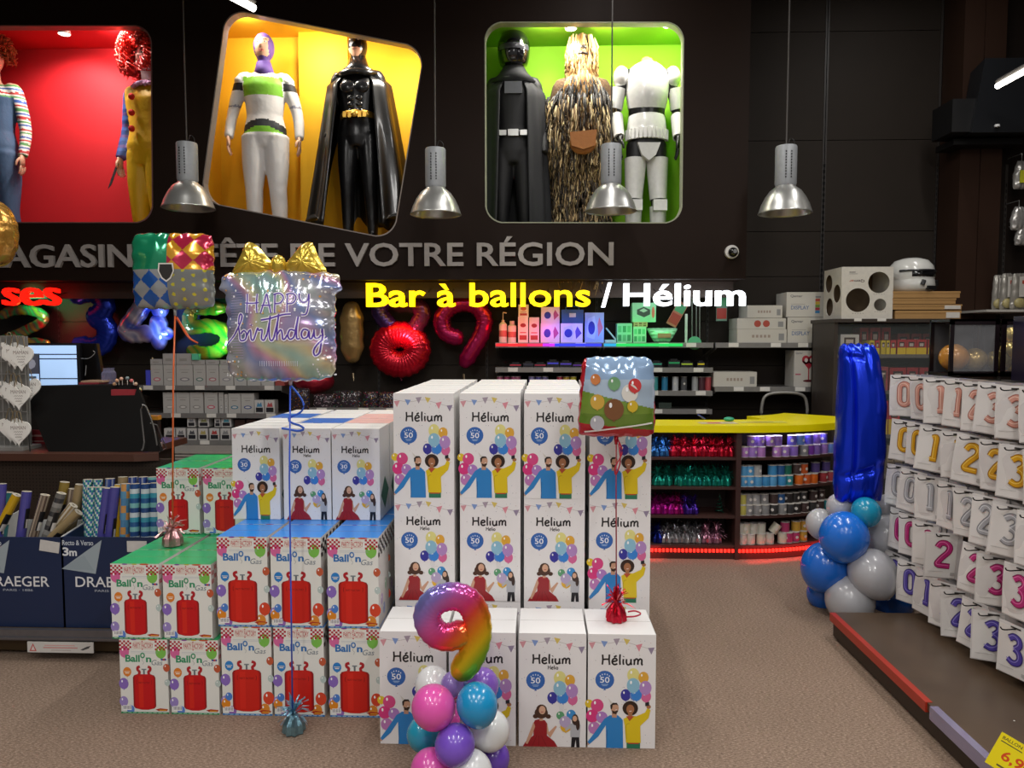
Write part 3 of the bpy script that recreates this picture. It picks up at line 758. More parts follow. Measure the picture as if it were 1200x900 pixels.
# ================================================================ FOREGROUND STACKS OF BOXES
ORD = ['leftmost', 'second from left', 'third from left', 'rightmost']
def helium_art(W, H, num, couple, title):
    h = H / W; A = Art(W, h); T = h
    A.rect(0, 0, 1, h, 'ebe9e9')
    rnd = random.Random(3)
    for k in range(46):
        A.ell(rnd.uniform(.03, .97), rnd.uniform(.05, h - .08), .006, .006, rnd.choice(['b8a8b0', '98a8c0', 'c8a8a0', '8a8a90']), 5, same=k > 0)
    # bunting
    A.ribbon([(0, h - .1), (.25, h - .14), (.5, h - .11), (.75, h - .17), (1, h - .24)], .006, 'b8b0b0')
    for x, y, c, r_ in ((.06, h - .13, 'd79aa2', .1), (.24, h - .1, '7f9bd0', -.1), (.42, h - .07, 'a79aa8', .1), (.57, h - .06, 'd9c266', -.2), (.75, h - .16, 'dc8f9c', .25), (.93, h - .2, '93869f', .1)):
        A.poly([(x - .05, y), (x + .05, y + .1 * r_), (x + .01 * r_, y - .1)], c)
    zc = h * .735 if title == 'Hélium' else h * .735
    hand_word(A, title, .2, zc + .0, .15 if title == 'Hélium' else .14, '1c1a1c', .026, 1.28)
    if title == 'Helium': hand_word(A, 'Helio', .43, zc - .085, .058, '3a3638', .011, 1.15)
    # badge
    cx, cy = .25, h * (.6 if couple else .585)
    A.balloon(cx, cy, .14, '3568b4', None, 1.0)
    A.text(str(num), cx - .07, cy - .045, cx + .07, cy + .045, 'f2f4f8', .01)
    for k in range(5): A.ell(cx + .09 * cos(pi / 2 + (k - 2) * .42), cy + .088 * sin(pi / 2 + (k - 2) * .42), .008, .014, 'dfe8f4', 6, same=k > 0)
    A.rect(cx - .05, cy - .075, cx + .05, cy - .065, 'a8c0e0'); A.rect(cx - .035, cy - .092, cx + .035, cy - .084, 'a8c0e0')
    # bunch of balloons
    bx = .62 if couple else .56
    for k in range(5): A.ribbon([(bx + .03 * k, h * .5), (bx + .06 + .01 * k, h * .3)], .003, 'c8c8cc', 0)
    for dx, dy, r, c in ((.24, .425, .075, 'd86a9c'), (-.06, .435, .075, '3a3a9c'), (.06, .43, .06, '6a86cc'), (.1, .44, .08, '3b86d8'), (.05, .61, .09, 'e3dc8c'), (.2, .59, .075, 'e2ab40'), (.23, .5, .09, 'b58cc8'), (.05, .52, .095, '8fc0d8')):
        A.balloon(bx + dx, h * (dy + (.035 if couple else 0)), r, c)
    if couple:
        for x, y, r, c in ((.02, .39, .06, 'e0c030'), (.14, .375, .095, 'd84a86'), (.07, .28, .095, 'd83a80'), (.21, .27, .085, 'b080c4'), (.1, .175, .09, 'bc7cb8')): A.balloon(x, h * y, r, c, tall=1.05)
        # man in a blue sweater
        A.poly([(.28, 0), (.27, h * .2), (.16, h * .1), (.03, h * .03), (.0, h * .05), (.1, h * .13), (.25, h * .26), (.33, h * .29), (.45, h * .29), (.52, h * .25), (.53, 0)], '2f83c8')
        A.poly([(0, h * .05), (.03, h * .03), (.01, h * .02), (-.0, h * .03)], 'caa084')
        A.ribbon([(.28, 0), (.29, h * .16)], .012, '2568a4', 0)
        A.rect(.36, h * .27, .43, h * .32, 'c39478'); A.ell(.4, h * .355, .06, h * .045, 'c99c80', 14)
        A.poly([(.34, h * .345), (.335, h * .38), (.37, h * .4), (.43, h * .4), (.455, h * .375), (.42, h * .385), (.37, h * .38), (.36, h * .345)], '2a201c')
        A.poly([(.355, h * .335), (.37, h * .305), (.42, h * .3), (.45, h * .325), (.44, h * .335), (.4, h * .325)], '3a2820')
        A.poly([(.3, h * .44), (.37, h * .4), (.345, h * .385)], 'd8d4cc'); A.ribbon([(.41, h * .337), (.435, h * .34)], .01, 'f0e8e4', 0)
        # woman in a yellow sweater taking a selfie
        A.rect(.58, 0, .78, h * .06, '2f7a5c'); A.rect(.6, h * .04, .76, h * .07, 'b8382c')
        A.poly([(.57, h * .05), (.55, h * .2), (.53, h * .26), (.62, h * .29), (.72, h * .285), (.85, h * .32), (.88, h * .36), (.93, h * .34), (.9, h * .27), (.78, h * .2), (.79, h * .05)], 'e0c41e')
        A.ribbon([(.58, h * .08), (.57, h * .2), (.62, h * .22)], .01, 'b89c14')
        A.ell(.63, h * .355, .115, h * .065, '33231c', 18); A.ell(.63, h * .345, .058, h * .042, 'a8714e', 14); A.rect(.6, h * .28, .66, h * .31, 'a8714e'); A.poly([(.57, h * .285), (.69, h * .285), (.62, h * .24)], 'b85030')
        A.ell(.9, h * .37, .035, h * .018, 'a8714e', 8); A.poly([(.85, h * .375), (.91, h * .38), (.905, h * .415), (.85, h * .405)], '24242c'); A.ribbon([(.615, h * .328), (.65, h * .33)], .01, 'f4e8e4', 0)
    else:
        for x, y, r, c in ((.62, .28, .06, '5fa074'), (.78, .29, .07, '3b8fd0'), (.7, .18, .08, 'e2b030'), (.69, .225, .085, 'b9a8cc')): A.balloon(x, h * y, r, c, tall=1.05)
        # woman in a red dress
        A.poly([(.06, 0), (.1, h * .04), (.22, h * .1), (.22, h * .2), (.24, h * .235), (.31, h * .245), (.39, h * .235), (.43, h * .2), (.42, h * .1), (.53, h * .05), (.58, 0)], '9c2028')
        A.poly([(.22, h * .22), (.17, h * .14), (.1, h * .03), (.13, h * .02), (.2, h * .1), (.245, h * .18)], 'd0a084')
        A.poly([(.42, h * .22), (.45, h * .13), (.55, h * .19), (.57, h * .18), (.47, h * .08), (.42, h * .12)], 'd0a084')
        for q in ((.2, 0), (.3, 0), (.42, 0)): A.ribbon([(q[0], 0), (.3 + (q[0] - .3) * .3, h * .1)], .008, '7c141c', 0)
        A.rect(.31, h * .23, .36, h * .28, 'd0a084'); A.ell(.335, h * .3, .1, h * .05, '4a3024', 16); A.ell(.34, h * .33, .08, h * .045, '4a3024', 14); A.ell(.35, h * .325, .05, h * .038, 'd8ac90', 12)
        A.ell(.25, h * .27, .04, h * .02, '4a3024', 10); A.ell(.44, h * .27, .04, h * .02, '4a3024', 10); A.ribbon([(.33, h * .308), (.37, h * .31)], .01, 'b04040', 0)
        # child in a grey top
        A.poly([(.78, 0), (.79, h * .1), (.9, h * .1), (.91, 0), (.86, 0), (.85, h * .07), (.83, 0)], '1c1c22')
        A.poly([(.77, h * .09), (.77, h * .17), (.7, h * .14), (.69, h * .16), (.77, h * .21), (.86, h * .22), (.92, h * .2), (.91, h * .09)], 'b4b6bc')
        A.ell(.84, h * .245, .05, h * .05, '3a2822', 12); A.ell(.88, h * .2, .03, h * .05, '3a2822', 10); A.ell(.835, h * .255, .034, h * .026, 'd8ac90', 10)
    return A
def barcode(A, x, y, w_, h_):
    A.rect(x, y, x + w_, y + h_, 'f4f4f4')
    for k in range(7): A.rect(x + .01 + k * w_ / 7.4, y + .02, x + .01 + k * w_ / 7.4 + w_ * .06, y + h_ - .01, '4a4a60', same=k > 0)
def gas_art(W, H, blue):
    h = H / W; A = Art(W, h)
    A.rect(0, 0, 1, h, 'e6e7e1')
    main = '2a72b8' if blue else '2c9264'; bd = '2c82cc' if blue else 'e08430'
    # balloons at the edges
    for x, y, r, c in ((.1, h - .27, .1, 'd86aa0'), (.86, h - .27, .11, '7cc052'), (.07, h * .4, .1, '8a6cc0'), (.06, h * .16, .09, '9a88c8'), (.97, h * .62, .07, 'c05a3a'), (.98, h * .42, .06, 'b8c8c4')): A.balloon(x, y, r, c)
    if blue:
        for x, y, r, c in ((.07, h * .13, .09, 'e08a24'), (.13, h * .21, .07, '4a80d0'), (.93, h * .2, .11, 'd8482c'), (.85, h * .07, .1, 'dc8a30'), (.2, h * .05, .08, '9468b4')): A.balloon(x, y, r, c)
    else:
        for x, y, r, c in ((.2, .02, .08, '5c86d4'),): A.balloon(x, y + .06, r, c)
    A.rect(0, 0, .04, h, 'e0e0d8') if False else None
    # check bands
    top = h - .03
    for x0, nx in ((0.0, 6), (.74, 6)):
        for i in range(nx):
            for j in range(5):
                if (i + j) % 2 == 0: A.rect(x0 + i * .042, top - (j + 1) * .04, x0 + (i + 1) * .042, top - j * .04, 'b0182e', same=(i + j) > 0)
    A.rect(.27, top - .19, .7, top, 'e6e4da')
    A.text('PARTY FACTORY', .285, top - .15, .705, top - .05, 'b8202e', .012); A.rect(.3, top - .035, .67, top - .03, 'c02c3c'); A.rect(.3, top - .165, .67, top - .16, 'c02c3c', same=True)
    A.ell(.48, top - .02, .015, .015, 'c02c3c', 5); A.ell(.48, top - .18, .015, .015, 'c02c3c', 5, same=True)
    A.rect(.0, h - .012, .99, h, 'd8d0c0'); A.ell(.3, h - .01, .06, .015, '8a4a9c', 10); A.ell(.7, h - .01, .1, .016, 'd05030', 10, same=True); A.ell(.5, h - .01, .06, .012, 'c8b020', 10, same=True)
    A.rect(.24, h - .265, .8, h - .26, 'a8b4c0'); A.rect(.24, h - .29, .8, h - .286, 'a8b4c0', same=True)
    # wordmark
    y = h - .48
    A.text('Ball', .12, y, .42, y + .15, main, .03); A.text('n', .55, y, .66, y + .1, main, .03, bb=bounds(text_geo('n', .03)[0]))
    A.ell(.48, y + .14, .05, .06, main, 16); A.ell(.48, y + .14, .026, .034, 'e0e0d8', 14); A.ribbon([(.48, y + .08), (.47, y + .03), (.5, y), (.48, y - .05)], .006, '8a9298')
    A.text('Gas', .65, y - .06, .88, y + .05, '7a8690', 0, shear=.25)
    # flag spot and badge
    if not blue: A.rect(.86, h - .44, .97, h - .4, '3a50a0'); A.rect(.9, h - .44, .94, h - .4, 'c04040')
    A.balloon(.15, h * .56, .085, bd, None, 1.15); A.rect(.09, h * .56, .21, h * .56 + .012, 'f4e8d8'); A.rect(.11, h * .56 - .035, .19, h * .56 - .015, 'f4e8d8', same=True); A.ribbon([(.15, h * .48), (.16, h * .42)], .005, 'c8c8c8', 0)
    # red gas bottle
    cx = .5; w2 = .235 if not blue else .29; yb = .1; yt = h * (.53 if not blue else .52)
    body = 'c8141c' if not blue else 'cc2016'
    def cyl(s_): return [(cx - w2 * s_, yb + .05), (cx - w2 * s_ * .85, yb + .01), (cx - w2 * .3 * s_, yb - .02), (cx + w2 * .3 * s_, yb - .02), (cx + w2 * s_ * .85, yb + .01), (cx + w2 * s_, yb + .05), (cx + w2 * s_, yt - .07), (cx + w2 * s_ * .9, yt - .025), (cx + w2 * s_ * .6, yt), (cx - w2 * s_ * .6, yt), (cx - w2 * s_ * .9, yt - .025), (cx - w2 * s_, yt - .07)]
    for s_ in (-1, 1): A.ribbon([(cx + s_ * w2 * .45, yt - .01), (cx + s_ * w2 * .4, yt + .05), (cx + s_ * w2 * .55, yt + .09), (cx + s_ * w2 * .55, yt + .14), (cx + s_ * w2 * .35, yt + .16)], .055, 'b0202a')
    A.rect(cx - .018, yt - .01, cx + .018, yt + .1, '6a7278'); A.rect(cx - .05, yt + .09, cx + .05, yt + .115, '7a848a')
    A.poly(cyl(1), '861014'); A.poly(cyl(.93), 'a81418'); A.poly(cyl(.83), body)
    A.poly([(cx - w2 * .5, yb + .03), (cx - w2 * .1, yb + .03), (cx - w2 * .1, yt - .04), (cx - w2 * .5, yt - .04)], 'd8281c')
    A.text('PARTY FACTORY', cx - w2 * .5, yt - .2, cx + w2 * .5, yt - .16, '5c0a10', .0)
    A.text('(', cx - w2 * .68, yt - .22, cx - w2 * .62, yt - .12, '5c0a10', .03); A.text(')', cx + w2 * .62, yt - .22, cx + w2 * .68, yt - .12, '5c0a10', .03)
    barcode(A, .04, .07, .18, .1)
    A.poly([(.72, .09), (.82, .115), (.98, .1), (.96, .06), (.78, .06)], 'b02c20'); A.rect(.8, .07, .95, .085, 'e8b030')
    A.rect(0, 0, 1, .035, '2c74b8' if blue else '2a8a58')
    for k in range(9): A.rect(.04 + k * .105, .013, .11 + k * .105, .022, 'c8e0e8' if blue else 'c8e8d4', same=k > 0)
    return A
def carton(W, D, H, art, lid, side, kind, edge='8a857e'):
    """origin at the front bottom left corner; front faces -y"""
    t = bpy.data.objects.new('gas_carton' if kind == 'gas' else 'helium_carton', None); COL.objects.link(t)
    MB().box(.001, W - .001, .0, D - .001, 0, H - .004).build('body', M(side, .5, 0, .02, 5), t)
    g = .0012
    mb = MB().box(g, W - g, -.0005, D - g, H - .004, H - .0006, None, 0)
    mb.box(W * .32, W * .52, -.001, .012, H - .0035, H + .0002, None, 0).box(g * 3, W - g * 3, D * .5, D * .5 + .0012, H - .001, H - .0003, None, 1)
    mb.build('lid', [M(lid, .3 if kind == 'gas' else .45, 0, .02, 5), M(edge, .8)], t)
    mb = MB()
    for x in (-.0004, W - .0006): mb.tube([(x, D * .5 - .03, H * .84), (x, D * .5 + .03, H * .84)], .0001, 4) if False else None
    for s_ in (0, 1):
        x = 0.0008 if s_ == 0 else W - .0008
        pts = [(x, D * .5 + .035 * cos(a) + (.012 if cos(a) > 0 else -.012), H * .84 + .014 * sin(a)) for a in [2 * pi * k / 14 for k in range(14)]]
        x2 = x + (-.0006 if s_ == 0 else .0006)
        mb.add([(x2, p[1], p[2]) for p in pts], [list(range(14))])
    mb.build('hand_hole', M('18120e', .9), t)
    # print on the visible side panel
    S = Art(D, H / D)
    if kind == 'helium':
        S.rect(.0, 0, 1, H / D, side)
        for k in range(30): S.ell(random.uniform(.05, .95), random.uniform(.1, H / D - .1), .007, .007, random.choice(['a8a8b0', 'c0a0a8', '98a4b8']), 5, same=True)
        if D < .25: S.poly([(.1, .5), (.5, .85), (.9, .5), (.5, .15)], '2e6a50'); S.ell(.5, .5, .2, .2, '3f7c62', 14)
    else:
        S.rect(0, 0, 1, H / D, 'd8d4d0')
        for i in range(8):
            for j in range(4):
                if (i + j) % 2: S.rect(i * .125, H / D - .14 - j * .09, i * .125 + .125, H / D - .05 - j * .09, 'c04050', same=True)
        for x, y, c in ((.3, .5, 'b8a0c8'), (.7, .7, 'a8c0a8'), (.5, .25, '9aa8d0')): S.balloon(x, y, .1, c)
    S.obj('side_print', t, (W, 0, 0), rot=(0, 0, pi / 2), rough=.45)
    art.obj('front_print', t, (0, -.0008, 0), rough=.32)
    return t
WH, HH = .274, .455
helium_w = {}
protos = []
for key, args in {('c', 50): (WH, HH, 50, True, 'Hélium'), ('g', 50): (WH, HH, 50, False, 'Helium'), ('c', 30): (.222, .42, 30, True, 'Hélium'), ('g', 30): (.222, .42, 30, False, 'Helium')}.items():
    W, H = args[0], args[1]
    helium_w[key] = [carton(W - (.011 if H > .43 else .003), W - .004, H, helium_art(W - (.011 if H > .43 else .003), H, *args[2:]), 'ecebe9', 'e8e6e4', 'helium')]
for key, blue, W, H in (('green', False, .21, .325), ('blue', True, .216, .385)):
    helium_w[key] = [carton(W - .002, .209, H, gas_art(W - .002, H, blue), '2aa866' if not blue else '2b86dc', 'd6d4ce', 'gas', '8a5a4a')]
used = set()
def place(key, x, y, z, label, group, cat='box'):
    pr = helium_w[key][0]
    if key not in used:
        used.add(key); pr.location = (x, y, z); tag(pr, label, cat, group); return pr
    o = copy_tree(pr, (x, y, z), label, 0, group); o['category'] = cat; return o
# big stack of 50-balloon cartons
def pxx(px, Y): return P(px, 700, Y).x
G50 = 'white helium cartons marked 50'
bot = [('c', 444, 'far left, behind the rainbow nine'), ('g', 525.5, 'mostly hidden behind the rainbow nine and its balloons'), ('g', 608, 'second from right, girl in red dress'), ('c', 689.5, 'far right, couple in blue and yellow, under red tinsel weight')]
for k, (a_, px, lb) in enumerate(bot):
    if k == 1: a_ = 'c'
    place((a_, 50), pxx(px, 2.83), 2.83, 0, 'floor-level 50 helium carton, ' + lb, G50)
rows = ['gggc', 'cccc']
nm = ['left column', 'second column', 'third column', 'right column']
for cidx, px in enumerate((463, 539.5, 614, 690)):
    x = pxx(px, 3.18)
    for dpt in range(4):
        for lv in range(3):
            a_ = rows[lv - 1][cidx] if lv else 'c'
            y = 3.18 + dpt * .277 + (random.uniform(0, .004)); xx = x + (dpt * .004 if dpt else 0)
            if dpt == 0 and lv:
                wh_ = 'couple in blue and yellow' if a_ == 'c' else 'girl in red dress'
                lb = f'50 helium carton, {"top" if lv == 2 else "middle"} tier, {nm[cidx]}, print of {wh_}'
            else:
                lb = f'top row helium carton, {["", "second", "third", "fourth"][dpt]} from the front in the {nm[cidx]}' if lv == 2 else 'white helium carton buried inside the big stack'
            place((a_, 50), xx, y, lv * HH, lb, G50 if dpt == 0 and lv else ('rear top helium cartons' if lv == 2 else 'buried helium cartons'))
# green cartons
GG, GB = 'gas cartons with green lids', 'gas cartons with blue lids'
for lv, pxs in ((0, (138, 197.5)), (1, (130.5, 191.5))):
    for c_, px in enumerate(pxs):
        x = pxx(px, 3.03)
        for d_ in range(4):
            if d_ == 0: lb = f'green-trimmed gas carton, {"bottom" if lv == 0 else "second"} tier, {"left" if c_ == 0 else "right"} of the pair'
            elif d_ == 1 and lv: lb = f'green lid carton just behind the {"left" if c_ == 0 else "right"} second-tier green carton'
            else: lb = 'green lid gas carton hidden inside the green stack'
            place('green', x, 3.03 + d_ * .211, lv * .326, lb, 'hidden green cartons' if 'hidden' in lb else GG)
for c_, px in enumerate((187.5, 241.5)):
    for d_ in range(2):
        place('green', pxx(px, 3.5), 3.5 + d_ * .212, .652, (f'green lid carton on the third tier, {"left" if c_ == 0 else "right, partly behind the 30 helium carton"}' if d_ == 0 else f'green lid carton at the back of the third tier, {"left" if c_ == 0 else "right"}'), GG)
# blue cartons
for lv, pxs in ((0, (258, 319.5, 385)), (1, (255.5, 318, 384.5))):
    for c_, px in enumerate(pxs):
        x = pxx(px, 3.03)
        for d_ in range(6):
            lb = f'blue-trimmed gas carton, {"bottom" if lv == 0 else "upper"} row, {["left", "middle", "right"][c_]} column' if d_ == 0 else 'blue lid gas carton hidden behind the front row'
            place('blue', x, 3.03 + d_ * .212, lv * .386, lb, GB if d_ == 0 else 'hidden blue cartons')
for c_, px in enumerate((276, 335, 391.5)):
    for d_ in range(4):
        a_ = 'c' if c_ == 0 else 'g'
        lb = f'30 helium carton on the blue lids, {["left, couple print", "middle, girl in red dress", "right, girl in red dress, side showing"][c_]}' if d_ == 0 else f'rear 30 helium carton, {["", "second", "third", "fourth"][d_]} from the front in the {["left", "middle", "right"][c_]} column'
        o = place((a_, 30), pxx(px, 3.33) + .002 * d_, 3.33 + d_ * .226, .772, lb, '30 helium cartons' if d_ == 0 else 'rear 30 helium cartons')
        if d_ in (1, 2) or (d_ == 3 and c_ != 1):
            col = {(0, 1): None, (1, 1): '3a70c8', (0, 2): '3a70c8', (2, 1): 'e8b8b4', (2, 2): 'e8b8b4'}.get((c_, d_))
            if col:
                lt = [k for k in KIDS[o.name] if k.name.startswith('lid')][0]
                me = lt.data.copy(); me.materials[0] = M(col, .45, 0, .02, 5); lt.data = me

# ================================================================ FOIL BALLOONS
def pillow(W, H, D, L=None, R=None, wr=.16, nu=64, nv=64, kx=15, col=None, pw=.42, seed=0, scallop=.012, TB=0, extra=None, cr=.07):
    """two inflated skins; L(v), R(v): horizontal edges at height v (-1..1) in units of W/2; returns mesh builder, front(x,z)"""
    L = L or (lambda v: -1 + .05 * v * v * 0 - .06 * (1 - v * v) * -1); R = R or (lambda v: -L(v))
    def dep(u, v):
        a = max(0, 1 - abs(u) ** 2.4); b = max(0, 1 - abs(v) ** 2.4)
        d = (a * b) ** pw
        e = wr * (exp(-(1 - abs(v)) * 5) * sin(u * kx + seed + 1.5 * sin(3 * u)) + exp(-(1 - abs(u)) * 5) * sin(v * kx * 1.1 + 2 + seed))
        d2 = D * d * (1 + e + .05 * noise.noise(Vector((u * 2, v * 2, seed))))
        if extra: d2 *= extra(u, v)
        return d2
    def xz(u, v):
        sc = 1 + scallop * sin(v * kx * 1.6) * abs(u) ** 6; sv = 1 + scallop * sin(u * kx * 1.6) * abs(v) ** 6
        x = (L(v) + (R(v) - L(v)) * (u + 1) / 2) * W / 2 * sc
        z = v * H / 2 * sv * (1 - TB * (1 - u * u)) * (1 - cr * abs(u) ** 7)
        x *= 1 - cr * abs(v) ** 7
        return x, z
    mb = MB()
    for s_ in (-1, 1):
        vs = []; fs = []
        for j in range(nv + 1):
            v = sin((-1 + 2 * j / nv) * pi / 2) * .4 + (-1 + 2 * j / nv) * .6
            for i in range(nu + 1):
                u = sin((-1 + 2 * i / nu) * pi / 2) * .4 + (-1 + 2 * i / nu) * .6
                x, z = xz(u, v); vs.append((x, s_ * dep(u, v), z))
        for j in range(nv):
            for i in range(nu):
                a = j * (nu + 1) + i
                q = (a, a + 1, a + nu + 2, a + nu + 1) if s_ < 0 else (a, a + nu + 1, a + nu + 2, a + 1)
                fs.append(q)
        b = len(mb.v); mb.v += vs
        for q in fs:
            cx = sum(vs[k][0] for k in q) / 4; cz = sum(vs[k][2] for k in q) / 4
            mb.f.append([b + k for k in q]); mb.c.append(col(cx / (W / 2), cz / (H / 2)) if col else None); mb.m.append(0)
    def front(x, z):
        v = max(-1, min(1, z / (H / 2))); l, r_ = L(v), R(v)
        u = max(-1, min(1, (x / (W / 2) - l) / (r_ - l) * 2 - 1))
        return -dep(u, v)
    return mb, front
def on_skin(art, front, off=.0016):
    """lay a flat art onto the balloon skin"""
    art.mb.v = [(x, front(x, z) + y * 18 - off, z) for x, y, z in art.mb.v]
    return art
def ribbon_line(name, label, pts, r, col, cat='ribbon'):
    mb = MB(); mb.tube(pts, r, 5); return tag(mb.build(name, M(col, .35), None, True), label, cat)
def weight_mb(seed, hb=.07, rb=.034, burst=.07, n=46):
    rnd = random.Random(seed); mb = MB()
    prof = []; m = 16; k_ = 7; vs = []
    for i, (r_, z_) in enumerate(((rb * .9, 0), (rb * 1.08, .006), (rb, hb * .5), (rb * .6, hb * .85), (rb * .28, hb))):
        for k in range(m):
            a = 2 * pi * k / m; q = r_ * (1 + .12 * (1 if k % 2 else -1)); vs.append((q * cos(a), q * sin(a), z_))
    fs = [(i * m + k, i * m + (k + 1) % m, (i + 1) * m + (k + 1) % m, (i + 1) * m + k) for i in range(4) for k in range(m)] + [list(range(m))[::-1]]
    mb.add(vs, fs)
    t = MB()
    for k in range(n):
        a = rnd.uniform(0, 2 * pi); el = rnd.uniform(-.5, 1.3); ln = burst * rnd.uniform(.6, 1.1)
        d = Vector((cos(a) * cos(el), sin(a) * cos(el), sin(el))); s_ = d.cross(Vector((0, 0, 1))).normalized() * .004
        p0 = Vector((0, 0, hb)); p1 = p0 + d * ln * .55 + Vector((0, 0, .008)); p2 = p0 + d * ln + Vector((0, 0, -.012 * rnd.random()))
        j = Vector((rnd.uniform(-1, 1), rnd.uniform(-1, 1), rnd.uniform(-1, 1))) * .003
        t.add([p0 - s_ * .4, p0 + s_ * .4, p1 - s_ + j, p1 + s_ - j, p2 - s_ * .6 - j, p2 + s_ * .6 + j], [(0, 1, 3, 2), (2, 3, 5, 4)])
    return mb, t
def tinsel(h): return M(h, .28, .85, .12, 60, .4)
def foil_weight(label, loc, col, col2=None, seed=1, sc=1.0):
    t = thing('balloon_weight', label, 'balloon weight', loc); a, b = weight_mb(seed, .07 * sc, .034 * sc, .07 * sc)
    a.build('wrapped_weight', tinsel(col), t); b.build('tinsel', tinsel(col2 or col), t); return t

# holographic birthday balloon
def holo_mat(name, stops, rough=.16, scale=1.1, metal=.55, bump=.12):
    m = bpy.data.materials.new(name); N, L, b = nodes_of(m)
    tc = N.new('ShaderNodeTexCoord'); nz = N.new('ShaderNodeTexNoise'); nz.inputs['Scale'].default_value = scale * 3.2; nz.inputs['Detail'].default_value = 2
    wv = N.new('ShaderNodeTexWave'); wv.inputs['Scale'].default_value = scale * 1.4; wv.inputs['Distortion'].default_value = 9; wv.inputs['Detail'].default_value = 2; wv.bands_direction = 'DIAGONAL'
    ad = N.new('ShaderNodeMath'); ad.operation = 'ADD'; mu = N.new('ShaderNodeMath'); mu.operation = 'MULTIPLY'; mu.inputs[1].default_value = .5
    cr = N.new('ShaderNodeValToRGB'); e = cr.color_ramp.elements
    e[0].position = 0; e[0].color = (*lin(stops[0]), 1); e[1].position = 1; e[1].color = (*lin(stops[-1]), 1)
    for i, s_ in enumerate(stops[1:-1]): x = e.new((i + 1) / (len(stops) - 1)); x.color = (*lin(s_), 1)
    bp = N.new('ShaderNodeBump'); bp.inputs['Strength'].default_value = bump; bp.inputs['Distance'].default_value = .01
    L.new(tc.outputs['Object'], nz.inputs['Vector']); L.new(tc.outputs['Object'], wv.inputs['Vector'])
    L.new(nz.outputs[0], ad.inputs[0]); L.new(wv.outputs['Fac'], ad.inputs[1]); L.new(ad.outputs[0], mu.inputs[0]); L.new(mu.outputs[0], cr.inputs[0])
    L.new(cr.outputs[0], b.inputs['Base Color']); L.new(nz.outputs[0], bp.inputs['Height']); L.new(bp.outputs[0], b.inputs['Normal'])
    b.inputs['Metallic'].default_value = metal; b.inputs['Roughness'].default_value = rough
    return m
Y1 = 2.88
c = P(330, 382, Y1); W = (P(402, 382, Y1) - P(258, 382, Y1)).x; H = (P(330, 318, Y1) - P(330, 444, Y1)).z
t = thing('birthday_balloon', 'large gift-shaped holographic foil balloon reading HAPPY birthday with a gold bow', 'balloon', c, 0)
Lf = lambda v: -.9 - (.1 if v > 0 else .0) * max(0, min(1, (v - .72) * 12)) + .05 * (1 - abs(v)) - (.02 if v < -.8 else 0)
mb, front = pillow(W, H, .085, lambda v: -.9 + .04 * (1 - abs(v)) - .1 * max(0, min(1, (v - .62) * 10)), lambda v: .9 - .04 * (1 - abs(v)) + .1 * max(0, min(1, (v - .62) * 10)) - .04 * max(0, -v - .5), wr=.2, nu=90, nv=90, kx=17, TB=-.03)
mb.build('foil_skin', holo_mat('holographic_foil', ['b98ad0', 'c8b8d8', 'a8d0c8', 'e0d8b0', 'd8a8c8', '98a8d8', 'c8c8d0', 'b8d8b8', 'dcb8a8']), t, True)
A = Art(1, 1); rnd = random.Random(4)
dots = MB()
for k in range(150):
    q = rnd.random() ** 2.2; x = rnd.uniform(-.44, .44) * W; z = (.47 - q * .45) * H if k < 105 else (-.46 + q * .5) * H
    if k >= 105 and abs(x) < W * .25: x = math.copysign(W * rnd.uniform(.3, .44), x)
    A.ell(x, z, rnd.uniform(.003, .0048), rnd.uniform(.003, .0048), rnd.choice(['f0f0f4', 'e8e8f0', 'd8a050', 'f4f4f4']), 8, same=k > 0)
for k in range(26): A.ribbon([(-W * .36, (.3 - k * .024) * H), (-W * .26, (.305 - k * .024) * H)], .0012, 'b0a0c8', 0, same=k > 0)
def hb_stroke(pts, cs, wd): 
    A.ribbon([(x, z) for x, z in pts], wd * 2.4, 'f2eef8', 4, same=cs)
def txt_strokes(strokes, x0, z0, sc, wd):
    S = [[(x0 + p[0] * sc, z0 + p[1] * sc) for p in st] for st in strokes]
    for i, s_ in enumerate(S): A.ribbon(s_, wd * 2.3, 'f4f0fa', 3, same=i > 0)
    for i, s_ in enumerate(S): A.ribbon(s_, wd, '5a3aa8', 3, same=i > 0)
HAP = [[(0, 1), (.02, .5), (0, 0)], [(.55, 1), (.53, .5), (.56, 0)], [(-.1, .52), (.3, .5), (.65, .54)],
       [(.75, 0), (.95, .6), (1.05, 1), (1.15, .6), (1.3, 0)], [(.8, .38), (1.05, .4), (1.28, .38)],
       [(1.5, 0), (1.5, .5), (1.5, 1)], [(1.42, .95), (1.75, 1.02), (1.95, .8), (1.8, .52), (1.5, .48)],
       [(2.15, 0), (2.15, .5), (2.15, 1)], [(2.07, .95), (2.4, 1.02), (2.6, .8), (2.45, .52), (2.15, .48)],
       [(2.75, 1), (2.78, .7), (2.95, .55), (3.15, .65), (3.22, 1)], [(3.22, 1.0), (3.22, .4), (3.1, -.05), (2.85, -.1)]]
txt_strokes(HAP, -.105, .048, .073, .0052)
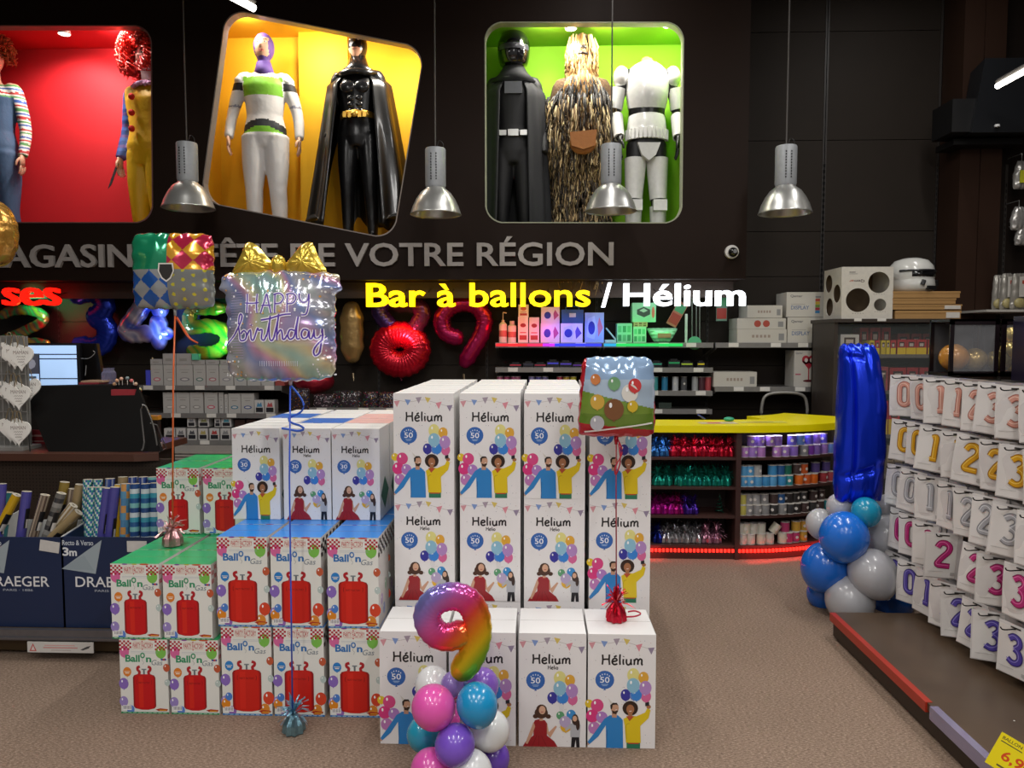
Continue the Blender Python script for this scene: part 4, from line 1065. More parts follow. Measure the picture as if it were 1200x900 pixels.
BD = [[(-.9, -.25), (-.4, .25), (.0, .8), (.2, 1.35), (.1, 1.5), (-.02, 1.2), (0, .4), (.05, 0), (.35, .02), (.45, .35), (.3, .55), (.08, .35)],
      [(.45, .25), (.7, .6), (.72, .1), (.85, 0), (1.0, .35)], [(.75, .85), (.78, .9)], [(1.0, .35), (1.15, .7), (1.2, .55), (1.4, .6), (1.35, .1), (1.5, .0), (1.65, .3)],
      [(1.65, .2), (1.85, 1.0), (1.9, 1.4), (1.82, .6), (1.85, .05), (2.0, 0), (2.15, .3)], [(1.35, 1.15), (1.9, 1.25), (2.6, 1.45), (3.1, 1.5)],
      [(2.1, .2), (2.35, 1.1), (2.4, 1.5), (2.3, .7), (2.25, 0)], [(2.27, .3), (2.5, .6), (2.58, .4), (2.6, .05), (2.75, .1), (2.85, .3)],
      [(3.3, .55), (3.05, .6), (2.9, .3), (3.0, .05), (3.25, .2), (3.4, .8), (3.5, 1.35), (3.4, .6), (3.4, .1), (3.55, .1)],
      [(4.05, .55), (3.8, .62), (3.65, .35), (3.75, .1), (3.98, .2), (4.08, .55), (4.08, .15), (4.2, .1), (4.35, .5)],
      [(4.35, .6), (4.35, .2), (4.5, .1), (4.7, .3), (4.78, .65)], [(4.78, .65), (4.75, 0), (4.6, -.7), (4.35, -.9), (4.3, -.6), (4.6, -.15), (4.95, .2)]]
txt_strokes(BD, -.138, -.055, .066, .006)
for k in range(18): A.ribbon([(-.06 + k * .0085, -.135), (-.062 + k * .0085, -.155)], .0022, 'd8dcec', 0, same=k > 0)
on_skin(A, front).obj('lettering', t, rough=.35)
# bow
mb = MB()
for s_ in (-1, 1):
    cx0 = .1 * s_
    ring = [(.02 * s_, 0), (.05 * s_, .028), (.09 * s_, .062), (.13 * s_, .068), (.155 * s_, .03), (.19 * s_, -.022), (.155 * s_, -.034), (.08 * s_, -.03), (.03 * s_, -.02)]
    pts = catmull([(q[0] * .93, 0, q[1]) for q in ring], 5, True); m = len(pts); cxy = Vector((.095 * s_, 0, .01))
    for sd in (-1, 1):
        vs = []
        for j in range(7):
            f = 1 - j / 6
            for i, p in enumerate(pts):
                q = cxy + (p - cxy) * f; vs.append((q.x, sd * .042 * (1 - f ** 2.2) ** .55 * (1 + .12 * sin(i * 1.3) * f), q.z))
        mb.add(vs, [(j * m + i, j * m + (i + 1) % m, (j + 1) * m + (i + 1) % m, (j + 1) * m + i) for j in range(6) for i in range(m)])
mb.ball((0, -.01, .0), .032, 14, scale=(.9, .9, 1))
mb.build('gold_bow', foil('d9b94a', .18, .25, 24), t, True, loc=(-.004, 0, H / 2 + .024)).scale = (1.06, 1, 1.3)
n_ = P(340, 446, Y1)
MB().tube([(n_.x - c.x, 0, -H / 2 + .01), (n_.x - c.x + .002, 0, n_.z - c.z - .02)], [.012, .005], 8).build('neck', foil('c0b8cc'), t, True)
wp = P(345, 878, 2.9); wp.z = 0
ribbon_line('balloon_ribbon', 'long blue ribbon from the birthday balloon down to the blue weight', [n_ + Vector((0, 0, -.02)), P(339, 560, Y1), P(341, 700, Y1 - .0), (wp.x - .005, wp.y, .075)], .0035, '2f55c8')
tag(MB().tube(catmull([P(341, 452, Y1), P(348, 460, Y1 - .01), P(354, 469, Y1 - .02), P(356, 477, Y1 - .02), P(351, 484, Y1), P(342, 488, Y1 + .01), P(338, 492, Y1 + .01), P(343, 496, Y1), P(352, 499, Y1 - .02), P(356, 503, Y1 - .02), P(349, 505, Y1 - .01), P(338, 503, Y1), P(330, 502, Y1)], 6), [(.0008, .005)] * 2, 6).build('curled_ribbon', M('3a66d4', .3), None, True), 'curled blue ribbon tail hanging under the birthday balloon', 'ribbon')
foil_weight('light blue tinsel balloon weight on the carpet in front of the blue cartons', wp, '7fa8b8', '8fc0d4', 21, 1.15)

# four-colour square balloon, plain pattern
Y2 = 3.3
c = P(204, 318, Y2); W = (P(252, 318, Y2) - P(155, 318, Y2)).x; H = (P(204, 274, Y2) - P(204, 363, Y2)).z
def quad(u, v):
    if u < -.02 and v > .02: return '1f9468'
    if u >= -.02 and v > .02:
        a = (u * 1.0 + v * .9) * 2.1; b = (u * 1.0 - v * .9) * 2.1
        return 'c22a4c' if (math.floor(a + .3) + math.floor(b + .3)) % 2 else 'e0a028'
    if u < -.02:
        a = (u + v * .9) * 2.3; b = (u - v * .9) * 2.3
        return '2a62b8' if (math.floor(a) + math.floor(b)) % 2 else 'a8acae'
    a = (u * 4.4) % 1 - .5; r_ = math.floor(u * 4.4); b = (v * 4.0 + (.5 if r_ % 2 else 0)) % 1 - .5
    return 'd2c83c' if a * a + b * b < .035 else '8d8f8c'
t = thing('square_balloon', 'square foil balloon with green, red-yellow, blue and grey quarters', 'balloon', c, radians(4))
mb, front = pillow(W, H, .07, lambda v: -.96 + .03 * (1 - abs(v)), lambda v: .96 - .03 * (1 - abs(v)), wr=.12, nu=110, nv=110, kx=12, col=quad)
mb.build('foil_skin', MC(.16, .45, .6), t, True)
A = Art(1, 1); s_ = W / 2
A.poly([(-.2 * s_, .16 * s_), (.14 * s_, .16 * s_), (.16 * s_, -.02 * s_), (.08 * s_, -.2 * s_), (-.03 * s_, -.28 * s_), (-.14 * s_, -.2 * s_), (-.22 * s_, -.02 * s_)], 'dcd8d0')
A.poly([(-.17 * s_, .13 * s_), (.11 * s_, .13 * s_), (.13 * s_, -.02 * s_), (.06 * s_, -.17 * s_), (-.03 * s_, -.24 * s_), (-.12 * s_, -.17 * s_), (-.19 * s_, -.02 * s_)], '2a2724')
on_skin(A, front, .003).obj('plain_shield', t)
MB().tube([(0, 0, -H / 2 + .005), (.0, 0, -H / 2 - .03)], [.01, .006], 8).build('neck', foil('a8a8a8'), t, True)
wz = P(203, 653, 3.3)
wz.z = .652
ribbon_line('balloon_ribbon', 'orange ribbon from the four-colour balloon down to the silver pink weight', [c + Vector((0, 0, -H / 2 - .02)), P(203, 440, Y2), (wz.x, wz.y, wz.z + .075)], .004, 'e8703c')
tag(MB().tube(catmull([P(207, 372, Y2), P(213, 382, Y2 - .01), P(222, 396, Y2), P(232, 402, Y2)], 5), [(.0008, .008), (.0008, .004)], 6).build('ribbon_tail', M('e0602c', .35), None, True), 'short orange ribbon tail under the four-colour balloon', 'ribbon')
foil_weight('silver and pink tinsel balloon weight standing on a green lid', wz, 'd8a0a4', 'e0b4b4', 22, 1.15)

# red-bordered square balloon with a plain landscape
Y3 = 2.92
c = P(722.5, 465, Y3); W = (P(770, 465, Y3) - P(675, 465, Y3)).x; H = (P(722, 418, Y3) - P(722, 512, Y3)).z
def scene_(u, v):
    if u < -.86 + .12 * v or v < -.72 - .1 * u or (u > .9 and v < -.1): return 'b8202c'
    if v > -.05 - .25 * u: return '9ab8dc' if v > .45 else 'b8cce0'
    return '7c9c3c' if v > -.4 else '6a8a34'
t = thing('square_balloon', 'red-edged foil balloon with sky and green print before the top right carton', 'balloon', c, 0)
mb, front = pillow(W, H, .06, lambda v: -.97 + .05 * (1 + v), lambda v: .94 - .05 * v * .6, wr=.1, nu=90, nv=90, kx=11, col=scene_, seed=2)
mb.build('foil_skin', MC(.15, .25, .8), t, True)
A = Art(1, 1); s_ = W / 2
for x, y, r, cc in ((-.5, -.1, .17, 'c8a040'), (-.1, -.28, .24, '7a5030'), (.28, .12, .2, 'd8d4cc'), (.4, .3, .16, 'c03030'), (-.1, .35, .15, '6a9a6a'), (-.55, .45, .12, 'c07030'), (.35, -.2, .13, 'd0b030'), (-.5, -.62, .17, 'b8b8c0')):
    A.balloon(x * s_, y * s_, r * s_, cc, 'f4f4f4', 1.1)
A.ribbon([(-.8 * s_, -.85 * s_), (.0, -.74 * s_), (.85 * s_, -.62 * s_)], .006, 'e8e4e0')
on_skin(A, front, .002).obj('plain_print', t)['kind'] = 'stuff'
MB().tube([(.0, 0, -H / 2 + .005), (.0, 0, -H / 2 - .03)], [.01, .006], 8).build('neck', foil('b02030'), t, True)
wz = P(722, 735, 2.97); wz.z = .455
ribbon_line('balloon_ribbon', 'thin dark red ribbon down to the red weight on the white lid', [c + Vector((0, 0, -H / 2 - .02)), P(722, 600, Y3), (wz.x, wz.y, wz.z + .075)], .0028, '9c1428')
tag(MB().tube(catmull([P(724, 515, Y3), P(729, 530, Y3), P(721, 548, Y3 - .01), P(722, 556, Y3), P(727, 540, Y3), P(725, 520, Y3)], 5), .003, 5).build('ribbon_loop', M('b01830', .35), None, True), 'small red ribbon loop tied under the red-edged balloon', 'ribbon')
w_ = foil_weight('red tinsel balloon weight on the right white lid', wz, 'c01c34', 'd02038', 23, 1.1)
MB().tube(catmull([(.03, -.01, .02), (.07, -.03, .03), (.1, 0, .03), (.08, .03, .03), (.05, .02, .03)], 5), [(.0008, .004)] * 2, 6).build('ribbon_curl', M('b81c3c', .35), w_, True)
# gold balloon at the left edge
c = P(-6, 274, 2.9)
t = thing('gold_balloon', 'gold foil balloon cut off by the left edge, quilted skin', 'balloon', c)
mb, front = pillow(.16, .26, .07, lambda v: -sqrt(max(.02, 1 - v * v * .93)), lambda v: sqrt(max(.02, 1 - v * v * .93)), wr=.1, nu=40, nv=40, kx=16)
mb.build('foil_skin', foil('b8863a', .2, .5, 20), t, True)
MB().tube([(-.02, 0, -.13), (-.2, 0, -1.2)], .0015, 4).build('string', M('c8a060', .5), t)

# ---------------------------------------------------------------- number balloons
def num_tube(paths, w_, d, wrk=.045, n=22, seed=1, freq=14):
    """inflated foil strokes in the x,z plane"""
    mb = MB()
    for path in paths:
        closed = path[0] == 'c'
        pts = catmull([(p[0], 0, p[1]) for p in (path[1:] if closed else path)], 12, closed); m = len(pts)
        vs = []
        for i, p in enumerate(pts):
            a = pts[(i - 1) % m] if (closed or i) else p; b = pts[(i + 1) % m] if (closed or i < m - 1) else p
            t_ = (b - a).normalized(); nr = Vector((t_.z, 0, -t_.x)); s_ = i / (m - 1)
            e = 1 if closed else min(1, (min(s_, 1 - s_) * (m - 1) / 7 + .02)) ** .45
            for k in range(n):
                an = 2 * pi * k / n; ca, sa = cos(an), sin(an)
                q = 1 + wrk * sin(i * freq / 12 + (0 if ca > 0 else 1.3) + seed) * abs(ca) ** 1.5
                vs.append(p + nr * w_ * e * ca * q + Vector((0, 1, 0)) * d * e * (abs(sa) ** .8) * math.copysign(1, sa) * (1 + wrk * .5 * sin(i * 1.7 + k)))
        fs = [(i * n + k, i * n + (k + 1) % n, ((i + 1) % m) * n + (k + 1) % n, ((i + 1) % m) * n + k) for i in range(m if closed else m - 1) for k in range(n)]
        if not closed: fs += [list(range(n))[::-1], [(m - 1) * n + k for k in range(n)]]
        mb.add(vs, fs)
    return mb
def ringp(cx, cy, rx, ry, n=10, a0=0): return [(cx + rx * cos(a0 + 2 * pi * k / n), cy + ry * sin(a0 + 2 * pi * k / n)) for k in range(n)]
DIG = {'2': [[(-.24, .7), (-.12, .86), (.06, .88), (.2, .76), (.17, .58), (0, .38), (-.2, .18), (-.22, .12), (0, .12), (.26, .12)]],
       '3': [[(-.24, .76), (-.06, .87), (.14, .82), (.2, .68), (.1, .55), (-.04, .52)], [(-.02, .52), (.14, .48), (.22, .32), (.16, .16), (0, .1), (-.24, .18)]],
       '4': [[(.02, .9), (-.1, .68), (-.26, .4), (-.2, .32), (0, .33), (.3, .33)], [(.12, .62), (.12, .4), (.12, .08)], [(.02, .9), (.14, .8), (.12, .55)]],
       '5': [[(.24, .87), (.0, .87), (-.18, .87)], [(-.18, .87), (-.2, .66), (-.18, .54), (.02, .57), (.2, .48), (.22, .28), (.12, .14), (-.05, .1), (-.24, .18)]],
       '7': [[(-.24, .87), (0, .87), (.2, .86)], [(.2, .86), (.08, .5), (-.04, .08)]]}
def wall_number(label, name, px0, px1, py0, py1, paths, mat, w_=.13, d=.11, Y=7.08, seed=1, rz=0):
    a = P(px0, py1, Y); b = P(px1, py0, Y); H = b.z - a.z; W = b.x - a.x
    xs_ = [p[0] for q in paths for p in q if p != 'c']; zs_ = [p[1] for q in paths for p in q if p != 'c']
    cx = (min(xs_) + max(xs_)) / 2; sx = (W / H) / (max(xs_) - min(xs_) + 2 * w_); c0 = min(zs_) - w_; sz = 1 / (max(zs_) - min(zs_) + 2 * w_)
    pp = [[(p if p == 'c' else ((p[0] - cx) * sx * H, (p[1] - c0) * sz * H)) for p in q] for q in paths]
    t = thing(name, label, 'balloon', ((a.x + b.x) / 2, Y, a.z), rz)
    mb = num_tube(pp, w_ * H * min(sx, sz) * .95, d * H * .8, seed=seed); mb.build('foil_skin', mat, t, True)
    MB().tube([(0, .02, .02), (.01, .0, -.05)], [.012, .006], 6).build('filling_neck', M('8a7a60', .3, .8), t)
    MB().tube([(0, .05, H * .8), (0, 7.3 - Y, H * .82)], .004, 4).build('wall_hook', M('5a5550', .5), t)
    return t
holo_g = holo_mat('green_holo', ['1c8a50', 'c82a38', '38c878', '888070', 'd8c040', '28a860'], .2, 2.2)
wall_number('holographic green and red number 2 foil balloon below the red letters', 'number_balloon', -14, 72, 357, 408, DIG['2'], holo_g, .13)
wall_number('dark blue number 3 foil balloon above the monitor', 'number_balloon', 72, 138, 330, 420, DIG['3'], foil('2038b0', .16, .3, 9), .15, seed=2)
wall_number('silver number 4 foil balloon with blue reflections', 'number_balloon', 137, 216, 334, 422, DIG['4'], holo_mat('silver_blue_glints', ['b8b4c8', '8890c0', 'd8d0e0', 'a890b0', '4a60c0', 'c8c8d0'], .14, 1.5), .14, seed=3)  # blue stops put the led reflections into the silver colour
wall_number('gold and green number 5 foil balloon below the square balloon', 'number_balloon', 206, 280, 352, 423, DIG['5'], holo_mat('gold_holo', ['a8882c', 'c8a838', '38a848', 'd0b850', '30b060'], .16, 1.8), .13, seed=4)
wall_number('pale gold number 1 foil balloon right of the birthday balloon', 'number_balloon', 396, 429, 338, 440, [[(0, .9), (0, .5), (0, .1)]], foil('b0905c', .2, .5, 12), .16, seed=5)
t = wall_number('magenta red number 8 foil balloon with darker upper loop', 'number_balloon', 431, 507, 338, 440, [['c'] + ringp(0, .3, .2, .17), ], foil('c81838', .16, .3, 10), .17, seed=6)
for o in list(KIDS[t.name]): bpy.data.objects.remove(o)
KIDS[t.name] = []
a = P(431, 440, 7.08); b = P(507, 338, 7.08); H = b.z - a.z; W = b.x - a.x; k_ = H
num_tube([['c'] + ringp(0, .3 * k_, .2 * k_, .175 * k_)], .155 * k_, .12 * k_, seed=2).build('foil_skin', foil('c8142c', .16, .3, 10), t, True)
num_tube([[(.1 * k_, .46 * k_), (.2 * k_, .58 * k_), (.26 * k_, .72 * k_), (.18 * k_, .88 * k_)]], .1 * k_, .09 * k_).build('upper_loop', foil('5c2a48', .16, .3, 10), t, True)
num_tube([[(-.05 * k_, .52 * k_), (-.16 * k_, .62 * k_), (-.24 * k_, .75 * k_), (-.16 * k_, .88 * k_), (0.02 * k_, .94 * k_)]], .1 * k_, .09 * k_).build('upper_loop', foil('3a2a68', .16, .3, 10), t, True)
MB().tube([(0, .02, .0), (.01, .0, -.05)], [.012, .006], 6).build('filling_neck', M('8a3a50', .3, .8), t)
MB().tube([(0, .05, H * .3), (0, .22, H * .32)], .004, 4).build('wall_hook', M('5a5550', .5), t)
NINE = [[(.0, .48), (-.12, .47), (-.24, .55), (-.27, .72), (-.16, .87), (.02, .92), (.18, .86), (.26, .7), (.22, .5), (.1, .28), (-.02, .06)]]
wall_number('magenta number 9 foil balloon hanging right of the 8', 'number_balloon', 507, 579, 345, 441, NINE, foil('a01050', .16, .3, 10), .12, seed=7)
# coloured stage leds that tint the hanging number balloons
for px, py, c_, e in ((185, 358, (.1, .2, 1), 3), (178, 395, (.1, .25, 1), 4), (245, 408, (.1, 1, .3), 4), (25, 362, (.1, 1, .4), 3), (50, 400, (1, .1, .1), 3), (470, 395, (1, .1, .15), 3)):
    area('led_glow', P(px, py, 6.72), (.08, .08), e * .5, c_, (radians(108), 0, 0), radians(80))
# small red round balloon below the birthday balloon
c = P(368, 447, 6.9); t = thing('round_balloon', 'small red marbled round balloon peeping out below the birthday balloon', 'balloon', c)
MB().ball((0, 0, 0), .19, 24, scale=(1, .9, .62)).build('foil_skin', foil('a8283c', .25, .4, 20), t, True)
MB().tube([(0, 0, -.11), (.0, 0, -.2), (0, .3, -.2)], .006, 5).build('filling_neck', M('8a3a50', .3, .8), t)

# rainbow nine with its column of balloons
latex = lambda h: M(h, .22, 0, .02, 5, 0, None, 1, 1, .35)
Y9 = 2.58; base = P(540, 905, Y9); base.z = 0
t = thing('balloon_column', 'rainbow foil number 9 standing on a cluster of pastel balloons', 'balloon decoration', base)
def rainbow_mat():
    m = bpy.data.materials.new('rainbow_foil'); N, L, b = nodes_of(m)
    tc = N.new('ShaderNodeTexCoord'); sp = N.new('ShaderNodeSeparateXYZ'); L.new(tc.outputs['Object'], sp.inputs[0])
    mx = N.new('ShaderNodeMath'); mx.operation = 'MULTIPLY_ADD'; mx.inputs[1].default_value = -.54 / .366; mx.inputs[2].default_value = .54 + .23 - .06
    m2 = N.new('ShaderNodeMath'); m2.operation = 'MULTIPLY_ADD'; m2.inputs[1].default_value = .46 / .262
    L.new(sp.outputs[2], mx.inputs[0]); L.new(sp.outputs[0], m2.inputs[0]); L.new(mx.outputs[0], m2.inputs[2])
    cr = N.new('ShaderNodeValToRGB'); e = cr.color_ramp.elements
    st = [(0, '8a9ae0'), (.12, '9a7ad0'), (.22, 'd060b0'), (.34, 'e04080'), (.42, 'e8503c'), (.52, 'e88a20'), (.62, 'dcc020'), (.7, '8ab82a'), (.82, '38a848'), (.92, '2a90c0')]
    e[0].position = 0; e[0].color = (*lin(st[0][1]), 1); e[1].position = 1; e[1].position = st[-1][0]; e[1].color = (*lin(st[-1][1]), 1)
    for p_, c_ in st[1:-1]: x = e.new(p_); x.color = (*lin(c_), 1)
    L.new(m2.outputs[0], cr.inputs[0]); L.new(cr.outputs[0], b.inputs['Base Color'])
    b.inputs['Metallic'].default_value = .6; b.inputs['Roughness'].default_value = .17
    return m
a = P(483, 806, Y9); b = P(571, 683, Y9); H = b.z - a.z; W = b.x - a.x
p9 = [(.16, .60), (.06, .51), (-.09, .49), (-.2, .57), (-.235, .7), (-.16, .82), (0, .87), (.14, .83), (.225, .7), (.24, .5), (.17, .29), (.02, .1)]
pp = [[(p[0] * H * .98, p[1] * H - .0) for p in p9]]
mb = num_tube(pp, .128 * H, .1 * H, wrk=.028, n=26, freq=16)
o = mb.build('number_nine', rainbow_mat(), t, True, loc=((a.x + b.x) / 2 - base.x + .01, 0, a.z))
def col_balloon(px, py, rpx, Y, h, tall=1.08, parent=t, bs=base):
    p = P(px, py, Y); r = rpx * Y / FPX
    d = Vector((random.uniform(-1, 1), random.uniform(-.2, 1), random.uniform(-1, 1))).normalized()
    mb = MB().ball((0, 0, 0), r, 28, scale=(1, 1, tall), taper=.08)
    mb.tube([(0, 0, -r * tall * 1.0), (0, 0, -r * tall * 1.1)], [.006, .01], 8)
    o = mb.build('balloon', latex(h), parent, True, loc=p - Vector(bs)); o.rotation_euler = (random.uniform(-.5, .5), random.uniform(-.5, .5), 0) if Y < 5 else (0, 0, 0)
    return o
for q in ((508, 829, 26.5, 2.5, 'e45ab0'), (559, 826, 25, 2.5, '1f8fc4'), (533, 873, 24.5, 2.48, '7c56cc'), (574, 856, 24, 2.62, 'e2e4e4'), (496, 860, 20, 2.66, '2a9ab8'),
          (508, 804, 22, 2.72, 'e2e4e4'), (566, 802, 19, 2.7, '8a60c8'), (530, 802, 14, 2.66, '8f78c0'), (505, 903, 25, 2.5, 'dc58ae'), (552, 905, 26, 2.5, 'e2e4e4'), (578, 888, 20, 2.68, '6c48b8'), (536, 845, 20, 2.72, 'e45ab0'), (530, 900, 22, 2.72, '7c56cc')):
    p = P(q[0], q[1], q[3]); 
    col_balloon(*q)
MB().lathe([(0, 0), (.09, 0), (.09, .012), (.02, .016), (.008, .03), (.008, .3), (0, .3)], 20).build('base', M('c8c8c8', .4), t, loc=(0, .05, 0))
# blue 1 with its column
Y0 = 4.3; base = P(1005, 715, Y0); base.z = 0
t = thing('balloon_column', 'tall blue foil number 1 standing on blue and silver balloons', 'balloon decoration', base)
a = P(977, 588, Y0); b = P(1038, 403, Y0); W = b.x - a.x; H = b.z - a.z
Lf = lambda v: -.93 - .05 * max(0, (v - .6)) - (.05 if v < -.5 else 0) * min(1, (-v - .5) * 8) + .03 * sin(v * 3)
Rf = lambda v: .62 + .35 * min(1, max(0, (1.0 - v) * 1.3)) + .05 * (1 - v) * .5 - .12 * max(0, v - .85) * 6
def crease(u, v):
    return 1 - .3 * exp(-((u + .55 + .1 * v) / .07) ** 2) * (1 if v > -.6 else .4) - .22 * exp(-((v + .58 - .1 * u) / .05) ** 2) * (1 if u < .3 else .3) - .25 * exp(-((v - .82 + .04 * u) / .03) ** 2) * (1 if u < 0 else 0)
mb, front = pillow(W, H, .125, Lf, Rf, wr=.14, nu=60, nv=110, kx=9, pw=.4, extra=crease, seed=3, cr=.03)
mb.build('number_one', foil('1238e0', .17, .15, 8), t, True, loc=((a.x + b.x) / 2 - base.x, 0, (a.z + b.z) / 2))
for q in ((984, 594, 15, 4.35, 'b4b4b8'), (1015, 600, 16.5, 4.2, '1c90b4'), (1038, 594, 14, 4.35, 'b4b4b8'), (962, 614, 17, 4.42, 'b8b8ba'), (989, 629, 28, 4.2, '1a6cd0'), (1041, 628, 25, 4.3, 'b4b4b8'),
          (967, 664, 27.5, 4.32, '1a66c8'), (1023, 672, 27.5, 4.15, 'b0b0b4'), (963, 697, 17, 4.45, '175cb8'), (996, 703, 28, 4.22, 'b0b0b4'), (1045, 698, 26, 4.42, '175cb8'), (1052, 662, 20, 4.42, '175cb8'), (1008, 650, 18, 4.5, '1a66c8')):
    col_balloon(*q, parent=t, bs=base)
MB().lathe([(0, 0), (.12, 0), (.12, .012), (.02, .016), (.01, .03), (.01, .6), (0, .6)], 20).build('base', M('909090', .4), t, loc=(0, .08, 0))
# ================================================================ BACK SHELVING
SH = M('5b5855', .45, .3); RAIL = M('8c8a88', .35, .4); TAGM = M('dcd9d2', .5)
def shelf_unit(name, label, X0, X1, levels, Y=6.86, depth=.4, glow=None):
    """levels: heights of shelf tops; parts: back uprights, each shelf with rail and brackets"""
    t = thing(name, label, 'shelf', ((X0 + X1) / 2, 7.3, 0)); 
    for z in levels:
        s_ = MB().box(X0, X1, Y + .012, Y + depth, z - .025, z).build('shelf', SH, t, world=True)
        r_ = MB().box(X0, X1, Y, Y + .012, z - .042, z + .004).build('price_rail', RAIL, s_); r_.location = (0, 0, 0)
        n = max(2, int((X1 - X0) / .28)); rr = random.Random(int(z * 100))
        for k in range(n):
            x = X0 + (k + .3 + .4 * rr.random()) * (X1 - X0) / n; MB().box(x - .045, x + .045, Y - .004, Y - .0005, z - .036, z + .002).build('price_tag', TAGM, s_)
        for x in (X0 + .01, X1 - .01): MB().prism([(0, 0), (.0, -.03), (.35, -.1), (.35, 0)], -.003, .003).build('bracket', SH, s_, loc=(x, 7.28 - .4, z - .026), rot=(0, 0, pi / 2))
    return t
def zof(py, Y): return P(600, py, Y).z
def item_box(px0, px1, py0, Y, z, col, label, group=None, d=.12, art=None, name='box', cat='box', rough=.5, extra=None):
    """standing on a shelf of height z, top at pixel row py0"""
    a = P(px0, py0, Y); b = P(px1, py0, Y); W = b.x - a.x; H = a.z - z
    t = thing(name, label, cat, (a.x + W / 2, Y, z), 0, group)
    MB().box(-W / 2 + .001, W / 2 - .001, 0, d, 0, H).box(-W / 2 + .001, W / 2 - .001, .0, d * .5, H, H + .001).build('body', M(col, rough, 0, .03), t)
    A = Art(W, H / W)
    if art: art(A, H / W); A.obj('front_print', t, (-W / 2, 0, 0))
    return t, W, H
# --- left bay
zl = [zof(453, 6.86), zof(486, 6.86), zof(518, 6.86)]
xl0 = P(150, 450, 6.86).x; xl1 = P(330, 450, 6.86).x
shelf_unit('shelf_unit', 'grey metal shelves with white boxes behind the counter at left', xl0, xl1, zl)
YI = 6.9
def oval(c, dk=True):
    def f(A, h):
        A.rect(.02, .0, .98, h, 'b9b6b2')
        A.rect(.2, h * .75, .8, h * .78, 'a09c98'); A.rect(.3, h * .62, .7, h * .66, '98948f')
        A.ell(.5, h * .3, .3, h * .09, c); A.ell(.5, h * .3, .2, h * .045, 'd8d4d0')
    return f
e1 = [176, 191, 206, 226, 241, 256.5, 273.5, 289, 305.5, 321]
oc = ['c86a7c', 'a8a4a0', '88848a', '5a8078', 'b06a74', '98949a', '70889a', '607898', '5a8078']
pos_l = ['first', 'second', 'third', 'fourth', 'fifth', 'sixth', 'seventh', 'eighth', 'ninth']
for k in range(9):
    item_box(e1[k] + .3, e1[k + 1] - .3, 427.5, YI, zl[0], 'b4b0ac', f'white lantern box, {pos_l[k]} from left on the upper left shelf', 'white boxes on the upper left shelf', art=oval(oc[k]))
zt = zof(427.5, YI) + .001
for k, (a_, b_, y_) in enumerate(((176, 190, 421), (190.5, 206, 414.5), (206.5, 224, 414.5), (224.5, 240, 422), (241, 257, 422), (258, 274, 422))):
    item_box(a_, b_, y_, YI, zt, 'aeaaa8', f'flat white box, {pos_l[k]} from left, lying on the upper left shelf boxes', 'flat boxes on the upper left shelf', art=lambda A, h: A.rect(.2, h * .3, .7, h * .55, '98948f') and None)
item_box(322, 333, 430, YI, zl[0], 'a04a44', 'reddish box at the right end of the upper left shelf')
item_box(224.5, 232.5, 414.8, YI - .02, zof(422, YI), '5fc8a0', 'small mint green box on the flat white boxes', d=.05)
for k, (a_, b_, y_, c_) in enumerate(((190.5, 206, 460, 'a8a4a0'), (206, 222, 460, '98948f'), (222, 238, 460, '98948f'), (239, 255, 460, 'c85a70'), (256, 262, 460, '989898'), (262.5, 267, 462, '989898'), (267, 282, 461, '3f7c98'), (282, 298, 461, '4a5c90'))):
    item_box(a_ + .2, b_ - .2, y_, YI, zl[1], 'b6b3af', f'white patterned box, {pos_l[k]} from left on the middle left shelf', 'white boxes on the middle left shelf', art=oval(c_))
def dk_(c):
    def f(A, h):
        A.rect(.0, 0, 1, h, 'c8c5c2'); A.rect(.12, h * .1, .88, h * .45, '26262c'); A.poly([(.2, h * .5), (.35, h * .85), (.5, h * .7), (.7, h * .85), (.8, h * .5)], c)
    return f
def row_small(lst, z, grp, wh, y0=None):
    for k, (a_, b_, y_, c_) in enumerate(lst):
        item_box(a_ + .3, b_ - .3, y_, YI - .01, z, 'bcb9b6', f'small black-labelled box, {pos_l[k]} from left {wh}', grp, art=dk_(c_), d=.1)
row_small([(298, 309.5, 469, '4a88b0'), (310, 322, 469, 'b04a50')], zl[1], 'small boxes at the right of the middle left shelf', 'at the right end, middle left shelf')
row_small([(192, 205, 502, '888888'), (206, 217.5, 502, '77777a'), (219, 230.5, 502, '4a4a50'), (232, 243.5, 502, 'b0a060'), (245, 257, 502, 'b04040'), (258, 270, 502, '88888a')], zl[2], 'small boxes on the lowest left shelf', 'in the bottom layer, lowest left shelf')
row_small([(219, 229, 489, '8a8a90'), (232, 245, 489, '909060'), (251, 258.5, 490, '606064'), (259, 271, 489, '4a98b0')], zof(502, YI - .01) + .001, 'small boxes stacked on the lowest left shelf', 'in the upper layer, lowest left shelf')
for k in range(3): item_box(275 + k * 13.5, 287 + k * 13.5, 492, YI, zl[2], '3a211a', f'dark brown wooden box, {pos_l[k]} of three right of the small boxes', 'dark wooden boxes')
MB_ = MB()
for k in range(5): MB_.box(P(188, 520, 6.6).x, P(330, 520, 6.6).x, 6.45, 6.85, zl[2] - .06 - k * .028, zl[2] - .042 - k * .028)
tag(MB_.build('slatted_shelf_front', M('a8a29a', .5), None), 'pale slatted shelf front above the brown counter', 'shelf front')
t, W, H = item_box(170.5, 176, 434, YI, zl[0], '4a50d0', 'small blue bottle at the left end of the upper left shelf', name='bottle', cat='bottle', d=.04)
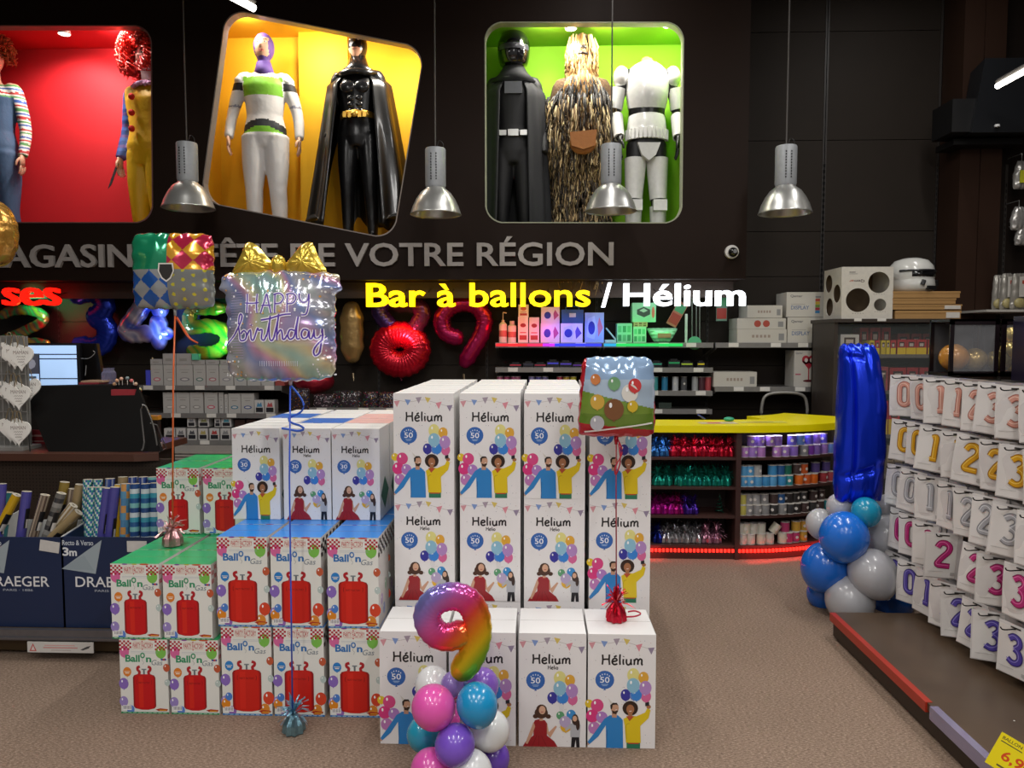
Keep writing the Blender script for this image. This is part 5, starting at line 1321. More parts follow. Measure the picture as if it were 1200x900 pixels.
# --- confetti bags
zc = zof(476, 6.5)
shelf_unit('shelf_unit', 'low shelf of glittery confetti bags behind the white stacks', P(362, 470, 6.6).x, P(560, 470, 6.6).x, [zof(479, 6.6)], Y=6.6, depth=.68)
def glitter(cols, label, px0, px1, py0, py1, seed, Y=6.68):
    rnd = random.Random(seed); a = P(px0, py1, Y); b = P(px1, py0, Y); W, H = b.x - a.x, b.z - a.z
    t = thing('confetti_bag', label, 'bag', ((a.x + b.x) / 2, Y + .04, a.z)); 
    mb, fr = pillow(W, H, .05, wr=.4, nu=24, nv=16, kx=11, seed=seed); mb.build('clear_bag', M('3a3236', .15, .2, .1, 30, .5), t, True, loc=(0, 0, H / 2))
    g = MB()
    for k in range(170):
        x = rnd.uniform(-.47, .47) * W; z = rnd.uniform(-.46, .46) * H; s_ = rnd.uniform(.003, .007); y = fr(x, z) - .003; q = rnd.uniform(-1, 1)
        g.add([(x - s_, y, z + H / 2 + q * s_), (x + s_, y, z + H / 2 - q * s_), (x + s_ * .6, y - .002, z + H / 2 + s_), (x - s_ * .6, y - .002, z + H / 2 + s_ * .9)], [(0, 1, 2, 3)], rnd.choice(cols))
    o = g.build('confetti', MC(.25, .5), t); o['kind'] = 'stuff'
mix = ['c83a4a', '3a8a5a', '3a58a8', 'c8a050', 'c8c0c0', '8a3a80', '30a090', '882838', 'e8e4e0']
for k, (a_, b_, y0, y1, c_, lb) in enumerate(((366, 391, 462, 485, ['d8c0c8', 'c89aa8', '8a6a78', 'e8d8e0', '4a3a44'], 'pale pink'), (389, 423, 458, 485, mix, 'dark multicolour'), (425, 443, 459, 480, mix, 'red and green'), (443, 463, 460, 480, ['3a58a8', 'c8a050', 'a83a3a', 'e8e4e0'], 'blue and gold'), (338, 362, 455, 482, ['c8a050', '3a58a8', '4a3a30', 'c87838'], 'gold and blue hanging'))):
    glitter(c_, f'{lb} glitter confetti bag behind the blue-lidded stack', a_, b_, y0, y1, 30 + k)
# --- centre bays, lit by the coloured strip, its tint also put into box colours
zc1, zc2, zc3 = zof(402, 6.86), zof(431, 6.86), zof(458, 6.86)
xa, xm, xb = P(580.5, 400, 6.86).x, P(706, 400, 6.86).x, P(836, 400, 6.86).x
shelf_unit('shelf_unit', 'left of the two central shelf bays, top shelf glowing red to blue', xa, xm - .005, [zc1, zc2, zc3, .95, .5])
shelf_unit('shelf_unit', 'right of the two central shelf bays, top shelf glowing green', xm + .005, xb, [zc1, zc2, zc3, .95, .5])
t = thing('light_strip', 'coloured light strip along the central top shelf, red through blue to green', 'light strip', (xm, 6.85, zc1))
segs = [(581, 618, 'ff1828'), (618, 636, 'ff1c60'), (636, 650, 'e020ff'), (650, 705, '2838ff'), (708, 722, '18b0e8'), (722, 800, '10e060')]
for a_, b_, c_ in segs:
    x0, x1 = P(a_, 402, 6.85).x, P(b_, 402, 6.85).x
    MB().box(x0, x1, 6.846, 6.858, zc1 - .03, zc1 - .004).build('strip_segment', M('303030', .4, emit=c_, es=1.0), t, world=True)
    c3 = lin(c_)
    l = area('strip_glow', ((x0 + x1) / 2, 6.78, zc1 + .12), (x1 - x0, .05), 0.36 * (x1 - x0) / .3, c3, (radians(-70) + pi, 0, 0))
    l.rotation_euler = (radians(80), 0, 0)
Y_ = 6.93
def labelart(c1, c2, style=0):
    def f(A, h):
        if style == 0: A.rect(.15, h * .12, .85, h * .3, c1); A.ell(.5, h * .68, .28, .2, c2); A.rect(.2, h * .38, .8, h * .42, c1)
        elif style == 1: A.poly([(.1, h * .2), (.15, h * .8), (.5, h * .9), (.62, h * .5), (.5, h * .12)], c1); A.poly([(.7, h * .2), (.95, h * .5), (.75, h * .85), (.66, h * .6)], c2); A.ell(.35, h * .5, .18, h * .22, '24309a')
        else:
            for i in range(3):
                for j in range(2): A.rect(.08 + i * .3, h * (.1 + j * .45), .3 + i * .3, h * (.42 + j * .45), c1 if (i + j) % 2 else c2)
    return f
def bottle(px0, px1, py0, z, label, pump):
    a = P(px0, py0, Y_); b = P(px1, py0, Y_); r = (b.x - a.x) / 2; H = a.z - z
    t = thing('bottle', label, 'bottle', ((a.x + b.x) / 2, Y_ + r, z)); h = H * (.68 if pump else .85)
    MB().lathe([(0, 0), (r, 0), (r, h * .9), (r * .5, h), (r * .35, h * 1.02)], 20).build('body', M('d8d0cc', .4), t, .6)
    if pump: MB().lathe([(r * .35, h), (r * .4, h * 1.1), (r * .1, h * 1.12), (r * .1, H)], 12).tube([(0, 0, H), (r * .9, 0, H * .98)], .006, 6).build('pump', M('c8c0bc', .4), t)
    else: MB().lathe([(r * .6, h), (r * .6, H), (0, H)], 16).build('cap', M('c8c0bc', .4), t)
    MB().lathe([(r * 1.01, h * .3), (r * 1.01, h * .6)], 20).build('label_band', M('b8605c', .5), t)
bottle(584.5, 594, 366, zc1, 'pump bottle at the left end of the red-lit shelf', True)
bottle(595, 605, 376, zc1, 'capped bottle beside the pump bottle on the red-lit shelf', False)
item_box(607, 619, 371.5, Y_, zc1, 'e0d8d4', 'tall box in red light, left of a pair', 'red-lit tall boxes', art=labelart('a83a3a', '8a2a2a'))
item_box(607.5, 619.5, 357, Y_, zof(371.5, Y_), 'e0d8d4', 'cube box stacked on the left red-lit tall box', art=labelart('a83a3a', 'c86a5a'))
item_box(620, 632, 372, Y_, zc1, 'd8d0cc', 'tall box in red light, right of a pair', 'red-lit tall boxes', art=labelart('a83a3a', '8a2a2a'))
item_box(633.5, 656, 379, Y_, zc1, 'e0d4e0', 'lower of two pink-lit boxes with a blue disc print', art=labelart('dcd0e8', 'b04a80', 1))
item_box(634, 656, 360, Y_, zof(379, Y_), 'dccfdc', 'upper of two pink-lit boxes with a blue disc print', art=labelart('dcd0e8', 'b04a80', 1))
item_box(657, 683, 379, Y_, zc1, 'dcd8ec', 'white box with blue picture in blue light', art=labelart('c8d0f0', '5a4ab0', 1))
t, W, H = item_box(658, 684, 363, Y_, zof(379, Y_), '24508c', 'dark blue case with a carrying handle', name='case', cat='case')
MB().tube(catmull([(-.06, .05, H), (-.05, .05, H + .03), (.05, .05, H + .03), (.06, .05, H)], 4), .008, 6).build('handle', M('24508c', .4), t)
MB().box(-.03, .03, -.004, 0, H * .45, H * .75).build('label_patch', M('b8c0c8', .5), t)
item_box(685.5, 708, 366.5, Y_, zc1, '9ab0e8', 'blue-lit box with blue disc print beside the dark blue case', art=labelart('b0c8f8', 'c86a8a', 1))
a = P(709, 400, Y_); b = P(722, 398, Y_)
tag(MB().box(a.x, b.x, Y_, Y_ + .1, zc1, zc1 + .03).tube([(a.x + .01, Y_ + .02, zc1 + .14), (b.x, Y_ + .02, zc1 + .03)], .008, 6).build('wire_stand', M('b0c0c8', .4), None), 'small wire stand between the blue and green lights', 'stand')
item_box(723, 741, 379, Y_, zc1, '8ab89a', 'small stacked carton with windows in green light', art=labelart('5a9a70', '3a7a58', 2))
item_box(742, 757.5, 383, Y_, zc1, '98c0a4', 'green-lit carton under the picture box', art=labelart('5aa878', '408860', 2))
item_box(742.5, 759, 377.5, Y_, zof(383, Y_), 'b89a70', 'tan box lying under the green-lit picture box', d=.14, art=labelart('8a6a48', '6a4a30', 2))
item_box(741, 769, 355, Y_, zof(377.5, Y_), '8ad0a0', 'box with a line drawing topped on the green-lit cartons', art=lambda A, h: (A.poly([(.2, h * .4), (.5, h * .25), (.75, h * .4), (.75, h * .65), (.48, h * .8), (.2, h * .65)], '3a4a40'), A.poly([(.3, h * .6), (.48, h * .5), (.65, h * .6), (.48, h * .72)], 'a0c8a8'), A.ell(.88, h * .5, .06, h * .3, 'c86a50')) and None)
a = P(777, 399, Y_); t = thing('gift_bag', 'shiny green-lit wrapped bag lying on the shelf', 'bag', (a.x, Y_ + .06, zc1))
mb, fr = pillow(.3, .14, .06, lambda v: -.75 - .25 * v, lambda v: .75 + .25 * v, wr=.4, nu=30, nv=20, kx=12, seed=4); mb.build('bag_body', M('9ac8ac', .2, .2, .1, 20, .5), t, True, loc=(0, 0, .072))
MB().box(-.05, .07, -.075, -.06, .05, .09).build('bag_label', M('a06050', .5), t)
item_box(803, 806, 368, Y_ + .05, zc1, 'c0c8c0', 'thin white stick stand on the green shelf', d=.02)
for k, x in enumerate((811, 816, 820)):
    tag(MB().tube([P(x, 399, 7.0), P(x, 338, 7.0)], .0035, 5).tube([P(x, 338, 7.0), P(x, 338, 7.3)], .0035, 4).build('hanging_rod', M('98a098', .4, .3), None), f'thin upright rod, {pos_l[k]} from left at the end of the green shelf', 'rod')
a = P(815, 400, Y_); t = thing('fan_toy', 'green half-round object lying at the right end of the lit shelf', 'toy', (a.x, Y_ + .03, zc1))
MB().tube([(0, 0, 0), (0, .02, 0)], .062, 20, ref=(1, 0, 0)).build('disc', M('5ab080', .4), t)
for k, (x, y0, y1, c_) in enumerate(((801, 355, 384, 'b87058'), (846, 346, 376, '6a8a7a'))):
    t = thing('hanging_pack', ['hanging pack with red and green print above the green bag', 'hanging pack below the white letters at right'][k], 'pack', P(x, y0, 7.05), rot=(0, .5 if k == 0 else 0, 0))
    MB().box(-.05, .05, 0, .01, -.24, 0, c_).box(-.045, .045, -.002, 0, -.22, -.12, 'a83a30').box(-.045, .045, -.002, 0, -.1, -.02, '4aa070').build('card', MC(.4), t)
    MB().tube([(0, .25, .0), (0, -.02, 0)], .003, 5).build('hook', M('9a9a9a', .3, .8), t)
# gadgets on the second shelf
rnd = random.Random(9)
gx = [(597, 611, 'a02030', 4), (613, 625, '2a2a38', 5), (626, 640, '902038', 4), (641, 655, '3a3aa8', 7), (656, 670, '4838a0', 6), (671, 683, '5a2a90', 4), (685, 699, 'b02030', 5), (763, 776, '2a7860', 6), (783, 797, '207848', 8), (798, 812, '8aa030', 6), (817, 826, 'b0a020', 6)]
for k, (a_, b_, c_, h_) in enumerate(gx):
    a = P(a_, 430, Y_); b = P(b_, 430, Y_); W = b.x - a.x; h = h_ / 120
    t = thing('gadget_pack', f'dark pack with {"red green blue violet".split()[0 if c_ in ("a02030","902038","b02030") else 2 if c_ in ("3a3aa8","4838a0") else 3 if c_ == "5a2a90" else 1]} neon stripe, {["far left", "second", "third", "fourth", "fifth", "sixth", "seventh", "eighth", "ninth", "tenth", "last"][k]} on the second central shelf', 'pack', ((a.x + b.x) / 2, Y_, zc2), 0, 'neon striped packs')
    MB().box(-W / 2, W / 2, 0, .12, 0, h).box(-W * .3, W * .3, .01, .1, h, h + .015).build('pack_body', M('16161c', .4), t)
    MB().box(-W / 2 + .005, W / 2 - .005, -.003, 0, h * .55, h * .8).build('stripe', M(c_, .3, emit=c_, es=.5), t)
# spools on the third shelf
def spool_mesh(h, r=.034, H=.075):
    mb = MB(); mb.lathe([(0, 0), (r, 0), (r, .003), (r * .95, .004), (r * .97, H - .004), (r, H - .003), (r, H), (r * .35, H), (r * .35, H - .01), (0, H - .01)], 16, mi=0)
    mb.m = [1 if i % 9 in (1, 2, 3, 4) and False else 0 for i in range(len(mb.f))]
    return mb
_sp = {}
def spool(col, label, loc, group, H=.075, r=.034, tip=0, lying=False):
    k = (col, H, r)
    if k not in _sp:
        a = MB().lathe([(r * .93, .003), (r * .97, .012), (r * .97, H - .012), (r * .93, H - .003)], 16).mesh('w', M(col, .35, .1, .04, 80, .3), True)
        b = MB().lathe([(r * .3, 0), (r, 0), (r, .003), (r * .3, .003)], 16).lathe([(r * .3, H - .003), (r, H - .003), (r, H), (r * .3, H)], 16).lathe([(r * .3, 0), (r * .3, H)], 10).mesh('f', M('c9c4bc', .5), .6)
        c = MB().add([(.34 * r * cos(q), -r * 1.0, H * .5 + .34 * r * sin(q)) for q in [2 * pi * i / 10 for i in range(10)]], [list(range(10))]).mesh('l', M('d8d4ce', .5))
        _sp[k] = (a, b, c)
    t = thing('ribbon_spool', label, 'ribbon spool', loc, random.uniform(-.8, .8), group)
    if tip: t.rotation_euler = (0, tip, 0)
    a, b, c = _sp[k]; link_mesh('wound_ribbon', a, t); link_mesh('spool_rim', b, t)
    if random.random() < .5: link_mesh('round_label', c, t)
for k, (x, c_) in enumerate(((586, 'b05a80'), (594, 'a83a68'), (602, 'a84a78'), (606.5, 'b06080'), (623, '8a80b8'), (631, '5a50a0'), (639, '7a70a8'), (656, 'b83a50'), (664, 'c8a030'), (672, 'c8b830'), (768, '4aa0a0'), (779.5, '2f7fa8'), (792, 'c0c4c8'), (802, '55575a'), (815, 'a8aaac'), (823, '50303a'), (830.5, 'b04a50'))):
    spool(c_, f'ribbon spool, {["first","second","third","fourth","fifth","sixth","seventh","eighth","ninth","tenth"][k] if k < 10 else ["teal","blue","silver","dark grey","pale grey","plum","rose"][k-10]} {"from left on the third central shelf" if k < 10 else "one right of the square balloon on the third central shelf"}', (P(x, 440, Y_).x, Y_ + .02, zc3), 'spools on the third central shelf', H=.13, r=.03)
item_box(772, 787, 472, 7.0, .95, '4a5a50', 'dark green box below the third central shelf')
# --- right bay
zr1, zr2 = zof(402, 6.86), zof(453, 6.86)
shelf_unit('shelf_unit', 'grey shelves right of the sign letters with white display boxes', xb + .02, P(967, 400, 6.86).x, [zr1, zr2])
def disp(word):
    def f(A, h):
        A.rect(0, 0, 1, h, 'c5c1b8'); A.text(word[0], .1, h * .78, .42, h * .9, '5a5a60', .02)
        if word[1]: A.text(word[1], .12, h * .3, .6, h * .46, '6a7a9a', .02); A.rect(.12, h * .5, .5, h * .53, 'a8a49c')
        for j, c in enumerate(('4a88b8', 'b03a4a', '7aa04a', 'd0b040', 'c05a48')): A.rect(.76, h * (.15 + j * .12), .88, h * (.26 + j * .12), c, same=j > 0)
        A.rect(.76, h * .78, .9, h * .84, '8a8a90')
    return f
item_box(923, 967, 372, 6.9, zr1, 'c5c1b8', 'lower white display box with a colour scale print', d=.3, art=disp(('Qemar', 'DISPLAY')))
item_box(922, 966.5, 342.5, 6.9, zof(372, 6.9) + .002, 'c5c1b8', 'upper white display box with a colour scale print', d=.3, art=disp(('Qemar', 'DISPLAY')))
def slim(c, arr):
    def f(A, h):
        A.rect(0, 0, 1, h, 'c2beb5')
        if c: A.ell(.42, h * .5, h * .32, h * .32, c); A.ell(.6, h * .5, h * .32, h * .32, c, same=True)
        else:
            for k in range(5): A.rect(.3 + k * .08, h * .4, .35 + k * .08, h * .6, '9a8a80', same=k > 0)
        A.rect(.84, h * .2, .95, h * .7, '8a8a8a')
    return f
item_box(864, 922, 386, 6.88, zr1, 'c2beb5', 'flat white box at the bottom of the left display pile', d=.3, art=slim(None, 0))
item_box(864, 921, 373, 6.88, zof(386, 6.88) + .002, 'c2beb5', 'flat white box with a red ring logo, middle of the left display pile', d=.3, art=slim('a84a3c', 0))
item_box(876, 917, 358, 6.88, zof(373, 6.88) + .002, 'c2beb5', 'flat white box on top of the left display pile', d=.3, art=slim(None, 0))
item_box(836.5, 887, 436, 6.88, zr2, 'bab6ae', 'flat white box on the lower right shelf', d=.25, art=slim(None, 0))
def heart(A, h):
    A.rect(0, 0, 1, h, 'bebab4'); A.ell(.42, h * .75, .14, h * .12, 'a82a3c'); A.ell(.64, h * .75, .14, h * .12, 'a82a3c', same=True); A.poly([(.28, h * .72), (.78, h * .72), (.53, h * .48)], 'a82a3c', True)
    A.ell(.43, h * .74, .06, h * .06, 'c8c0bc'); A.ell(.62, h * .74, .06, h * .06, 'c8c0bc', same=True); A.rect(.51, h * .2, .55, h * .5, 'b03848'); A.ell(.53, h * .17, .2, h * .035, '5a2028'); A.text('Qemar', .05, h * .9, .3, h * .96, '6a6a70', .02); A.rect(.05, h * .33, .25, h * .37, 'b06070')
item_box(931, 963.5, 411, 6.88, zr2, 'bebab4', 'white box with a red heart balloon stand picture', d=.25, art=heart)
# folded hand truck
t = thing('hand_truck', 'grey tubular hand truck handle standing behind the yellow counter', 'hand truck', P(919, 488, 6.6)); z0 = t.location.z; t.location.z = 0
MB().tube(catmull([(-.2, 0, .06), (-.2, 0, .8), (-.195, 0, z0 + .1), (-.15, 0, z0 + .19), (0, 0, z0 + .21), (.15, 0, z0 + .19), (.195, 0, z0 + .1), (.2, 0, .8), (.2, 0, .06)], 6), .014, 8).build('frame', M('8a8884', .4, .4), t, True)
MB().box(-.22, .22, -.2, .02, .0, .02).box(-.2, .2, -.01, .01, .5, .53).box(-.2, .2, -.01, .01, .9, .93).build('toe_plate', M('6a6864', .4, .5), t)

# ================================================================ CURVED RIBBON COUNTER
YC = 5.35; XS0 = -.45; XC = P(865, 600, YC).x; RC = 1.4; A1 = radians(52); DP = .3
wood = M('3f2621', .5, 0, .12, 6); wood_in = M('2b1916', .6, 0, .1, 6)
def arc_pts(r, a0=0, a1=A1, n=18): return [(XC + r * sin(a0 + (a1 - a0) * k / n), YC + RC - r * cos(a0 + (a1 - a0) * k / n)) for k in range(n + 1)]
cnt = thing('ribbon_counter', 'curved brown shop counter with bright yellow top, shelves of tinsel weights and ribbon spools', 'counter', (XC, YC + .2, 0))
def slab_c(z0, z1, rin, front=0, name='shelf', mat=wood, mb=None):
    m = MB(); m.box(XS0, XC, YC + front, YC + RC - rin, z0, z1)
    o_ = arc_pts(RC - front); i_ = arc_pts(rin)
    for k in range(18): m.slab([o_[k], o_[k + 1], i_[k + 1], i_[k]], z0, z1)
    return m.build(name, mat, cnt, world=True)
zsh = [.105, .32, .53, .745]
for z in zsh: slab_c(z - .018, z, RC - DP, .004)
slab_c(0, .087, RC - DP, .012, 'plinth')
slab_c(.0, .93, RC - DP - .02, DP, 'back_panel', wood_in)
m = MB(); o_ = arc_pts(RC + .03); i_ = arc_pts(RC - .62)
m.slab([(XS0, YC - .03), (XC, YC - .03)] + [(XC, YC + .36), (XS0, YC + .36)], .93, .98)
for k in range(18):
    inn = i_ if k >= 6 else arc_pts(RC - .38)
    m.slab([o_[k], o_[k + 1], inn[k + 1], inn[k]], .93, .98)
m.build('worktop', M('f0e000', .3, 0, .02, 3), cnt, world=True)
MB().box(XC + .02, XC + 1.0, YC + .62, YC + .72, .93, .99).build('raised_back_edge', M('d8c400', .3), cnt, world=True) if False else None
for x in (XS0, XC - .02, (XS0 + XC) / 2): MB().box(x - .0, x + .035, YC - .004, YC + DP, 0, .93).build('divider', wood, cnt, world=True)
m = MB(); m2 = MB()
rr = RC + .004
n = 66
for k in range(n):
    x = XS0 + .05 + (XC - XS0 - .07) * (k + .2) / n
    if abs(x - XC) > .03: m.box(x, x + .016, YC - .01, YC - .0, .055, .078)
for k in range(46):
    a = A1 * (k + .5) / 46; m.obox((XC + rr * sin(a), YC + RC - rr * cos(a), .066), (.016, .012, .023), Matrix.Rotation(a, 3, 'Z'))
m.build('light_strip', M('ff3030', .4, emit='ff2418', es=3), cnt, world=True)['kind'] = 'stuff'
for x, y, a in ((.5, YC - .04, 0), (XC + .45, YC + .03, .3), (-.1, YC - .04, 0)):
    l = area('strip_glow', (x, y, .07), (.8, .02), 1.0, (1, .05, .05), (radians(50), 0, a))
# printed leaflets on top
A = Art(1, 1); A.rect(-.16, -.06, .12, .05, 'd8c8b0'); A.rect(-.1, -.04, .0, .03, 'c85a50'); A.rect(.02, -.03, .1, .03, 'b0a090')
o = A.mb.build('leaflet', MC(.4), None); o.location = (P(846, 497, 5.45).x, 5.5, .9815); o.rotation_euler = (-pi / 2, 0, .1); tag(o, 'printed leaflet on the yellow counter top, left one', 'leaflet')
A = Art(1, 1); A.rect(-.16, -.05, .2, .05, 'd8d060'); A.ell(-.0, 0, .1, .03, 'c0a850'); A.rect(-.05, -.02, .1, .0, '8a8040')
o = A.mb.build('leaflet', MC(.4), None); o.location = (P(893, 497, 5.5).x, 5.56, .9815); o.rotation_euler = (-pi / 2, 0, .1); tag(o, 'pale leaflet on the yellow counter top, right one', 'leaflet')
tag(MB().tube([P(818, 486, 5.55), P(826, 491, 5.6)], .006, 6).build('pen', M('3a4a9a', .4)), 'blue pen on the yellow counter', 'pen')
p = P(855, 490, 5.6); tag(MB().ball((p.x, 5.62, .996), .034, 14, scale=(1.2, 1, .5)).build('tape_roll', M('2f9a78', .4), None, True), 'green tape roll on the yellow counter', 'tape')
def nth(k): return ['first', 'second', 'third', 'fourth', 'fifth', 'sixth', 'seventh', 'eighth', 'ninth', 'tenth', 'eleventh', 'twelfth', 'thirteenth'][k]
# tinsel weights in the straight bay
_w = {}
def counter_weight(col, px, z, dy, label, group, sc=1.0):
    if col not in _w:
        a, b = weight_mb(len(_w) + 50, .075, .036, .075, 40); _w[col] = (a.mesh('w', tinsel(col)), b.mesh('t', tinsel(col)))
    t = thing('tinsel_weight', label, 'balloon weight', (P(px, 560, YC + .05).x, YC + .07 + dy, z), random.uniform(0, 6), group)
    link_mesh('wrapped_weight', _w[col][0], t); link_mesh('tinsel', _w[col][1], t)
    if dy == 0: pass
rowsW = [(3, [('3a78b8', 768), ('3a78b8', 778), ('c82038', 790), ('c82038', 801.5), ('c82038', 813), ('c82038', 823.5), ('c82038', 834), ('c82038', 844), ('c82038', 854)], ['blue', 'red'], 'top'),
         (2, [('22a08c', 771), ('22a08c', 782), ('22a08c', 797), ('22a08c', 807), ('22a08c', 817), ('22a08c', 828), ('22a08c', 839), ('22a08c', 851)], ['teal'], 'second'),
         (1, [('c020a0', 768), ('c020a0', 778), ('c020a0', 787.5), ('b81c80', 796), ('4a2a98', 804), ('4a2a98', 813.5)], ['magenta', 'violet'], 'third'),
         (0, [('1c2a88', 772), ('b8b8bc', 782), ('b8b8bc', 793), ('b8b8bc', 805.5), ('b8b8bc', 818), ('c088a0', 830), ('c088a0', 841)], ['blue', 'silver', 'pink'], 'bottom')]
cn = {'3a78b8': 'blue', 'c82038': 'red', '22a08c': 'teal', 'c020a0': 'magenta', 'b81c80': 'pink-magenta', '4a2a98': 'violet', '1c2a88': 'dark blue', 'b8b8bc': 'silver', 'c088a0': 'pale pink'}
for lv, lst, _, nm_ in rowsW:
    cnts = {}
    for col, px in lst:
        cnts[col] = cnts.get(col, 0) + 1
        counter_weight(col, px, zsh[lv], 0, f'{cn[col]} tinsel weight, {nth(cnts[col] - 1)} {cn[col]} one from left on the {nm_} counter shelf', f'{cn[col]} weights on the {nm_} counter shelf')
    rk = {}
    for col, px in lst[::1]:
        rk[col] = rk.get(col, -1) + 1
        if lv != 1 or px < 800: counter_weight(col, px + 5, zsh[lv], .13, f'{cn[col]} tinsel weight just behind the {nth(rk[col])} {cn[col]} front one, {nm_} counter shelf', f'rear {cn[col]} weights on the {nm_} counter shelf')
p = P(843, 600, YC + .1); t = thing('spiral_tree', 'small dark green spiral decoration on the third counter shelf', 'decoration', (p.x, YC + .1, zsh[1]))
MB().tube([(.03 * (1 - k / 60) * cos(k * .6), .03 * (1 - k / 60) * sin(k * .6), .005 + k * .0024) for k in range(58)], .004, 5).build('spiral', M('0f4a3a', .35, .3), t, True)
# ribbon spools in the curved bay: (pixel x, colour) per level
def sp_row(lst, z, dy, nm_):
    for k, (px, col, *rest) in enumerate(lst):
        # find the arc angle whose projection is px
        best = None
        for q in range(-6, 60):
            a = radians(q)
            r_ = RC - .05 - dy
            x = XC + r_ * sin(a) if q >= 0 else XC + q * .03; y = YC + RC - r_ * cos(a) if q >= 0 else YC + .05 + dy
            d = abs(P(px, 560, y).x - x)
            if best is None or d < best[0]: best = (d, x, y)
        spool(col, f'{cname(col)} ribbon spool, {nth(k)} from left, {nm_}', (P(px, 560, best[2]).x, best[2], z), 'ribbon spools, ' + nm_, tip=rest[0] if rest else 0)
CN = {'8a6ac0': 'lilac', 'a07ac8': 'lilac', '6a60d0': 'violet', '6a90d8': 'light blue', 'b07cc0': 'mauve', '7a3aa8': 'purple', 'b0306a': 'crimson', '5aa0d0': 'sky blue', '3f8cc0': 'blue', '2a5a90': 'navy', 'a8a8a8': 'grey', '88888c': 'grey', 'd86a20': 'orange', 'c85a24': 'orange', 'a83a40': 'dark red', 'b04a54': 'rose', '5a4a8a': 'violet', 'c8c060': 'yellow', '909090': 'silver grey', '3a3a3a': 'black', '2c2828': 'black', 'c8c8bc': 'cream', 'd0ccb8': 'cream', 'b03a6a': 'pink', 'c8a040': 'gold', '4a3a38': 'dark brown', '1f6a58': 'dark green', '2f8a90': 'teal'}
def cname(c): return CN.get(c, 'coloured')
def nth(k): return ['first', 'second', 'third', 'fourth', 'fifth', 'sixth', 'seventh', 'eighth', 'ninth', 'tenth', 'eleventh', 'twelfth', 'thirteenth'][k]
SL = {3: ([(871.5, 'b07cc0'), (881, 'a07ac8'), (891, 'b07cc0'), (909.5, 'b07cc0'), (919, 'a07ac8'), (929, '8a6ac0'), (941, '88888c'), (948, '7a3aa8'), (955, '8a6ac0'), (964, 'a07ac8'), (971, '6a90d8')],
          [(880, '8a6ac0'), (889.5, '8a6ac0'), (901.5, 'a07ac8'), (910, '8a6ac0'), (927, '6a60d0'), (936.5, '6a90d8'), (947, '6a60d0'), (955, '8a6ac0'), (963, '6a60d0')]),
      2: ([(870.5, '5aa0d0'), (879, '5aa0d0'), (888, '5aa0d0'), (897, '3f8cc0'), (905, '5aa0d0'), (916, '3f8cc0'), (924, '2f8a90'), (936, 'd86a20'), (945, 'c85a24'), (953, 'd86a20'), (964, 'a83a40'), (972, 'b04a54')],
          [(871, '5aa0d0'), (878, '5aa0d0'), (887, 'a8a8a8'), (905, '3f8cc0'), (914, '2a5a90'), (922, '1f6a58'), (933, '4a3a38'), (941, 'c85a24'), (955, '5a4a8a'), (967, '5a4a8a')]),
      1: ([(870, 'c8c060'), (878, '909090'), (888, '909090'), (897, '909090'), (907, '3a3a3a'), (917, '909090'), (926, '3a3a3a'), (934, '2c2828'), (943, '4a3a38'), (952, '3a3a3a'), (961, '4a3a38'), (968, '2f8a90')],
          [(870, 'c8c060'), (877.5, '909090'), (886, 'a8a8a8'), (896, '909090'), (907, '4a3a38'), (915, '2a5a90'), (924, '2c2828'), (932, '2c2828'), (941, '3a3a3a'), (953, '4a3a38'), (962, '4a3a38')]),
      0: ([(871, 'c8c8bc'), (881, 'c8c8bc'), (893, 'd0ccb8'), (903, 'c8c8bc'), (918, 'd0ccb8'), (925, 'b03a6a'), (933, 'b03a6a'), (942, 'c8a040')],
          [(868, 'c8c8bc'), (875, 'd0ccb8'), (884.5, 'c8c8bc'), (893, 'c8c8bc'), (906, 'd0ccb8', .6), (921, 'b03a6a'), (934, 'c8a040'), (943, 'c8a040')])}
tier_n = {3: 'top', 2: 'second', 1: 'third', 0: 'bottom'}
for lv, (lo, up) in SL.items():
    sp_row(lo, zsh[lv], 0, f'lower layer of the {tier_n[lv]} curved shelf')
    sp_row(up, zsh[lv] + .076, .015, f'upper layer of the {tier_n[lv]} curved shelf')
area('counter_underlight', (XC - .4, YC + .02, .915), (.6, .02), .5, (.75, .75, 1), (0, 0, 0))
area('counter_underlight', (XC + .4, YC + .12, .915), (.6, .02), 1.2, (.6, .55, 1), (0, 0, .3))

# ================================================================ GLASS CABINET AT RIGHT REAR
YK = 6.3; a = P(978, 378, YK); b = P(1112, 378, YK); zk = zof(374, YK)
t = thing('glass_cabinet', 'brown cabinet with glass front full of red and yellow packs', 'cabinet', ((a.x + b.x) / 2, YK, 0))
w2 = (b.x - a.x) / 2; cb = M('38302b', .5, 0, .05, 5)
MB().box(-w2, -w2 + .03, 0, .5, 0, zk - .03).build('side_panel', cb, t); MB().box(w2 - .03, w2, 0, .5, 0, zk - .03).build('side_panel', cb, t)
MB().box(-w2 - .01, w2 + .01, -.02, .52, zk - .03, zk).build('top', cb, t); MB().box(-w2, w2, .48, .5, .0, zk - .03).build('back_panel', cb, t)
MB().box(-w2 + .03, w2 - .03, .02, .48, 0, .1).build('plinth', cb, t)
zks = [zof(415, YK), zof(457, YK), zof(508, YK), zof(555, YK)]
for z in zks: MB().box(-w2 + .03, w2 - .03, .03, .47, z - .03, z).build('shelf', M('6a6560', .4, .3), t)
for s_ in (-1, 1):
    d = MB().box(min(0, s_ * (w2 - .03)), max(0, s_ * (w2 - .03)), .012, .018, .1, zk - .04).build('glass_door', glass_mat('c8d0d0', .045), t)
    MB().box(-.008, .008, -.006, 0, -.1, .1).build('handle', M('9a9a98', .3, .8), d, loc=(s_ * .04, .012, 1.2))
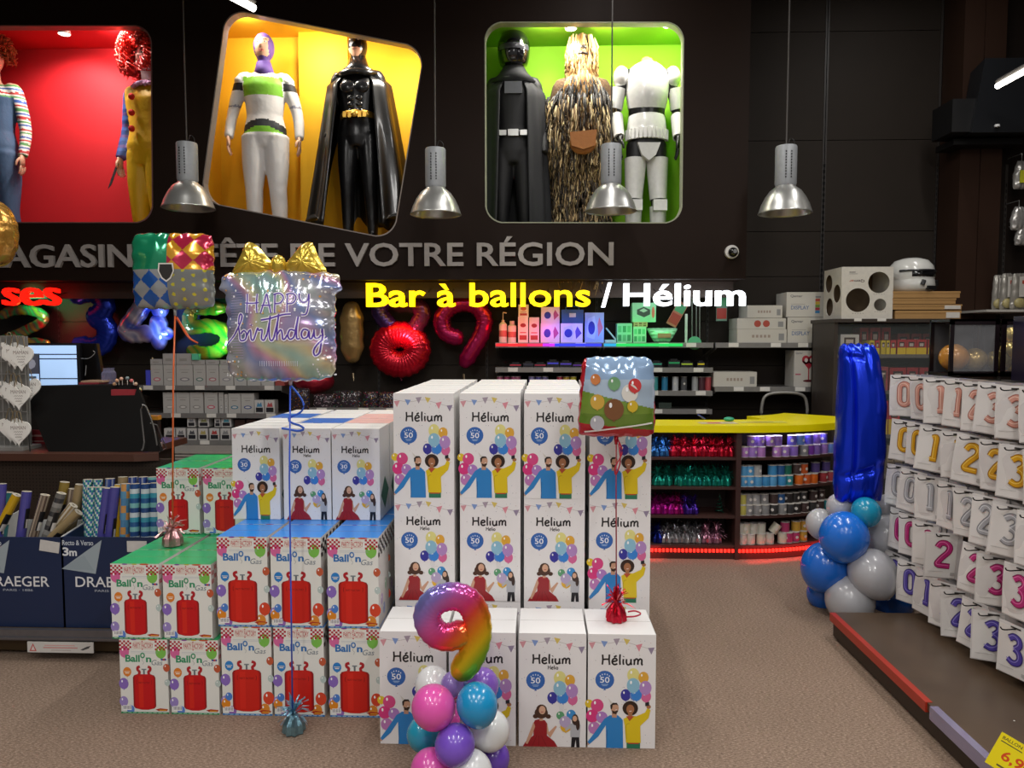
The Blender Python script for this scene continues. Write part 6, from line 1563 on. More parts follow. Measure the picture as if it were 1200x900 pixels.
for c3, (pa, pb) in enumerate(((1096, 1106),)):
    for k in range(2):
        item_box(pa, pb, 383 + k * 19, YK - .02, zof(401 + k * 19, YK - .02), 'cfcbc4', ['upper', 'lower'][k] + ' white notice taped on the cabinet glass', name='notice', cat='notice', d=.004, art=lambda A, h: A.ribbon([(.2, h * .3), (.8, h * .7)], .05, '4a4a4a') and None)
rnd = random.Random(5)
def packs(pxs, py, z, cols, wh, Y=YK + .06):
    for k, (a_, b_) in enumerate(pxs):
        c1, c2, nm_ = cols[k % len(cols)]
        def f(A, h, c1=c1, c2=c2): A.rect(0, 0, 1, h * .45, c2); A.rect(.2, h * .5, .8, h * .85, '3a2a28'); A.rect(.3, h * .55, .7, h * .75, 'b8a8a0')
        item_box(a_, b_, py, Y, z, c1, f'{nm_} pack, {nth(k)} from left {wh}', 'packs ' + wh, art=f, d=.15)
ry = [('a8262c', 'd0b020', 'red and yellow')]
packs([(1052, 1062), (1062.5, 1074), (1074.5, 1086), (1088, 1098)], 398, zks[0], ry, 'in the right half of the top cabinet shelf')
packs([(1019, 1025), (1026, 1031), (1033, 1038), (1039, 1043), (1044, 1050)], 399, zks[0], [('c8b028', 'c8b028', 'yellow'), ('b02c34', 'c8b028', 'red'), ('c8b028', 'b8a028', 'yellow')], 'in the middle of the top cabinet shelf')
packs([(985, 1007)], 392, zks[0], [('b8b4b0', '5a6a98', 'white and blue')], 'at the left of the top cabinet shelf')
packs([(1008, 1018), (1020, 1032), (1034, 1044)], 384, zks[0], ry, 'behind on the top cabinet shelf', YK + .22)
packs([(1052, 1066), (1068, 1080), (1082, 1094)], 391, zks[0], [('7a2a2a', '4a2020', 'dark red')], 'at the back right of the top cabinet shelf', YK + .24)
packs([(1043, 1062), (1063, 1076), (1078, 1105)], 431, zks[1], [('8a2028', 'b03038', 'dark red')], 'on the second cabinet shelf')
packs([(1030, 1041)], 430, zks[1], [('8a3a40', 'a04a50', 'rose')], 'left on the second cabinet shelf', YK + .07)
packs([(1035, 1041), (1042, 1055)], 470, zks[2], [('b02830', 'c0a030', 'red')], 'on the third cabinet shelf')
packs([(1040, 1048), (1049, 1058)], 522, zks[3], [('8a7a60', '5a4a3a', 'tan')], 'on the fourth cabinet shelf')
MBt = MB().tube([P(1043, 443, YK + .05), P(1060, 443, YK + .05)], .004, 4)
tag(MBt.build('price_strip', M('d8c030', .4)), 'yellow price strip on the second cabinet shelf', 'price strip')
# balloon sizing cube
p0 = P(985.5, 372, YK); p1 = P(1045.5, 372, YK); W = p1.x - p0.x; Hc = zof(314, YK) - zk
t = thing('sizing_cube', 'white cardboard cube box with round balloon sizing holes, on the cabinet', 'box', (p0.x, YK, zk))
def panel_with_holes(w_, h_, holes, name, mat, T, par):
    cu = bpy.data.curves.new('c', 'CURVE'); cu.dimensions = '2D'; cu.fill_mode = 'BOTH'; cu.extrude = .002
    for poly in [[(0, 0), (w_, 0), (w_, h_), (0, h_)]] + [[(x * w_ + r * w_ * cos(2 * pi * k / 28), y * h_ + r * w_ * sin(2 * pi * k / 28)) for k in range(28)] for x, y, r in holes]:
        s_ = cu.splines.new('POLY'); s_.points.add(len(poly) - 1); s_.use_cyclic_u = True
        for i, q in enumerate(poly): s_.points[i].co = (q[0], q[1], 0, 1)
    o = bpy.data.objects.new('t', cu); COL.objects.link(o)
    me = bpy.data.meshes.new_from_object(o.evaluated_get(bpy.context.evaluated_depsgraph_get())); bpy.data.objects.remove(o)
    me.materials.clear(); me.materials.append(mat); q = link_mesh(name, me, par, T[0], T[1]); return q
wcard = M('cfcabf', .55); D_ = .38
panel_with_holes(W, Hc, [(.32, .36, .235), (.72, .7, .21), (.755, .27, .12)], 'front_panel', wcard, ((0, 0, 0), (pi / 2, 0, 0)), t)
panel_with_holes(D_, Hc, [(.28, .72, .2), (.35, .25, .2), (.75, .5, .2)], 'side_panel', wcard, ((0, D_, 0), (pi / 2, 0, -pi / 2)), t)
MB().box(0, W, 0, D_, Hc - .004, Hc).build('top_panel', wcard, t); MB().box(0, W, D_ - .004, D_, 0, Hc).build('back_panel', M('6a5844', .8), t)
MB().box(W - .004, W, 0, D_, 0, Hc).build('side_panel', wcard, t); MB().box(0, W, 0, D_, 0, .004).build('base_panel', M('6a5844', .8), t)
A = Art(W, Hc / W); h = Hc / W
ls, bb = letters('Qemar', .01)
A.l += 1
for c_, v, f in ls: A.mb.add([((.44 - (q[0] - bb[0]) / (bb[1] - bb[0]) * .3) * W, -.0004, (h * .76 - (q[1] - bb[2]) / (bb[3] - bb[2]) * .06) * W) for q in v], f, 'b85a3a' if c_ in 'ar' else '4a3a38')
A.rect(.14, h * .86, .3, h * .87, '8a8680'); A.rect(.14, h * .89, .26, h * .905, '6a6660')
for cx_, cy_ in ((.32, .1), (.72, .47), (.75, .13)):
    for k in range(5): A.rect(cx_ - .1 + k * .05, h * cy_ - .0, cx_ - .085 + k * .05, h * cy_ + .01, '6a6660', same=k > 0)
A.obj('printed_marks', t, (0, -.0025, 0))['kind'] = 'stuff'
tag(MB().box(p0.x + .1, p0.x + .16, YK - .024, YK - .021, zk - .02, zk + .004).box(p0.x + .29, p0.x + .36, YK - .024, YK - .021, zk - .02, zk + .004).build('price_labels', TAGM), 'two small price labels on the cabinet edge under the sizing cube', 'label')
# kraft boxes
ys = [(1046, 1125, 340.5, 348), (1045.5, 1120, 348.5, 355), (1046, 1127, 355.5, 361.5), (1049, 1126, 362.5, 372)]
for k, (xa_, xb_, yt, yb_) in enumerate(ys):
    a = P(xa_, yb_, YK); b = P(xb_, yt, YK); nmk = ['topmost', 'second', 'third', 'lowest'][k]
    t = thing('flat_carton', f'flat brown kraft carton, {nmk} of the stack on the cabinet', 'box', (a.x, YK, zk + (372 - yb_) * YK / FPX), 0, 'flat kraft cartons')
    hh = (yb_ - yt) * YK / FPX - .001; ww = b.x - a.x
    MB().box(0, ww, 0, .42, 0, hh).box(-.0, ww + .004, -.003, .0, hh * .7, hh).build('body', M('a9824f', .7, 0, .05, 8), t)
    if k in (0, 2, 3): pass
    if k >= 2: MB().box(ww - .18 + .02 * k, ww - .01, -.005, -.003, hh * .1, hh * .8).build('paper_label', M('cfcac2', .5), t)
# white helmet, plain
p = P(1073, 340, YK + .1); zt = zk + (372 - 340.5) * YK / FPX
t = thing('toy_helmet', 'white costume helmet with dark visor resting on the kraft cartons', 'helmet', (p.x - .01, YK + .17, zt), radians(28))
MB().lathe([(.155, .06), (.168, .12), (.168, .17), (.155, .22), (.12, .265), (.06, .287), (0, .29)], 36, sy=1.12).build('shell', M('c9c9c4', .25, 0, .02, 3, 0, None, 1, 1, .4), t, True)
MB().lathe([(.176, .165), (.18, .172), (.17, .182)], 30, sy=1.12, a0=-pi + .1, a1=-.1).build('brow_band', M('16161a', .3), t, True)
MB().lathe([(.162, .115), (.172, .13), (.172, .16), (.165, .168)], 24, sy=1.14, a0=-pi / 2 - .95, a1=-pi / 2 + .95).build('visor', M('0c0c0e', .15, coat=.6), t, True)
MB().lathe([(.10, .0), (.145, .0), (.168, .03), (.17, .06), (.166, .09), (.16, .115)], 36, sy=1.15).build('jaw', M('c9c9c4', .25, 0, .02, 3, 0, None, 1, 1, .4), t, True)
MB().box(-.05, .05, -.2, -.16, .012, .045).tube([(-.09, -.17, .05), (-.075, -.175, .09)], .018, 8).tube([(.09, -.17, .05), (.075, -.175, .09)], .018, 8).build('chin_vents', M('1a1a1c', .3), t)
# ================================================================ RIGHT GONDOLA WITH NUMBER PACKETS
XG = 1.575
g = thing('display_gondola', 'brown floor gondola at right with red edge strip and hanging number balloon packets', 'display stand', (XG, 2.9, 0))
deck = M('4f3f30', .35, 0, .18, 3)
MB().box(XG, XG + .95, 1.7, 3.96, .105, .135).build('deck', deck, g, world=True)
MB().box(XG + .012, XG + .95, 1.7, 3.95, .012, .105).box(XG + .03, XG + .95, 1.7, 3.93, 0, .012).build('plinth', M('2e241b', .5, 0, .06, 6), g, world=True)
MB().box(XG - .008, XG + .02, PX(1090, 824, XG).y + .02, 3.95, .095, .137).build('edge_strip', M('a8301e', .35, 0, .08, 3), g, world=True)
ye = PX(1093, 829, XG).y
MB().box(XG - .012, XG + .02, 1.7, ye, .088, .14).build('price_channel', M('8a84a0', .2, .2, .05, 6, 0, None, 1, 1, .5), g, world=True)
MB().box(XG + .72, XG + .76, 1.7, 4.2, .0, 1.38).build('back_panel', M('1d1916', .7), g, world=True)
MB().box(XG + .74, XG + 1.1, 1.7, 4.2, 1.33, 1.375).build('top_shelf', M('2a2420', .5), g, world=True)
XH = 2.0; ZR = [1.385, 1.14, .885, .645, .39]
RC_ = {0: ('d09484', '9c5a4c', 'rose gold', 'ecc8b8'), 1: ('d49a18', '946408', 'gold', 'f0cc60'), 2: ('a4a4a8', '77777c', 'silver', 'dcdce0'), 3: ('b42870', '7c1448', 'fuchsia', 'e070a8'), 4: ('5244a0', '30246c', 'blue violet', '9088d0')}
RN = ['top', 'second', 'third', 'fourth', 'bottom']
PK = [[('0', 1057), ('0', 1077), ('1', 1098), ('1', 1121), ('2', 1143), ('3', 1164), ('3', 1188), ('4', 1215)],
      [('0', 1061), ('0', 1075), ('1', 1097), ('1', 1121), ('2', 1141), ('2', 1167), ('3', 1196), ('3', 1224)],
      [('0', 1054), ('0', 1072), ('1', 1092), ('1', 1116), ('2', 1137), ('2', 1160), ('3', 1190), ('3', 1218)],
      [('0', 1060), ('0', 1071), ('1', 1091), ('2', 1117), ('2', 1152), ('3', 1175), ('3', 1203)],
      [('0', 1054), ('0', 1072), ('1', 1093), ('1', 1113), ('2', 1129), ('2', 1152), ('3', 1172), ('3', 1200)]]
_bag = {}
def packet_mesh(seed):
    rnd = random.Random(seed); W, H = .165, .225; nu, nv = 8, 10; mb = MB()
    for sd in (-1, 1):
        vs = []
        for j in range(nv + 1):
            v = j / nv
            for i in range(nu + 1):
                u = i / nu * 2 - 1
                th = .004 * (1 - abs(u) ** 3) * (1 - abs(v * 2 - 1) ** 3) + .0004
                bend = .004 * sin(v * 3 + seed) * (u) + .003 * noise.noise(Vector((u * 1.5, v * 2, seed)))
                vs.append((u * W / 2, sd * th + bend, -v * H))
        mb.add(vs, [((a, a + 1, a + nu + 2, a + nu + 1) if sd < 0 else (a, a + nu + 1, a + nu + 2, a + 1)) for a in [j * (nu + 1) + i for j in range(nv) for i in range(nu)]])
    return mb
def bend(u, v, seed): return .004 * sin(v * 3 + seed) * u + .003 * noise.noise(Vector((u * 1.5, v * 2, seed))) - (.006 * (1 - abs(u) ** 3) * (1 - abs(v * 2 - 1) ** 3) + .0004)
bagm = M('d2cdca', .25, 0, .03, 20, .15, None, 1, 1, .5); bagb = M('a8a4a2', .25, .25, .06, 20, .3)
def packet_print(d, cols, seed):
    A = Art(.165, 1); W = .165
    A.rect(.03, .03, .97, 1.3, 'dedad6')
    A.l += 1
    DG = {'0': [[(.16, .6), (.14, .8), (0, .9), (-.14, .8), (-.16, .5), (-.14, .2), (0, .1), (.14, .2), (.16, .45), (.16, .6)]],
          '1': [[(-.08, .86), (.04, .88), (.04, .5), (.04, .12)], [(-.08, .11), (.04, .11), (.12, .11)]], '2': [[(-.18, .74), (-.1, .88), (.04, .9), (.15, .78), (.12, .6), (-.04, .4), (-.16, .2), (-.14, .12), (0, .11), (.18, .1)]],
          '3': [[(-.16, .8), (-.02, .9), (.12, .84), (.14, .68), (.02, .54)], [(.0, .54), (.12, .46), (.16, .3), (.1, .15), (-.04, .1), (-.18, .18)]], '4': [[(.02, .9), (-.16, .4), (.2, .38)], [(.08, .65), (.08, .1)]]}
    for wd_, c_ in ((.17, cols[1]), (.125, cols[0])):
        for q, st in enumerate(DG[d]): A.ribbon([(.5 + p[0] * .95, .3 + p[1] * .86) for p in st], wd_, c_, 5, same=q > 0)
    for q, st in enumerate(DG[d]): A.ribbon([(.47 + p[0] * .95, .32 + p[1] * .86) for p in st], .022, cols[3], 4, same=q > 0)
    A.rect(.7, .1, .9, .2, 'b8b4b0'); A.ribbon([(.1, .2), (.5, .22)], .012, 'c0bcb8', 0)
    # follow the packet's bend
    A.mb.v = [(x - W / 2, bend((x - W / 2) / (W / 2), 1 - z / .225, seed) + y * 15 - .0028, z - .225) for x, y, z in A.mb.v]
    return A
for r_ in range(5):
    cols = RC_[r_]
    for k, (d, px) in enumerate(PK[r_]):
        y = PX(px, 560, XH).y
        hk = MB().tube(catmull([(XG + .72, y, ZR[r_] + .012), (XH + .02, y, ZR[r_] + .004), (XH - .055, y, ZR[r_] + .0), (XH - .07, y, ZR[r_] + .012)], 4), .0028, 6)
        hk.build('hook', M('181614', .4, .5), g, world=True)
        rnd = random.Random(r_ * 20 + k)
        ang = radians(-90 + rnd.uniform(14, 44))
        if (r_, k) == (3, 3): ang = radians(-14)
        if (r_, k) in ((3, 5), (4, 6), (4, 4)): ang = radians(-28)
        sd = (r_ * 3 + k) % 7
        for q in range(5):
            x = XH + q * .034 + rnd.uniform(-.004, .004) + (-.03 if (r_, k) == (3, 3) and q == 0 else 0)
            if q == 0: lb = f'{cols[2]} number {d} balloon packet, {nth(k)} from the far end in the {RN[r_]} row'
            else: lb = f'pale packet, {nth(q - 1)} behind the {nth(k)} front packet of the {RN[r_]} row'
            t = thing('balloon_packet', lb, 'packet', (x, y + (rnd.uniform(-.012, .03) if q else 0), ZR[r_] + .006), 0, f'{RN[r_]} row front packets' if q == 0 else f'{RN[r_]} row stacked packets')
            t.rotation_euler = (rnd.uniform(-.06, .04), rnd.uniform(-.05, .09) if q == 0 else rnd.uniform(-.03, .03), ang if q == 0 else radians(-90 + rnd.uniform(-6, 16)))
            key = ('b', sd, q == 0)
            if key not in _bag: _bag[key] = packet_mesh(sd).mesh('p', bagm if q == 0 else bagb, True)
            link_mesh('sleeve', _bag[key], t, (0, 0, .012))
            if q == 0:
                k2 = (d, r_, sd)
                if k2 not in _bag: _bag[k2] = packet_print(d, cols, sd).mb.mesh('n', MC(.3, .1))
                link_mesh('number_print', _bag[k2], t, (0, 0, .012))
                k3 = 'slot'
                if k3 not in _bag: _bag[k3] = MB().box(-.022, .022, -.0075, -.006, -.002, .004).mesh('s', M('2a2624', .5))
                link_mesh('hanging_slot', _bag[k3], t)
# yellow price card
p = PX(1180, 885, XG - .02); t = thing('price_card', 'yellow price card reading 6,90 on the gondola edge', 'price card', (XG - .02, p.y, .135), 0)
w_, h_ = .15, .12
A = Art(w_, h_ / w_); h = h_ / w_
A.rect(0, 0, 1, h, 'f0dc10'); A.text('BALLON CHIFFRE', .06, h * .84, .9, h * .93, '3a3428', .01); A.text('6,90', .2, h * .26, .82, h * .6, 'd84a18', .02); A.rect(.06, h * .76, .5, h * .79, '5a5030'); A.rect(.2, h * .1, .6, h * .15, '5a5030')
o = A.obj('printed_face', t, (0, 0, 0)); MB().box(0, w_, .0005, .003, 0, h_).build('card', M('e8d410', .4), t)
t.location = PX(1154, 893, XG - .05); t.rotation_euler = (radians(-12), radians(24), radians(-28))
for k, (x, z_, s_) in enumerate(((1148, 858, .008), (1135, 857, .004), (1157, 867, .003))): pass
tag(MB().box(1.86, 1.885, 2.8, 2.808, .135, .137).box(1.83, 1.835, 2.83, 2.834, .135, .137).build('paper_scrap', M('dedad4', .6)), 'tiny white paper scrap on the brown gondola deck', 'scrap')

# clear boxes with gold balloons on the gondola top
def balloon_case(px0, px1, py0, py1, Y, label, inside, dd=.22):
    a = P(px0, py1, Y); b = P(px1, py0, Y); W, H = b.x - a.x, b.z - a.z
    t = thing('balloon_case', label, 'box', ((a.x + b.x) / 2, Y, a.z))
    fr = M('14090f', .35, 0, .1); e = .022
    m = MB(); m.box(-W / 2, W / 2, 0, dd, 0, .02).box(-W / 2, W / 2, 0, dd, H - .012, H)
    for x in (-W / 2, W / 2 - e): m.box(x, x + e, 0, .012, 0, H).box(x, x + e, dd - .012, dd, 0, H)
    m.box(-W / 2, W / 2, 0, .012, 0, .03).box(-W / 2, W / 2, 0, .012, H - .03, H)
    m.build('frame', fr, t)
    MB().box(-W / 2 + e, W / 2 - e, .004, .006, .03, H - .03).build('clear_front', M('c8c8cc', .12, 0, .1, 12, .4, None, 1, .14, .6), t)
    MB().box(-W / 2 + .004, W / 2 - .004, dd - .01, dd - .006, .02, H - .02).build('clear_back', M('4a4a4c', .3), t)
    for x, z, r, c in inside: MB().ball((x * W, dd * .5, .03 + r * .97), r, 22).build('gold_balloon', M(c, .22, .45 if c != 'c88a3a' else .1, .04, 6, 0, None, 1, 1, .3), t, True)
    return t
YQ = 4.22
balloon_case(1112, 1172, 374, 441.5, YQ, 'clear fronted case holding one orange and one gold balloon', [(-.19, 0, .078, 'c88a3a'), (.25, 0, .066, 'b89a5a')])
balloon_case(1173, 1200, 374, 441.5, YQ - .02, 'clear fronted case of shiny gold balloons beside the orange one', [(-.1, 0, .06, 'c0a860'), (.1, 0, .05, 'c0a860')])
MB_ = MB().ball((0, 0, .06), .06, 16).ball((.0, 0, .16), .05, 16).ball((.01, 0, .25), .045, 16)
o = MB_.build('balloon_tower', M('c0a860', .2, .5), None, True); a = P(1184, 438, YQ + .3); o.location = (a.x, YQ + .32, 1.375); tag(o, 'stack of small gold balloons standing behind the right case', 'decoration')
a = P(1202, 372, 4.0); tag(MB().box(a.x, a.x + .3, 3.9, 4.1, 1.375, 1.72).build('dark_box', M('1a1428', .3), None), 'dark violet box at the right edge on the gondola', 'box')
# wall shelf with clear bags
a = P(1152, 363, 6.6); b = P(1215, 363, 6.6); z = a.z
t = thing('wall_ledge', 'white ledge high on the right wall carrying clear bags', 'shelf', ((a.x + b.x) / 2, 6.9, z - .02))
MB().box(a.x, b.x, 6.55, 7.1, z - .02, z).build('board', M('b8b4ac', .5), t, world=True)
for k, (x0, x1, y0) in enumerate(((1163, 1174, 322), (1172, 1186, 320), (1184, 1202, 320))):
    a = P(x0, 362, 6.62 + .08 * (2 - k)); b = P(x1 + 4, y0, 6.62 + .08 * (2 - k)); W, H = b.x - a.x, b.z - z
    t = thing('clear_bag', f'clear bag with printed card, {["left", "middle", "right"][k]} of three on the white ledge', 'bag', ((a.x + b.x) / 2, a.y, z), 0, 'clear bags on the ledge')
    mb, fr = pillow(W, H, .03, lambda v: -1 + .25 * (v + 1) / 2, lambda v: 1 - .1 * (v + 1) / 2, wr=.4, nu=20, nv=20, kx=9, seed=k); mb.build('plastic', M('98948c', .12, .3, .12, 25, .5), t, True, loc=(0, .02, H / 2))
    MB().box(-W * .15, W * .4, -.03, -.027, H * .35, H * .9, 'c8c4bc').box(0, W * .3, -.032, -.03, H * .7, H * .8, 'b04a3a').build('card', MC(.4), t)
    MB().ball((0, -.012, .06), .045, 10, 'a89c6a', scale=(1.2, .5, 1)).build('contents', MC(.4), t, True)
for k, (x, y0, y1) in enumerate(((1196, 180, 222), (1193, 235, 270), (1198, 262, 288))):
    a = P(x, y1, 6.9); b = P(x, y0, 6.9); H = b.z - a.z
    t = thing('hanging_bag', f'crumpled clear bag hanging at the upper right edge, {["top", "middle", "lowest"][k]} one', 'bag', (a.x, 6.9, a.z), 0, 'clear bags hanging at right edge')
    mb, fr = pillow(.14, H * .8, .04, lambda v: -1 + .4 * max(0, v), lambda v: 1 - .4 * max(0, v), wr=.5, nu=20, nv=20, kx=8, seed=k); mb.build('plastic', M('b0aeaa', .12, .5, .15, 30, .6), t, True, loc=(0, 0, H * .4))
    MB().tube([(0, .2, H), (0, 0, H), (0, 0, H * .78)], .004, 5).build('hook', M('a0a09c', .3, .6), t)
    if k == 0: MB().box(-.04, .02, -.05, -.045, .05, .16).build('card', M('c8c830', .4), t)

# ================================================================ CASH DESK, ROLLS AND DISPLAY AT LEFT
# roll gondola
gt = thing('roll_gondola', 'low brown gondola shelf with grey metal edge carrying the navy roll boxes', 'display stand', (-2.6, 3.8, 0))
X1g = -1.86 + .12
MB().box(-3.6, X1g, 3.55, 4.02, .115, .15).build('deck', M('5a4a36', .5, 0, .08), gt, world=True)
MB().box(-3.6, X1g, 3.6, 4.02, .02, .115).box(-3.6, X1g, 3.64, 4.02, 0, .02).build('plinth', M('4b3a22', .5, 0, .06), gt, world=True)
MB().box(-3.6, X1g, 3.528, 3.55, .1, .155).box(-3.6, X1g, 3.52, 3.53, .108, .118).build('metal_edge', M('7c7c82', .3, .7), gt, world=True)
pb = MB().box(-3.6, P(200, 560, 4.03).x, 4.03, 4.06, 0, .93).build('perforated_panel', M('2e2117', .6, 0, .06), gt, world=True)
m = MB(); xr = P(196, 560, 4.02).x
for i in range(60):
    for j in range(12):
        x = -3.0 + i * .019
        if x < xr: m.box(x, x + .005, 4.0285, 4.0298, .7 + j * .019, .705 + j * .019)
o = m.build('perforation', M('0a0705', .9), gt, world=True); o['kind'] = 'stuff'
a = P(31, 752.5, 3.51); b = P(109, 766, 3.51); W, H = b.x - a.x, a.z - b.z
t = thing('shelf_notice', 'white notice strip with red warning triangle on the metal shelf edge', 'sign', (a.x, 3.515, b.z)); A = Art(W, H / W); h = H / W
A.rect(0, 0, 1, h, 'd2cfca'); A.poly([(.03, .02), (.14, .02), (.085, h - .02)], 'c85a58'); A.poly([(.055, .035), (.115, .035), (.085, h - .055)], 'e4d8d4'); A.rect(.26, h * .65, .72, h * .72, 'd89a98'); A.rect(.24, h * .42, .76, h * .52, 'd08a88'); A.rect(.36, h * .2, .66, h * .26, 'b0a4a0'); A.poly([(.8, h * .3), (.9, h * .6), (.96, h * .7), (.93, h * .45), (.84, h * .25)], '4a4a4c')
A.obj('printed_face', t); MB().box(0, W, .0005, .004, 0, H).build('strip', M('d2cfca', .5), t)
# navy display boxes
navy = M('1b2b4d', .4, 0, .03, 4)
for k, (pa, pb_) in enumerate(((-30.5, 73.5), (75.5, 183))):
    Yb = 3.57; a = P(pa, 748, Yb); b = P(pb_, 630, Yb); W = b.x - a.x; zb_ = .152; H = b.z - zb_; Dp = .36
    t = thing('roll_display_box', ['navy cardboard display box of wrapping rolls, left one cut by the frame', 'navy cardboard display box of wrapping rolls, right one beside the green cartons'][k], 'display box', (a.x, Yb, zb_), 0, 'navy roll display boxes')
    MB().box(0, W, 0, .006, 0, H).build('front_panel', navy, t); MB().box(0, W, Dp - .006, Dp, 0, H).build('back_panel', M('c8c8c4', .5), t)
    for x in (0, W - .006):
        MB().add([(x, 0, 0), (x + .006, 0, 0), (x + .006, Dp, 0), (x, Dp, 0), (x, 0, H), (x + .006, 0, H), (x + .006, Dp, H + .05), (x, Dp, H + .05)], [(0, 3, 2, 1), (4, 5, 6, 7), (0, 1, 5, 4), (3, 7, 6, 2), (0, 4, 7, 3), (1, 2, 6, 5)]).build('side_panel', M('c8c8c4', .5) if x == 0 else navy, t)
    MB().box(0, W, 0, Dp, 0, .006).build('base_panel', navy, t)
    A = Art(W, H / W); h = H / W
    A.rect(0, 0, 1, h, '1b2b4d'); A.text('Recto & Verso', .015, h - .088, .34, h - .035, 'd0d8e0', .01); A.text('3', .015, h - .2, .08, h - .11, 'e0e4e8', .03); A.text('m', .085, h - .2, .165, h - .145, 'e0e4e8', .03, bb=bounds(text_geo('m', .03)[0]))
    A.poly([(0.0, h - .5), (.42, h - .02), (.55, h - .02), (.5, h - .58), (.3, h - .56)], '1b2b4d') if False else None
    A.poly([(.0, h - .335), (.43, h - .03), (.355, h - .385)], 'a0adb4'); A.poly([(.0, h - .335), (.24, h - .19), (.34, h - .35)], '97a5ad')
    A.text('DRAEGER', .14, h - .525, .84, h - .415, 'e4e5e7', .008); A.text('PARIS · 1886', .34, h - .575, .66, h - .55, 'b0b8c4', .004)
    A.obj('front_print', t, (0, -.0006, 0))
    MB().obox((W * .86 if k == 0 else W * .8, -.003, H - .045), (.1, .002, .055), Matrix.Rotation(.15 if k == 0 else 0, 3, 'Y')).build('price_sticker', M('cfccc8', .5), t)
# wrapping rolls
def roll(tx, ty, bx, Yr, pat, label, r=.0235, ytop=None):
    yt = Yr + .02; a = P(tx, ty, yt); bq = P(bx, 625, Yr); d = (a - Vector((bq.x, Yr, bq.z))).normalized()
    zb_ = .165; k_ = (a.z - zb_) / d.z; b0 = a - d * k_
    L_ = (a - b0).length; t = thing('wrapping_roll', label, 'wrapping paper roll', b0, 0, 'wrapping paper rolls'); t.rotation_euler = d.to_track_quat('Z', 'Y').to_euler()
    mb = MB(); ns = int(L_ / .012); nc = 16
    for j in range(ns):
        z0 = L_ * j / ns; z1 = L_ * (j + 1) / ns
        for i in range(nc):
            a0 = 2 * pi * i / nc; a1 = 2 * pi * (i + 1) / nc
            mb.add([(r * cos(a0), r * sin(a0), z0), (r * cos(a1), r * sin(a1), z0), (r * cos(a1), r * sin(a1), z1), (r * cos(a0), r * sin(a0), z1)], [(0, 1, 2, 3)], pat(i, j))
    mb.build('paper', MC(.25, 0, .5), t)
    MB().lathe([(r * .35, L_ - .02), (r * .35, L_ + .001), (r * .98, L_ + .001)], 16).build('end_ring', M('b8b0a0', .6), t)
    MB().lathe([(0, 0), (r, 0)], 16).build('end_cap', M('8a8478', .6), t)
    if random.random() < .6 or tx > 115:
        zz = L_ * random.uniform(.62, .75)
        MB().lathe([(r * 1.02, zz), (r * 1.02, zz + .1)], 16, a0=-pi * .95, a1=-.05 * pi).build('label_band', M('16161a', .4), t)
        MB().lathe([(r * 1.04, zz + .0), (r * 1.04, zz + .045)], 16, a0=-pi * .85, a1=-.15 * pi).build('label_text', M('d0ccc8', .5), t)
S = lambda *c: (lambda i, j: c[0])
PT = {'purple': lambda i, j: '4a4690', 'yellow': lambda i, j: 'c8a01c', 'teal': lambda i, j: '3a7a80',
      'brown stripe': lambda i, j: ['8a7a6a', '5a4a40', 'a89a88', '6a5c50'][i % 4], 'grey band': lambda i, j: ['6a6864', '8a8884', '3a3a3c'][(j // 2) % 3],
      'dark gold': lambda i, j: '8a7434', 'kraft': lambda i, j: '94805c', 'kraft stripe': lambda i, j: ['94805c', 'c8c0b0'][i % 2],
      'teal chevron': lambda i, j: ['2f9080', 'c8d4cc', '3a60a0'][(j + abs(i % 6 - 3)) % 3], 'blue stripe': lambda i, j: ['2a5a90', '3f9ab0', 'c8d4d8', '2a4a80', '7ab8b8'][(j // 2) % 5],
      'blue orange check': lambda i, j: ['5a90b0', 'c89050', '4a80a8'][(i // 3 + j // 3) % 3], 'navy stripe': lambda i, j: ['26387a', '8a90a8', '3a5090'][i % 3]}
RL = [(2, 567, -2, 'purple', 0), (10, 577, 3, 'teal', 1), (20, 580, -4, 'yellow', 0), (31.5, 576, 25, 'purple', 0), (53, 580, 40, 'brown stripe', 0), (72, 578, 56, 'grey band', 0), (76, 565, 66, 'dark gold', 1),
      (86, 573, 78, 'brown stripe', 1), (94, 568, 82, 'kraft', 1), (86, 592, 60, 'kraft stripe', .3), (92, 600, 66, 'kraft', 0), (103, 562, 101, 'teal chevron', 1), (115, 562, 113, 'teal chevron', 1), (107, 571, 105, 'teal chevron', 0), (118, 571, 115, 'teal chevron', 0),
      (126, 572, 119, 'purple', 0), (135, 571, 129, 'purple', 0), (129, 561, 127, 'navy stripe', 1), (140, 568, 137, 'yellow', .4), (147, 567, 146, 'blue orange check', .2), (144, 559, 143, 'kraft', 1.2),
      (158, 567, 158, 'blue stripe', 0), (171, 567, 171, 'blue stripe', 0), (182, 566, 182, 'blue stripe', 0), (156, 559, 156, 'navy stripe', 1), (168, 559, 168, 'navy stripe', 1), (179, 559, 179, 'blue stripe', 1)]
cntp = {}
for tx, ty, bx, dy, pn in [(q[0], q[1], q[2], q[4], q[3]) for q in RL]:
    cntp[pn] = cntp.get(pn, 0) + 1
    roll(tx, ty, bx, 3.665 + dy * .1, PT[pn], f'{pn} wrapping paper roll, {nth(cntp[pn] - 1)} such from the left in the navy boxes')
